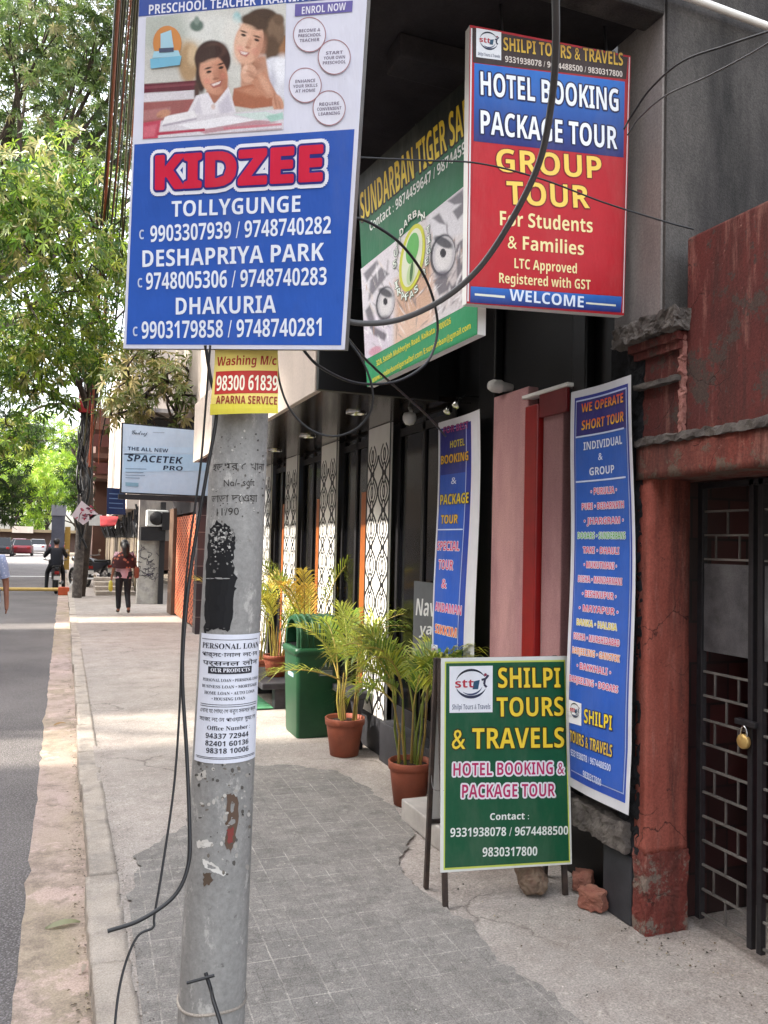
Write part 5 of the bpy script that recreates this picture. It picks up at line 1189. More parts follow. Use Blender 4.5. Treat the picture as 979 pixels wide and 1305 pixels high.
c = atX(632, 492, 2.36); s = thing('bulkhead_lamp', 'round grey lamp on the black wall above the pink shutter', 'lamp', c)
b = MB(); b.lathe([(.001, -.05), (.025, -.045), (.038, -.02), (.040, .03), (.030, .05), (.02, .12)], c, 18, 0, ax=(Vector((0, 1, 0)), Vector((0, 0, 1)), Vector((1, 0, 0)))); b.build('lamp_body', M['plasticw'], s)

# ------------------------------------------------------------------ cables
def cable(name, lab, px, dist, r, mat='cable', n=8):
    """px: pixel points; dist: one distance or a list of distances along each ray"""
    ds = dist if isinstance(dist, (list, tuple)) else [dist] * len(px)
    if len(ds) == 2: ds = [ds[0] + (ds[1] - ds[0]) * k / (len(px) - 1) for k in range(len(px))]
    b = MB(); b.tube(curve_pts([CAM + ray(*p).normalized() * d for p, d in zip(px, ds)], n), r, 8); return tag(b.build(name, M[mat]), lab, 'cable')
cable('hanging_cable', 'thick grey cable sagging from overhead across the red board to the blue board', [(706, -160), (708, -25), (708.5, 60), (703, 130), (688, 205), (655, 275), (612, 340), (565, 381), (510, 407), (462, 412), (432, 404), (400, 380)], [2.0, 2.1, 2.2, 2.3, 2.36, 2.4, 2.45, 2.47, 2.48, 2.47, 2.46, 2.47], .0088, 'greycable')
cable('hanging_cable', 'black looped cable hanging over the tiger safari board', [(415, 262), (445, 275), (472, 284), (510, 310), (540, 350), (555, 392), (557, 428), (543, 463), (505, 486), (455, 488), (412, 470), (390, 450), (372, 420)], [2.5, 2.55, 2.6, 2.7, 2.8, 2.85, 2.85, 2.8, 2.75, 2.65, 2.55, 2.5, 2.5], .0046)
cable('hanging_cable', 'black cable in a wide loop below the corner of the blue board', [(425, 400), (440, 428), (461, 458), (474, 492), (473, 522), (455, 546), (425, 556), (395, 547), (370, 522), (356, 485), (352, 440)], 2.5, .0034)
cable('hanging_cable', 'black cable slanting down from the blue board to the left banner', [(420, 405), (438, 425), (470, 462), (512, 500), (545, 530), (568, 556)], [2.5, 4.9], .0055)
cable('hanging_cable', 'thin wire stretched level behind the red board towards the gate wall', [(430, 198), (450, 200), (530, 204), (610, 208), (690, 228), (770, 258), (850, 283), (884, 292)], [2.6, 2.95], .0028)
cable('hanging_cable', 'upper dark wire curving across the sooty corner wall', [(795, 165), (806, 146), (830, 112), (870, 78), (925, 58), (979, 40), (1040, 20)], [3.4, 3.4, 3.3, 3.15, 3.05, 2.95, 2.8], .0036)
cable('hanging_cable', 'lower pale wire curving across the sooty corner wall', [(800, 172), (815, 150), (848, 122), (900, 98), (950, 72), (990, 48), (1040, 15)], [3.4, 3.35, 3.2, 3.1, 3.0, 2.9, 2.8], .003, 'greycable')
cable('drop_cable', 'thicker black cable running down beside the grey post to a loose end above the kerb', [(262, 440), (268, 480), (276, 525), (264, 600), (247, 700), (237, 780), (232.5, 860), (238, 960), (241.5, 1050), (240, 1102), (222, 1142), (180, 1172), (137, 1187)], [2.5, 2.5, 2.48, 2.46, 2.45, 2.43, 2.42, 2.42, 2.4, 2.4, 2.4, 2.4, 2.4], .0052)
cable('drop_cable', 'thin black wire hanging beside the post and kinking down past the bottom edge', [(268, 440), (262, 520), (255, 600), (241, 700), (233, 800), (229, 900), (222, 1000), (208, 1100), (197, 1166), (195, 1182), (175, 1194), (157, 1238), (147, 1300), (146, 1380)], 2.44, .0032)
b = MB(); k0 = CAM + ray(262, 1240).normalized() * 2.52
b.tube(curve_pts([k0, k0 + Vector((.01, -.03, -.03)), CAM + ray(272, 1275).normalized() * 2.44, CAM + ray(283, 1312).normalized() * 2.4, CAM + ray(290, 1360).normalized() * 2.38]), .0052, 8); b.tube([k0 + Vector((-.05, -.012, -.012)), k0 + Vector((0.02, -.02, 0))], .004, 6)
tag(b.build('cut_wire', M['cable']), 'stub of wire sticking out of the foot of the grey post', 'wire')
b = MB(); b.tube([atY(850, -14, 2.785), atY(985, 36, 2.785)], .0165, 14); b.tube([atY(850, -14, 2.785) + Vector((0, 0, 0)), atY(840, -40, 2.785)], .0165, 14)
tag(b.build('drain_pipe', M['white']), 'white plastic pipe across the top of the sooty wall', 'pipe')

# ------------------------------------------------------------------ far side of the shops: tiled posts, orange screens, hanging sign
M['tile_brown'] = worn('brown_tiles', '#5b4638', '#6d5546', 5, .5, .2, .1)
def dark_tile():
    t = NT('dark_tiled_post'); br = t.n('TexBrick'); br.offset = 0; br.inputs['Scale'].default_value = 1; br.inputs['Brick Width'].default_value = .6; br.inputs['Row Height'].default_value = .3; br.inputs['Mortar Size'].default_value = .006
    mp = t.n('Mapping'); mp.inputs['Rotation'].default_value = (R(90), 0, 0); t.l(t.coord(), mp.inputs[0]); t.l(mp.outputs[0], br.inputs[0])
    for k, c in (('Color1', '#2c2a30'), ('Color2', '#37343a'), ('Mortar', '#75726f')): br.inputs[k].default_value = (*lin(c), 1)
    t.base(br.outputs[0]); t.set(.35); return t.m
def screen_mat():
    t = NT('orange_pierced_screen'); s = t.n('SeparateXYZ'); t.l(t.coord(), s.inputs[0])
    def sn(o, f, ph):
        m = t.n('Math', operation='MULTIPLY_ADD'); t.l(o, m.inputs[0]); m.inputs[1].default_value = f; m.inputs[2].default_value = ph; q = t.n('Math', operation='SINE'); t.l(m.outputs[0], q.inputs[0]); return q.outputs[0]
    k = t.n('Math', operation='MULTIPLY'); t.l(sn(s.outputs['Y'], 2 * PI / .34, 0), k.inputs[0]); t.l(sn(s.outputs['Z'], 2 * PI / .11, 0), k.inputs[1])
    t.base(t.mix(t.ramp(k.outputs[0], [(.18, 0.0), (.30, 1.0)]), t.mix(t.ramp(t.noise(1.2), [(.4, 0.0), (.6, 1.0)]), '#c4623a', '#c97a5c'), '#5a1d14')); t.set(.7); return t.m
M['dtile'] = dark_tile(); M['screen'] = screen_mat()
p0 = gnd(241, 808); 
fs = thing('far_shop', 'shop with orange pierced screen between brown and dark tiled posts', 'shop', (2.5, 17, 0))
ya, yb = 14.75, 15.05
b = MB(); b.box((2.20, 14.78, 0), (2.53, 15.1, 4.2)); b.build('dark_post', M['dtile'], fs)
b = MB(); b.box((2.31, 15.12, 0.05), (2.38, 18.6, 2.15)); b.build('pierced_screen', M['screen'], fs)
b = MB(); b.box((2.42, 12.6, 0.05), (2.47, 14.76, 2.15)); b.build('pierced_screen', M['screen'], fs)
b = MB(); b.box((2.24, 18.65, 0), (2.6, 19.4, 2.35)); b.build('brown_post', M['tile_brown'], fs)
b = MB(); b.box((2.39, 15.12, 0), (2.6, 18.6, 4.2)); b.box((2.30, 15.12, 2.2), (2.388, 19.4, 2.9)); b.build('shop_wall', M['slab'], fs)
b = MB(); b.box((2.25, 14.6, 4.201), (6, 19.5, 8.5)); b.build('upper_storey', M['cream'], fs)
SY = 14.72
st = thing('hanging_sign', 'pale blue lockers sign hanging over the pavement from a dark post', 'signboard', (2.0, SY, 2.6))
q = [(157, 540), (266, 550), (266, 632), (155, 627)]
O = atY(155, 627, SY); S = Sheet(O, cam_dir(*(lambda v: (v.x, v.y, v.z))(Vector(((Vector((1, 0, 0)).dot(CR)), Vector((1, 0, 0)).dot(CU), Vector((1, 0, 0)).dot(CF))))), (0, 0, 1), step=.004)
s2 = crop(90, 460, 5.435)
S.quad(q, '#c3cfdc', 0, '#b4c8da', 1, 6); S.quad([s2(375, 590), s2(870, 600), s2(870, 640), s2(372, 650)], '#bccfe0', 1); S.quad([s2(372, 640), s2(960, 650), s2(960, 760), s2(366, 770)], '#b0cbe0', 1)
S.text('Godrej', s2(425, 508), s2(532, 514), 6, '#2d3038', 2, 0.0, .1, style='k'); S.line([s2(570, 494), s2(650, 497)], .6, '#8a93a0', 2)
S.text('THE ALL NEW', s2(395, 618), s2(675, 634), 4.6, '#22304a', 2, .03); S.text('SPACETEK', s2(390, 694), s2(778, 713), 8.6, '#1c2840', 2, .05, .15); S.text('PRO', s2(640, 755), s2(776, 760), 5.6, '#1c2840', 2, .02, .1)
for k, y in enumerate((745, 770, 790, 808)): S.line([s2(380, y), s2((525, 505, 515, 480)[k], y + 4)], .9, '#7d92a8', 2)
S.quad([s2(380, 840), s2(470, 845), s2(470, 872), s2(380, 866)], '#7fa3b5', 2)
backing(S, q, .12, S.mb, .03); S.mb.build('panel', [M['print'], M['iron']], st)
b = MB(); p = S.p3(0, 0, 0); b.box((p.x - .05, SY - .03, p.z - .12), (2.75, SY + .1, p.z - .035)); b.bar((2.3, SY + .06, p.z + 1.45), (2.3, SY + .06, p.z - .1), .05, .05); b.build('sign_frame', M['iron'], st)
# wall piece covered in graffiti, air conditioner and dark downpipe behind the walking woman
gw = thing('graffiti_wall', 'whitewashed wall end covered in scribbles behind the walking woman', 'wall', (2.0, 22, 0))
b = MB(); b.box((1.78, 21.95, 0), (2.40, 22.3, 1.62)); b.build('wall_panel', worn('scribbled_whitewash', '#b8b4ac', '#a8a39a', 6, .9, .4, .1, dirt='#6d6870', dirt_amt=.7), gw)
b = MB(); b.box((1.78, 22.0, 1.621), (3.4, 22.3, 3.0)); b.build('upper_band', M['greywall'], gw)
rnd = random.Random(9); b = MB()
for k in range(26):
    x, z = rnd.uniform(1.82, 2.25), rnd.uniform(.6, 1.45); pts = [(x + rnd.gauss(0, .06), 21.944, z + rnd.gauss(0, .06)) for _ in range(4)]; b.tube(curve_pts(pts, 4), .006, 4)
b.build('scribbles', plain('dark_scribble', '#4a4550', .9), gw)
b = MB(); b.box((2.29, 21.85, 0), (2.42, 21.94, 2.62)); tag(b.build('steel_post', M['iron']), 'black steel post at the edge of the graffiti wall', 'post')
ac = thing('air_conditioner', 'old white air conditioner unit on dark brackets above the graffiti wall', 'air conditioner', (2.1, 21.7, 1.95))
b = MB(); b.box((1.93, 21.55, 1.98), (2.45, 21.99, 2.40)); b.build('casing', M['plasticw'], ac, bevel=.02)
b = MB(); b.lathe([(.001, 0), (.17, 0), (.18, -.02), (.001, -.021)], (2.17, 21.53, 2.19), 24, 0, ax=(Vector((1, 0, 0)), Vector((0, 0, 1)), Vector((0, -1, 0)))); b.build('fan', M['iron'], ac)
b = MB(); b.box((1.8, 21.6, 1.62), (2.4, 21.99, 1.96)); b.box((2.3, 21.5, 1.9), (2.62, 21.9, 2.35)); b.build('bracket', M['iron'], ac)
# plank fence along the far pavement
fe = thing('plank_fence', 'old brown plank fence along the far pavement with dark ragged top', 'fence', (2.1, 30, 0))
for k in range(46):
    rnd = random.Random(k); y = 22.4 + k * .52; b = MB(); h = 1.85 + rnd.uniform(-.1, .3); b.box((2.05 + rnd.uniform(-.02, .02), y, 0), (2.10, y + .48, h))
    b.build('board', worn('weathered_board', rnd.choice(['#7d6f60', '#6b5c4f', '#8a7c6a', '#75694f', '#5d4f45']), '#5b5046', 3, .9, .3, .1) if k < 6 else bpy.data.materials[rnd.choice(['weathered_board', 'weathered_board.001', 'weathered_board.002', 'weathered_board.003'])], fe)
b = MB()
for k in range(120):
    rnd = random.Random(k + 500); y = 22.3 + k * .2; b.bar((2.0, y, 1.7), (1.95 + rnd.gauss(0, .1), y + rnd.gauss(0, .12), 2.25 + rnd.uniform(-.2, .4)), .05, .05)
b.build('ragged_top', M['iron'], fe)
b = MB()
for k in range(4): b.box((.9, 25.2 + k * .55, 0), (2.0, 25.748 + k * .55, .11 * (k + 1)))
tag(b.build('low_steps', M['kerb']), 'flight of low worn concrete steps beyond the walking woman', 'steps')
# small blue sign and red awning, brown balconied building, white building
bs = thing('blue_sign', 'small dark blue notice board over a red awning far along the pavement', 'signboard', (1.1, 20, 2.2))
SY2 = 19.9; O = atY(137, 656, SY2); S = Sheet(O, (1, 0, 0), (0, 0, 1), step=.005); S.quad([(136.5, 621.5), (160, 623), (160, 656), (136, 655.5)], '#1f3566', 0)
for k in range(4): S.line([(139, 629 + k * 6), (157, 630 + k * 6)], 1.2, '#6f8cb8', 1)
backing(S, [(136.5, 621.5), (160, 623), (160, 656), (136, 655.5)], .06, S.mb); S.mb.build('panel', [M['print'], M['iron']], bs)
b = MB(); a, c = atY(128, 658, 20.2), atY(151, 659, 20.2); d, e = atY(128, 670, 19.6), atY(147, 669, 19.6); b.add([a, c, e, d, a + Vector((0, .3, .02)), c + Vector((0, .3, .02)), e + Vector((0, .02, -.02)), d + Vector((0, .02, -.02))], [(0, 1, 2, 3), (7, 6, 5, 4), (0, 4, 5, 1), (1, 5, 6, 2), (2, 6, 7, 3), (3, 7, 4, 0)])
b.build('awning', plain('red_awning', '#a8262a', .7), bs)
bb = thing('balcony_house', 'brown house with stacked balconies and a cream column beyond the fence', 'building', (3, 46, 0))
def X_(px, Y): return atY(px, 680, Y).x
def Z_(py, Y): return atY(120, py, Y).z
b = MB(); b.box((X_(118, 46), 46, 0), (9, 58, Z_(520, 46))); b.build('wall', worn('brown_wall', '#5a3e33', '#4a342c', .6, .9, .2, 0), bb)
for (ya_, yb_) in ((540, 548), (578, 584), (606, 610)): b = MB(); b.box((X_(110, 44), 43.6, Z_(yb_, 44)), (6, 46, Z_(ya_, 44))); b.build('balcony', worn('brown_balcony', '#6b4a3c', '#54392f', .8, .9, .2, 0), bb)
for (ya_, yb_) in ((548, 562), (584, 596)): b = MB(); b.box((X_(112, 44), 43.55, Z_(yb_ + 8, 44)), (4, 43.62, Z_(ya_ + 6, 44))); b.build('railing', worn('maroon_panel', '#4a2622', '#5d332c', .8, .9, .2, 0), bb)
b = MB(); b.box((X_(148, 40), 40, 0), (X_(158, 40), 41, Z_(545, 40))); b.build('column', M['cream'], bb)
wh = thing('white_house', 'pale plastered house front behind the hanging sign and leaves', 'building', (4, 30, 0))
b = MB(); b.box((X_(160, 27), 27, 2.6), (9, 40, Z_(380, 27))); b.build('wall', M['cream'], wh)
b = MB(); b.box((X_(163, 27), 26.2, Z_(524, 27)), (6, 27, Z_(519, 27))); b.build('sunshade', M['greywall'], wh)
b = MB(); b.box((X_(178, 27), 26.96, Z_(545, 27)), (X_(222, 27), 26.999, Z_(526, 27))); b.build('window', M['glass'], wh)
# far utility pole wrapped in wires
up_ = thing('utility_pole', 'thin far pole at the kerb tangled in wires, holding a diamond board', 'pole', (.38, 24.3, 0))
b = MB(); b.tube([(.38, 24.3, 0), (.43, 24.3, 3.2), (.50, 24.3, 6.6)], [.13, .11, .09], 12); b.build('mast', M['ledge'], up_)
b = MB(); rnd = random.Random(8)
for k in range(16):
    z0 = rnd.uniform(1.2, 3); pts = [(.42 + rnd.gauss(0, .10), 24.2 + rnd.gauss(0, .10), z0 + i * (6.4 - z0) / 6) for i in range(7)]; b.tube(curve_pts(pts, 4), rnd.uniform(.012, .03), 5)
b.build('wires', M['cable'], up_)
b = MB(); b.box((.25, 23.95, 5.1), (.58, 24.2, 5.65)); b.build('junction_box', plain('red_box', '#9c2026', .6), up_)
O = atY(107, 654, 24.0); S = Sheet(O, (1, 0, 0), (0, 0, 1), step=.006); dq = [(104, 638), (125, 655), (106, 669), (91, 657)]
S.poly(dq, '#cfc0c6', 0); rnd = random.Random(3)
for k in range(22):
    x_, y_ = 108 + rnd.uniform(-9, 9), 654 + rnd.uniform(-9, 9)
    S.line([(x_, y_), (x_ + rnd.uniform(-4, 4), y_ + rnd.uniform(-2, 2)), (x_ + rnd.uniform(-4, 4), y_ + rnd.uniform(-3, 3))], 1.3, rnd.choice(['#a83048', '#b84a60', '#7a3a58']), 1 + k * .05)
backing(S, dq, .05, S.mb); S.mb.build('diamond_board', [M['print'], M['white']], up_)
b = MB(); b.box((.62, 24.0, 2.0), (.95, 24.2, 2.3)); b.build('meter_box', M['plasticw'], up_)
# bundle of overhead cables climbing from that pole towards the camera
for k in range(13):
    rnd = random.Random(k + 40); x0 = 106 + rnd.random() * 22; xt = 148 + 38 * k / 12; m = 120 + 30 * k / 12 + rnd.gauss(0, 4)
    pts = [(x0, 560 + rnd.uniform(-20, 40)), (m + rnd.gauss(0, 3), 400), (m + (xt - m) * .55, 200), (xt, 0), (xt + 14, -140)]
    col = ('cable', 'rustcable', 'cable', 'olivecable', 'cable')[k % 5]
    if col not in M: M[col] = plain(col, '#8a4630' if 'rust' in col else '#4d4a30', .6)
    o = cable('overhead_cable', 'overhead cable of the bundle climbing from the far pole', pts, [24, 21.5, 17, 12, 9], (.030 if k == 1 else .016) * rnd.uniform(.7, 1.1), col)
    o['group'] = 'bundle of overhead cables above the far pole'

# ------------------------------------------------------------------ road furniture and vehicles far down the road
bp = thing('barrier_pole', 'orange and cream barrier pole lying low across the far road', 'barrier', (-1.2, 27.4, -.12))
a, c = gnd(-60, 751, .06), gnd(86, 757, .06)
b = MB(); b.tube([(a.x, 27.4, .06), (c.x - .25, 27.3, .05)], .055, 10); b.build('bar', plain('cream_paint', '#c9a860', .6), bp)
b = MB(); b.box((c.x - .26, 27.15, -.12), (c.x + .06, 27.5, .12)); b.build('end_block', plain('orange_paint', '#b8502a', .6), bp, bevel=.02)
b = MB(); b.tube([(c.x + .06, 27.3, .1), (c.x + .18, 27.3, .35), (.25, 27.3, .38), (1.1, 27.3, .38)], .03, 8); b.build('rail', M['plasticw'], bp)
b = MB(); b.box((-6, 40.0, -.1235), (-.05, 40.35, -.1195)); tag(b.build('road_strip', M['white']), kind='structure')  # plain white strip across the far road
gp = thing('gate_pillar', 'blue grey gate pillar with a pale cap beyond the motorcycles', 'pillar', (-.3, 45, 0))
b = MB(); b.box((-.62, 45, -.12), (0, 45.6, 2.75)); b.build('shaft', worn('blue_grey_paint', '#5d6070', '#4a4d5a', 1, .8, .2, 0), gp); b = MB(); b.box((-.66, 44.96, 2.751), (.04, 45.64, 3.3)); b.build('cap', worn('pale_cap', '#8a8c98', '#7a7c88', 1, .8, .2, 0), gp)
b = MB(); b.box((.02, 45.1, 0), (.28, 45.4, 2.2)); b.build('notice', plain('ochre_notice', '#a0803c', .7), gp)
M['tyre'] = plain('tyre_rubber', '#141414', .8); M['carglass'] = plain('car_glass', '#0d0f12', .1)
def car(x, y, z, col, lab, L=4.0, W=1.72, H=1.5, yaw=0.0):
    t = thing('parked_car', lab, 'car', (x, y, z), 'cars at the far end of the road'); hw = W / 2
    pm_ = plain('car_paint_' + lab.split()[0], col, .25); b = MB(); rings = []
    for (yy, z0, z1, w_) in ((-L / 2, .35, .75, .80), (-L / 2 + .12, .25, .95, .95), (-L / 4, .2, .98, 1), (L / 4, .2, .95, 1), (L / 2 - .15, .25, .85, .95), (L / 2, .35, .65, .82)):
        rings.append([(x + sx * hw * w_ * k1, y + yy, z + (z0 if k2 == 0 else z1)) for (sx, k1, k2) in ((-1, .96, 0), (1, .96, 0), (1, 1, 1), (-1, 1, 1))])
    loft(b, rings, 0, (.5, .5, .5), False); b.build('body', pm_, t, bevel=.06, seg=3)
    b = MB(); rings = [[(x + sx * hw * w_, y + yy, z + zz) for sx, w_ in ((-1, 1), (1, 1))] for yy, zz, w_ in ()]
    g = [(-L / 2 + .25, .96), (-L / 2 + .75, H), (L / 8, H), (L / 4 + .25, .96)]
    p0_ = [(x - hw * .93, y + a_, z + c_) for a_, c_ in g]; ps = [(x + (px_ - x) * (1 if i in (0, 3) else .82), py_, pz_) for i, (px_, py_, pz_) in enumerate(p0_)]; qs = [(2 * x - px_, py_, pz_) for px_, py_, pz_ in ps]
    b.add(ps + qs, [(0, 1, 2, 3), (7, 6, 5, 4), (0, 4, 5, 1), (1, 5, 6, 2), (2, 6, 7, 3), (3, 7, 4, 0)]); b.build('cabin', M['carglass'], t, bevel=.04)
    b = MB(); b.box((x - hw * .74, y - L / 2 + .78, z + H - .01), (x + hw * .74, y + L / 8 - .02, z + H + .035)); b.build('roof', pm_, t, bevel=.02)
    for sx in (-1, 1):
        for yy in (-L * .31, L * .31): b = MB(); b.lathe([(.001, -.09), (.2, -.09), (.31, -.08), (.32, 0), (.31, .09), (.001, .09)], (x + sx * (hw - .10), y + yy, z + .32), 20, 0, ax=(Vector((0, 1, 0)), Vector((0, 0, 1)), Vector((1, 0, 0)))); b.build('wheel', M['tyre'], t)
        b = MB(); b.box((x + sx * hw * .62 - .14, y - L / 2 - .01, z + .66), (x + sx * hw * .62 + .14, y - L / 2 + .1, z + .84)); b.build('tail_lamp', plain('red_lens', '#7a1014', .2), t, bevel=.02)
car(-5.05, 80, -.124, '#15161a', 'black hatchback at the far left, half behind the man', H=1.62); car(-3.55, 84, -.124, '#5d1a22', 'dark red car beside the black hatchback'); car(-2.6, 96, -.124, '#a8a6a8', 'silver car farther back in the row', H=1.5); car(-4.6, 100, -.124, '#b09aa0', 'pinkish pale car behind the red one'); car(-.7, 98, -.124, '#8a3a48', 'maroon car near the gate pillar')
ms = thing('market_shed', 'long low brown shed closing the far end of the road', 'shed', (-5, 112, 0))
b = MB(); b.box((-16, 112, -.2), (6, 116, 2.2)); b.build('wall', worn('shed_brown', '#3d2f28', '#54413a', .3, .9, .2, 0), ms)
b = MB(); b.box((-17, 110.5, 2.2), (7, 117, 2.55)); b.build('roof', worn('shed_roof', '#8a7a60', '#6b5d4a', .3, .9, .2, 0), ms)
b = MB(); b.box((-6, 110.4, 2.1), (-3.6, 110.49, 2.9)); b.build('board', M['cream'], ms)
# motorcycles parked by the kerb
def motorcycle(x, y, z, yaw, lab, first=None):
    if first:
        o = copy_tree(first); o.location = (x, y, z); o.rotation_euler = (0, 0, yaw); o['label'] = lab; return o
    t = thing('motorcycle', lab, 'motorcycle', (0, 0, 0), 'motorcycles parked at the kerb')
    for yy in (-.62, .66):
        b = MB(); b.tube([(0, yy + .27 * math.cos(a_), .31 + .27 * math.sin(a_)) for a_ in [2 * PI * k / 24 for k in range(25)]], .05, 8, cap=False); w_ = b.build('wheel', M['tyre'], t)
        b = MB(); b.lathe([(.001, -.03), (.05, -.03), (.05, .03), (.001, .03)], (0, yy, .31), 12, 0, ax=(Vector((0, 1, 0)), Vector((0, 0, 1)), Vector((1, 0, 0))))
        for k in range(6): a_ = PI * k / 6; b.bar((0, yy - .25 * math.cos(a_), .31 - .25 * math.sin(a_)), (0, yy + .25 * math.cos(a_), .31 + .25 * math.sin(a_)), .02, .02)
        b.build('hub', M['steel'], w_)
    pm_ = M['iron']
    b = MB(); loft(b, [[(sx * w_, yy, zz) for sx, zz in ((-1, z0), (1, z0), (1, z1), (-1, z1))] for yy, w_, z0, z1 in ((-.9, .05, .74, .84), (-.5, .12, .60, .80), (-.1, .13, .45, .78), (.15, .12, .40, .90), (.42, .08, .70, .93))], 0, (.5, .5, .5), True); b.build('body', plain('dark_bike_paint', '#1c1d24', .3), t, bevel=.02)
    b = MB(); loft(b, [[(sx * w_, yy, zz) for sx, zz in ((-1, z0), (1, z0), (1, z1), (-1, z1))] for yy, w_, z0, z1 in ((-.82, .10, .82, .90), (-.45, .14, .80, .88), (-.05, .11, .80, .88), (.08, .07, .80, .86))]); b.build('seat', M['tyre'], t, bevel=.03)
    b = MB(); b.tube([(0, .66, .31), (0, .45, .95)], .035, 8); b.tube([(0, -.62, .31), (0, -.1, .45)], .03, 8); b.tube([(-.36, .34, 1.05), (-.2, .44, 1.02), (.2, .44, 1.02), (.36, .34, 1.05)], .016, 8); b.build('fork_and_bars', M['steel'], t)
    b = MB(); b.lathe([(.001, -.06), (.08, -.05), (.09, .04), (.001, .05)], (0, .58, .92), 14, 0, ax=(Vector((1, 0, 0)), Vector((0, 0, 1)), Vector((0, 1, 0)))); b.build('headlight', M['chrome'], t)
    for sx in (-1, 1): b = MB(); b.tube([(sx * .3, .36, 1.05), (sx * .34, .36, 1.2)], .008, 6); b.box((sx * .34 - .05, .35, 1.17), (sx * .34 + .05, .37, 1.25)); b.build('mirror', M['chrome'], t)
    b = MB(); b.tube([(.13, .1, .3), (.16, -.3, .3), (.17, -.85, .38)], [.03, .04, .05], 10); b.build('exhaust', M['chrome'], t)
    b = MB(); b.box((-.07, -.93, .62), (.07, -.90, .72)); b.build('tail_lamp', plain('bike_lens', '#7a1014', .2), t)
    b = MB(); b.box((-.09, -.95, .45), (.09, -.94, .57)); b.build('number_plate', M['plasticw'], t)
    t.location = (x, y, z); t.rotation_euler = (0, 0, yaw); return t
mc = motorcycle(-.22, 28.6, -.124, 0.05, 'motorcycle carrying the rider in dark clothes')
motorcycle(.55, 30.2, 0.0, .35, 'motorcycle leaning just behind the far pole', mc); motorcycle(1.1, 31.5, 0.0, .5, 'motorcycle standing deepest on the pavement by the fence', mc)

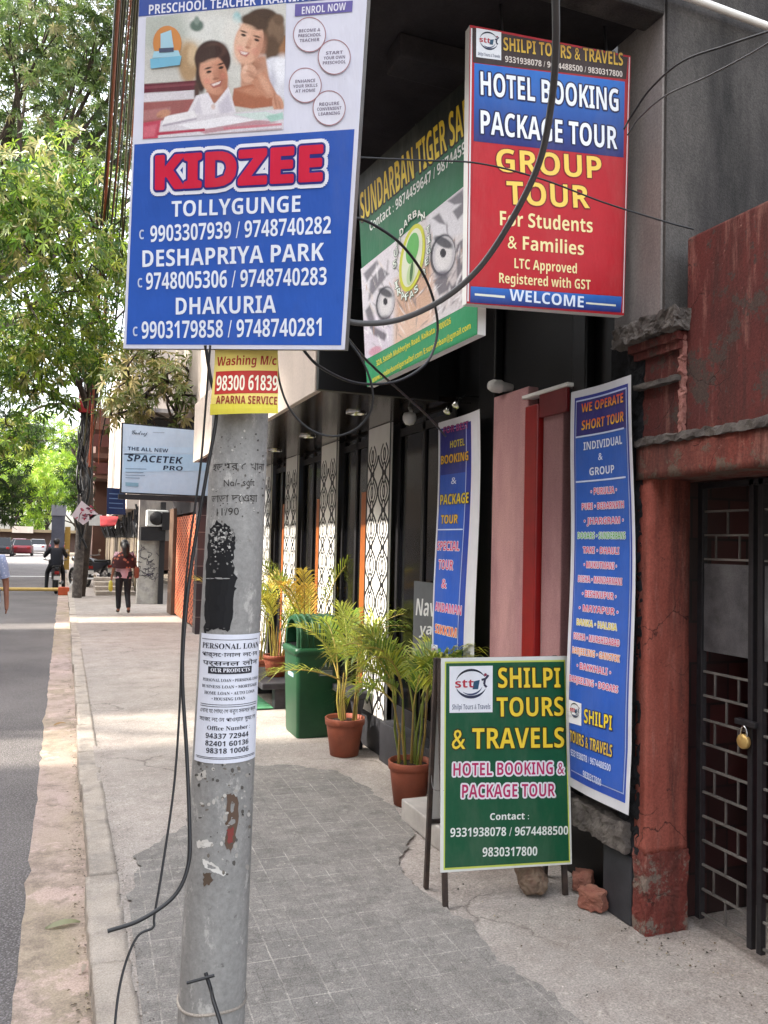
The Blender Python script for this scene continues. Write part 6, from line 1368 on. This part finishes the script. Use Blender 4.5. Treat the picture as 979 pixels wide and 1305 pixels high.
# ------------------------------------------------------------------ people
def skin(name, J, E, mat, parent, sub=1):
    me = bpy.data.meshes.new(name); ks_ = list(J); me.from_pydata([J[k][0] for k in ks_], [(ks_.index(a_), ks_.index(c_)) for a_, c_ in E], [])
    o = bpy.data.objects.new(name, me); COL.objects.link(o); o.parent = parent; me.materials.append(mat)
    md = o.modifiers.new('skin', 'SKIN'); md.use_smooth_shade = True
    for i, k in enumerate(ks_):
        r_ = J[k][1]; sv = me.skin_vertices[0].data[i]; sv.radius = (r_, r_) if not isinstance(r_, tuple) else r_; sv.use_root = (i == 0)
    s_ = o.modifiers.new('smooth', 'SUBSURF'); s_.levels = s_.render_levels = sub
    return o
M['skin'] = plain('brown_skin', '#8a5a44', .55); M['hair'] = plain('black_hair', '#141012', .5)
def person(lab, loc, yaw, h, pose, cloths, hair_long=False):
    """pose: joint overrides in a frame with y forward; cloths: dict of materials"""
    t = thing('person', lab, 'person', loc); t.rotation_euler = (0, 0, yaw); s = h / 1.68
    J = {'pelvis': ((0, 0, .93), .125), 'waist': ((0, .0, 1.06), .115), 'chest': ((0, .0, 1.26), .135), 'neck': ((0, .0, 1.42), .055), 'jaw': ((0, .03, 1.50), .062), 'head': ((0, .01, 1.585), .085), 'crown': ((0, -.005, 1.65), .06), 'nose': ((0, .105, 1.55), .012)}
    E = [('pelvis', 'waist'), ('waist', 'chest'), ('chest', 'neck'), ('neck', 'jaw'), ('jaw', 'head'), ('head', 'crown'), ('jaw', 'nose')]
    for sd_, n_ in ((-1, 'l'), (1, 'r')):
        J['sh' + n_] = ((sd_ * .165, -.01, 1.365), .06); J['el' + n_] = ((sd_ * .215, -.03, 1.09), .042); J['wr' + n_] = ((sd_ * .235, .05, .86), .028); J['pa' + n_] = ((sd_ * .24, .07, .78), .034)
        E += [('chest', 'sh' + n_), ('sh' + n_, 'el' + n_), ('el' + n_, 'wr' + n_), ('wr' + n_, 'pa' + n_)]
        J['hi' + n_] = ((sd_ * .09, 0, .88), .095); J['kn' + n_] = ((sd_ * .10, .02, .49), .06); J['an' + n_] = ((sd_ * .10, -.02, .09), .04); J['to' + n_] = ((sd_ * .11, .13, .04), .035)
        E += [('pelvis', 'hi' + n_), ('hi' + n_, 'kn' + n_), ('kn' + n_, 'an' + n_), ('an' + n_, 'to' + n_)]
    for k, v in pose.items(): J[k] = (v, J[k][1])
    for sd_, n_ in ((-1, 'l'), (1, 'r')):
        pa = Vector(J['pa' + n_][0]); wd = (pa - Vector(J['wr' + n_][0])).normalized()
        for i in range(4):
            a_ = pa + Vector((0, (i - 1.5) * .020, 0)) + wd * .03; J['f%d%s' % (i, n_)] = (tuple(a_), .0095); e_ = a_ + wd * (.045 + .006 * (i in (1, 2))) + Vector((-sd_ * .012, 0, 0)); J['g%d%s' % (i, n_)] = (tuple(e_), .008)
            E += [('pa' + n_, 'f%d%s' % (i, n_)), ('f%d%s' % (i, n_), 'g%d%s' % (i, n_))]
        a_ = pa + Vector((0, .045, .0)); J['t' + n_] = (tuple(a_ + wd * .02), .010); E.append(('pa' + n_, 't' + n_))
    J = {k: (tuple(c_ * s for c_ in v[0]), v[1] * s) for k, v in J.items()}
    body = skin('body', J, E, M['skin'], t)
    def sub_(names, grow): return {k: (J[k][0], J[k][1] + grow) for k in names}
    def rings(name, rr, mat, seed=0):
        b = MB(); out = []; n_ = 24
        for q, (c0, wx, wy) in enumerate(rr):
            ring = []
            for k in range(n_):
                t_ = 2 * PI * k / n_; f_ = 1 + .05 * noise.noise((math.cos(t_) * 2.2 + seed, math.sin(t_) * 2.2, q * .5)); ring.append(Vector(c0) + Vector((math.cos(t_) * wx * s * f_, math.sin(t_) * wy * s * f_, .012 * s * math.sin(3 * t_ + seed) * (q == 0))))
            out.append(ring)
        loft(b, out); return b, mat, name
    def fin(bmn): o_ = bmn[0].build(bmn[2], bmn[1]); o_.parent = t; return o_
    pv_, ws_, ch_, nk_ = (Vector(J[k][0]) for k in ('pelvis', 'waist', 'chest', 'neck')); dn = (pv_ - ws_).normalized()
    bm_ = rings('shirt', [(pv_ + dn * cloths.get('hem', .08) * s, .185, .145), (pv_, .182, .142), (ws_, .168, .128), (ws_.lerp(ch_, .6), .185, .138), (ch_ + Vector((0, 0, .06 * s)), .195, .130), (ch_ + Vector((0, 0, .115 * s)), .170, .095), (nk_ + Vector((0, 0, -.01 * s)), .075, .068)], cloths['shirt'], 1)
    for n_ in 'lr':
        f_ = cloths.get('sleeve', .75); a_, c_ = Vector(J['sh' + n_][0]), Vector(J['el' + n_][0]); e_ = a_.lerp(c_, f_)
        pts_ = [a_.lerp(ch_, .35) + Vector((0, 0, .02 * s)), a_, a_.lerp(e_, .35), a_.lerp(e_, .7), e_]
        if f_ > .9: pts_ += [c_.lerp(Vector(J['wr' + n_][0]), .5), Vector(J['wr' + n_][0])]
        bm_[0].tube(pts_, [.07 * s, .078 * s, .070 * s, .064 * s, .060 * s] + ([.05 * s, .042 * s] if f_ > .9 else []), 12)
    fin(bm_)
    if 'scarf' in cloths: fin(rings('shawl', [(ch_ + Vector((0, -.01, -.20 * s)), .265, .185), (ch_ + Vector((0, -.01, -.10 * s)), .275, .180), (ch_ + Vector((0, -.005, .03 * s)), .262, .160), (ch_ + Vector((0, 0, .10 * s)), .215, .125), (ch_ + Vector((0, 0, .145 * s)), .135, .10), (nk_ + Vector((0, 0, .015 * s)), .078, .075)], cloths['scarf'], 4))
    lj = sub_(['pelvis', 'hil', 'hir', 'knl', 'knr', 'anl', 'anr'], .014); skin('trousers', lj, [('pelvis', 'hil'), ('pelvis', 'hir'), ('hil', 'knl'), ('hir', 'knr'), ('knl', 'anl'), ('knr', 'anr')], cloths['legs'], t)
    for n_ in 'lr': skin('shoe', {'a': (J['an' + n_][0], .045 * s), 'b': (J['to' + n_][0], .042 * s)}, [('a', 'b')], cloths['shoe'], t)
    hc_ = Vector(J['head'][0]) + Vector((0, -.012, .018)) * s; b = MB(); vs = []; nu, nv = 20, 12
    for i in range(nv + 1):
        for k in range(nu):
            th, ph = PI * i / nv, 2 * PI * k / nu; q = Vector((math.sin(th) * math.cos(ph), math.sin(th) * math.sin(ph), math.cos(th)))
            f_ = 1.0
            if q.y > .15 and q.z < .45: f_ = .72                      # the face stays clear
            if q.z < -.35 and q.y > -.2: f_ = .7
            vs.append(hc_ + Vector((q.x * .098 * f_, q.y * .112 * f_, q.z * .115 * f_)) * s)
    b.add(vs, [(i * nu + k, (i + 1) * nu + k, (i + 1) * nu + (k + 1) % nu, i * nu + (k + 1) % nu) for i in range(nv) for k in range(nu)], smooth=True)
    if hair_long: b.tube(curve_pts([hc_ + Vector((0, -.10, .0)), hc_ + Vector((.01, -.15, -.06)), hc_ + Vector((.015, -.15, -.18)), hc_ + Vector((.02, -.13, -.30))], 5), [.075, .08, .085, .085, .085, .085, .085, .08, .078, .075, .07, .065, .055, .045, .03, .012], 10)
    o_ = b.build('hair', M['hair']); o_.parent = t
    for sd_ in (-1, 1):
        b = MB(); p_ = Vector(J['head'][0]) + Vector((sd_ * .032, .083, .0)) * s; b.lathe([(.001, -.008), (.011, -.004), (.012, .002), (.001, .008)], p_, 8, 0, ax=(Vector((1, 0, 0)), Vector((0, 0, 1)), Vector((0, 1, 0)))); o_ = b.build('eye', M['hair']); o_.parent = t
    return t
def print_cloth(name, a_, c_, sc):
    t = NT(name); v = t.n('TexVoronoi'); v.inputs['Scale'].default_value = sc; tc = t.n('TexCoord'); t.l(tc.outputs['Object'], v.inputs['Vector']); t.base(t.mix(t.ramp(v.outputs['Distance'], [(.25, 0.0), (.35, 1.0)]), a_, c_)); t.set(.9); return t.m
woman = person('woman in a patterned shawl and black leggings walking away along the pavement', (1.24, 18.9, .004), 0.03, 1.60, {'knl': (-.09, .10, .50), 'anl': (-.08, .10, .10), 'tol': (-.09, .25, .05), 'knr': (.10, .05, .48), 'anr': (.11, -.22, .14), 'tor': (.12, -.10, .05), 'elr': (.24, -.04, 1.10), 'wrr': (.30, .08, .95), 'par': (.31, .12, .88), 'ell': (-.22, -.02, 1.09), 'wrl': (-.25, .04, .88), 'pal': (-.26, .06, .80)},
    dict(shirt=plain('pale_pink_kurta', '#b8929c', .9), scarf=print_cloth('dark_red_print', '#a8604c', '#38161a', 11), legs=plain('black_leggings', '#17161c', .85), shoe=plain('dark_sandals', '#2a2424', .7), sleeve=.6, hem=.10), True)
bg_ = thing('shoulder_bag', 'rust brown shoulder bag at the right hip of the walking woman', 'bag', (1.52, 18.85, .82))
b = MB(); loft(b, [[(1.50 + dx, 18.83 + dy, z_) for dx, dy in ((-.05, -.12), (.05, -.12), (.05, .12), (-.05, .12))] for z_ in (.80, .95, 1.04)]); b.build('pouch', plain('rust_leather', '#7a3a24', .6), bg_, bevel=.03, seg=3)
b = MB(); b.tube(curve_pts([(1.50, 18.74, 1.03), (1.44, 18.80, 1.25), (1.40, 18.9, 1.38), (1.46, 18.92, 1.2), (1.50, 18.92, 1.03)]), .012, 6); b.build('strap', plain('dark_strap', '#3a2018', .6), bg_)
bg_ = thing('carrier_bag', 'yellow carrier bag in the left hand of the walking woman', 'bag', (.97, 18.95, .55))
b = MB(); loft(b, [[(.98 + dx * w_, 18.96 + dy * w_, z_) for dx, dy in ((-.04, -.12), (.04, -.12), (.05, .12), (-.04, .12))] for z_, w_ in ((.50, .8), (.56, 1.0), (.68, .95), (.74, .5))]); b.build('sack', plain('yellow_plastic', '#b3a83c', .5), bg_, bevel=.02)
b = MB(); b.tube([(.98, 18.92, .73), (.985, 18.96, .80), (.98, 19.0, .73)], .008, 6); b.build('handle', plain('yellow_handle', '#a89a30', .5), bg_)
px_ = atY(9, 740, 12.0)
person('man in a pale blue checked shirt walking towards us, cut off at the left edge', (px_.x - .27, 12.0, -.12), PI, 1.80, {'elr': (.25, -.02, 1.08), 'wrr': (.27, .04, .86), 'par': (.275, .06, .78), 'ell': (-.235, -.06, 1.10), 'wrl': (-.255, .0, .86), 'pal': (-.26, .015, .775)},
    dict(shirt=print_cloth('pale_check_shirt', '#c4cbdc', '#9aa4c4', 30), legs=plain('grey_trousers', '#3d3f46', .9), shoe=plain('brown_shoes', '#3a2a22', .6), sleeve=.85))
person('rider in a dark jacket seen from behind, astride the motorcycle at the kerb', (-.22, 28.35, -.124), 0.05, 1.66, {'pelvis': (0, -.05, .98), 'waist': (0, -.05, 1.12), 'chest': (0, 0, 1.32), 'neck': (0, .04, 1.48), 'jaw': (0, .08, 1.56), 'head': (0, .06, 1.64), 'crown': (0, .04, 1.71), 'nose': (0, .155, 1.60), 'shl': (-.18, .0, 1.42), 'shr': (.18, .0, 1.42), 'ell': (-.28, .22, 1.24), 'elr': (.28, .22, 1.24), 'wrl': (-.33, .50, 1.16), 'wrr': (.33, .50, 1.16), 'pal': (-.34, .57, 1.16), 'par': (.34, .57, 1.16), 'hil': (-.11, 0, .95), 'hir': (.11, 0, .95), 'knl': (-.24, .28, .66), 'knr': (.24, .28, .66), 'anl': (-.26, .12, .12), 'anr': (.26, .12, .12), 'tol': (-.27, .26, .05), 'tor': (.27, .26, .05)},
    dict(shirt=plain('navy_jacket', '#14161f', .85), legs=plain('black_trousers', '#131318', .9), shoe=plain('grey_shoes', '#4a4a4c', .7), sleeve=.98))

# ------------------------------------------------------------------ trees
def leaf_mesh(name, clumps, nper, leaves, L, pal, parent, seed, droop=.5, wide=.26, mat='leaf'):
    rnd = random.Random(seed); vs, fs, cs = [], [], []
    for (c, rad) in clumps:
        c = Vector(c); n_ = int(nper * rad * rad)
        for k in range(n_):
            while True:
                u = Vector((rnd.uniform(-1, 1), rnd.uniform(-1, 1), rnd.uniform(-1, 1)))
                if u.length < 1: break
            u = u * (.55 + .45 * rnd.random()) if rnd.random() < .5 else u
            p = c + Vector((u.x * rad, u.y * rad, u.z * rad * .85))
            if noise.noise(p * (.9 / max(.6, rad * .6))) < -.16: continue
            ax = (u + Vector((rnd.gauss(0, .4), rnd.gauss(0, .4), rnd.gauss(.1, .4)))).normalized(); base = Vector(lin(rnd.choice(pal))) * rnd.uniform(.7, 1.25); ph = rnd.random() * 6.3
            a_ = ax.orthogonal().normalized(); b_ = ax.cross(a_)
            for j in range(leaves):
                t_ = ph + 2 * PI * j / leaves; d = (a_ * math.cos(t_) + b_ * math.sin(t_) + ax * rnd.uniform(.1, .8)); d.z -= droop * rnd.random(); d.normalize(); le = L * rnd.uniform(.7, 1.2)
                sd_ = d.cross(ax); sd_ = sd_.normalized() if sd_.length > .01 else a_; m_ = p + d * le * .5; tip = p + d * le - Vector((0, 0, le * .2)); o_ = len(vs); wv = sd_ * le * wide * .5
                vs += [p, m_ + wv, tip, m_ - wv]; fs.append((o_, o_ + 1, o_ + 2, o_ + 3)); cs += [*(base * rnd.uniform(.85, 1.15)), 1.0] * 4
    me = bpy.data.meshes.new(name); me.from_pydata([tuple(v - Vector(parent.location)) for v in vs], [], fs); me.materials.append(M[mat]); at = me.color_attributes.new('Col', 'FLOAT_COLOR', 'CORNER'); at.data.foreach_set('color', cs)
    o = bpy.data.objects.new(name, me); COL.objects.link(o); o.parent = parent; return o
M['bark'] = worn('tree_bark', '#4a4038', '#2f2924', 5, .95, .5, .6)
def tree(lab, base, fork, r0, clumps, nper, leaves, L, pal, seed, droop=.5):
    t = thing('street_tree', lab, 'tree', base, 'trees along the road'); b = MB(); base, fork = Vector(base), Vector(fork); rnd = random.Random(seed)
    b.tube(curve_pts([base, base.lerp(fork, .35) + Vector((.1, .1, 0)), base.lerp(fork, .7), fork], 5), [r0 * (1 - .45 * k / 15) for k in range(16)], 12)
    b.build('trunk', M['bark'], t); b = MB()
    for (c, rad) in clumps:
        c = Vector(c); s_ = base.lerp(fork, rnd.uniform(.75, 1)); m_ = s_.lerp(c, .5) + Vector((rnd.gauss(0, .3), rnd.gauss(0, .3), .3)); pts = curve_pts([s_, m_, c], 5); b.tube(pts, [r0 * .34 * (1 - .85 * k / (len(pts) - 1)) + .008 for k in range(len(pts))], 6)
        for k in range(4): q_ = c + Vector((rnd.gauss(0, 1), rnd.gauss(0, 1), rnd.gauss(.2, .8))) * rad * .55; b.tube([m_.lerp(c, .7), c.lerp(q_, .5), q_], [.03, .018, .008], 5)
    b.build('limbs', M['bark'], t); leaf_mesh('crown', clumps, nper, leaves, L, pal, t, seed, droop); return t
LG = ['#6a8a2c', '#8aa436', '#4e6e26', '#a0ac4a', '#3c5a20', '#7a8a48', '#a09a62', '#55702c']; LD = ['#2c451c', '#36501f', '#24391a', '#445c2a']; LU = ['#566e36', '#6a8040', '#445c2a', '#80905a', '#35491f', '#8a865e']
def at_(px, py, Y, r_): return (tuple(atY(px, py, Y)), r_)
near = [at_(20, 235, 16.5, .95), at_(75, 215, 17.5, 1.0), at_(120, 250, 18, 1.0), at_(45, 300, 16.5, 1.0), at_(95, 320, 17, 1.0), at_(140, 330, 18.5, .9), at_(30, 375, 17, .9), at_(80, 390, 17.5, .95), at_(125, 400, 18.5, .85), at_(50, 450, 17.5, .9), at_(95, 465, 18.5, .75), at_(28, 500, 18, .8), at_(140, 455, 19, .8), at_(70, 505, 18.5, .6), at_(150, 290, 19, .8), at_(210, 350, 20, 1.3), at_(300, 300, 20, 1.6), at_(-60, 260, 17, 1.6), at_(-70, 420, 18, 1.4), at_(15, 440, 18, .9), at_(60, 410, 19, .9), at_(110, 430, 19.5, .9), at_(60, 260, 19, .9), at_(10, 560, 19.5, .7)]
tree('bright leafy street tree drooping over the pavement by the far pole', (.47, 24.9, 0), (.62, 24.7, 6.2), .14, near, 190, 6, .20, LG, 21, .7)
side = [at_(150, 485, 15.5, .55), at_(180, 505, 16, .5), at_(205, 480, 16, .55), at_(165, 525, 16.5, .45), at_(235, 500, 16, .4), at_(225, 535, 16, .3), at_(140, 520, 17, .45), at_(190, 460, 17, .7), at_(245, 470, 17, .5)]
tree('thin dusty tree with hanging leaves above the lockers sign', (2.75, 20.4, 0), (2.2, 18.5, 4.8), .08, side, 150, 7, .19, ['#7d8450', '#98905a', '#667038', '#a89a68', '#5d6a34'], 22, .9)
upper = [at_(10, 30, 27, 2.2), at_(70, 20, 28, 2.2), at_(130, 40, 28, 2.0), at_(30, 110, 28, 2.0), at_(95, 110, 29, 2.0), at_(150, 110, 29, 1.8), at_(170, 10, 29, 2.0), at_(60, 170, 30, 1.8), at_(125, 180, 30, 1.6), at_(0, 190, 29, 1.8), at_(160, 195, 30, 1.3), at_(-70, 60, 28, 3), at_(230, 60, 30, 2.6), at_(260, 170, 30, 2.6), at_(60, -70, 28, 2.6), at_(340, 60, 32, 3), at_(40, 60, 33, 2.4), at_(110, 75, 34, 2.4), at_(20, 160, 34, 2.4), at_(90, 200, 35, 2.2), at_(150, 150, 34, 2.0), at_(30, 250, 35, 2.2), at_(110, 270, 36, 2.2), at_(60, 330, 37, 2.0), at_(140, 350, 37, 1.8)]
tree('tall grey green tree filling the top left sky', (-4.8, 30, -.15), (-2.5, 29, 10), .40, upper, 60, 9, .25, LU, 23, .5)
dark = [at_(-10, 420, 36, 2.0), at_(5, 490, 36, 1.7), at_(10, 560, 37, 1.6), at_(0, 610, 37, 1.5), at_(28, 545, 38, 1.2), at_(30, 470, 38, 1.2), at_(-60, 540, 37, 2.4), at_(20, 640, 38, 1.0), at_(-10, 655, 38, 1.1)]
tree('dark dense tree at the left edge beside the road', (-4.3, 37.5, -.15), (-3.6, 37, 5), .32, dark, 70, 8, .26, LD, 24, .5)
bush = [at_(98, 600, 30, .75), at_(92, 570, 31, .6), at_(96, 635, 31, .7)]
tree('small dark tree tucked behind the far pole', (.55, 31, 0), (.5, 30.6, 2.6), .09, bush, 190, 8, .16, LD, 25, .4)
rnd = random.Random(77)
for k, (px, py, Y, r_) in enumerate(((18, 600, 125, 5.5), (62, 612, 132, 5.5), (100, 596, 140, 7), (-30, 590, 128, 7), (40, 570, 150, 7), (140, 600, 150, 8))):
    c, rr_ = at_(px, py, Y, r_); cl = [((c[0] + rnd.gauss(0, r_ * .5), c[1] + rnd.gauss(0, 2), max(2.5, c[2] + rnd.gauss(-2, r_ * .6))), r_ * rnd.uniform(.45, .7)) for _ in range(9)]
    tree('sunlit yellow green tree at the end of the road, %s' % ('left of the gap', 'right above the parked cars', 'hidden behind the far pole', 'leftmost of all', 'rising at the back', 'rightmost behind the houses')[k], (c[0], c[1], -.2), (c[0], c[1], 4), .35, cl, 9, 8, .75, ['#7a9a2c', '#8fae34', '#64842a', '#a0b048'], 60 + k, .4)

# ------------------------------------------------------------------ unseen houses added across the road: heights and gaps shape sun and shade
tree('unseen young tree added across the road to dapple the sun band', (-7.2, 8.9, -.15), (-6.4, 8.6, 4.6), .12, [((-6.0, 8.3, 5.5), 1.0), ((-6.3, 8.5, 6.8), .9), ((-6.2, 7.9, 6.2), .7), ((-6.0, 9.6, 7.6), .8), ((-6.2, 11.2, 7.9), .7)], 20, 6, .2, LG, 31, .5)  # unseen tree, put in to break up the sun band
M['opp'] = worn('buff_plaster', '#a39484', '#8f8274', .5, .9, .2, .05, streak=True, dirt='#5d554e', dirt_amt=.4)
def opposite(x1, y0, y1, H_, lab, sun_block=None):
    t = thing('shade_house', lab, 'building', (-12, (y0 + y1) / 2, 0)); b = MB(); b.box((-17, y0, -.2), (x1, y1, H_)); b.build('wall', M['opp'], t)
    b = MB(); b.box((-17.1, y0, H_), (x1 + .05, y1, H_ + .12)); b.build('cornice', M['cream'], t)
    n_ = max(1, int((y1 - y0) / 2.6))
    for fl in range(int(H_ / 3.3)):
        for k in range(n_):
            yc = y0 + (k + .5) * (y1 - y0) / n_; b = MB(); b.box((x1, yc - .5, 1.0 + fl * 3.3), (x1 + .08, yc + .5, 2.5 + fl * 3.3)); w_ = b.build('window', M['white'], t, bevel=.01)
            b = MB(); b.box((x1 + .078, yc - .42, 1.08 + fl * 3.3), (x1 + .095, yc + .42, 2.42 + fl * 3.3)); b.build('pane', M['glass'], w_)
    if sun_block:
        b = MB(); b.box((x1 - .2, y0, sun_block[0]), (x1 - .1, y1, sun_block[1])); b.build('sun_block_panel', M['sheet'], t)  # added panel: low sun reaches the hotel front only through the gap beneath
        b = MB(); 
        for yy in (y0 + .1, y1 - .1): b.bar((x1 - .15, yy, H_ - .1), (x1 - .15, yy, sun_block[1]), .08, .08)
        b.build('sun_block_post', M['iron'], t)
opposite(-9.6, -24, 6.85, 15.2, 'unseen long buff house added across the road to shade the near pavement')
opposite(-9.6, 6.86, 7.95, 10.35, 'unseen slim buff house by the lane, its raised roof panel added to shape the sun', (12.6, 15.4))
opposite(-9.6, 9.35, 12.4, 10.35, 'unseen buff house beyond the lane, its raised roof panel added to shape the sun', (12.6, 15.4))
opposite(-9.6, 12.41, 18.2, 11.6, 'unseen plain buff house added farther along to shade the pavement')
opposite(-9.6, 19.6, 60, 10.6, 'unseen low buff house row added far along to shade the pavement')
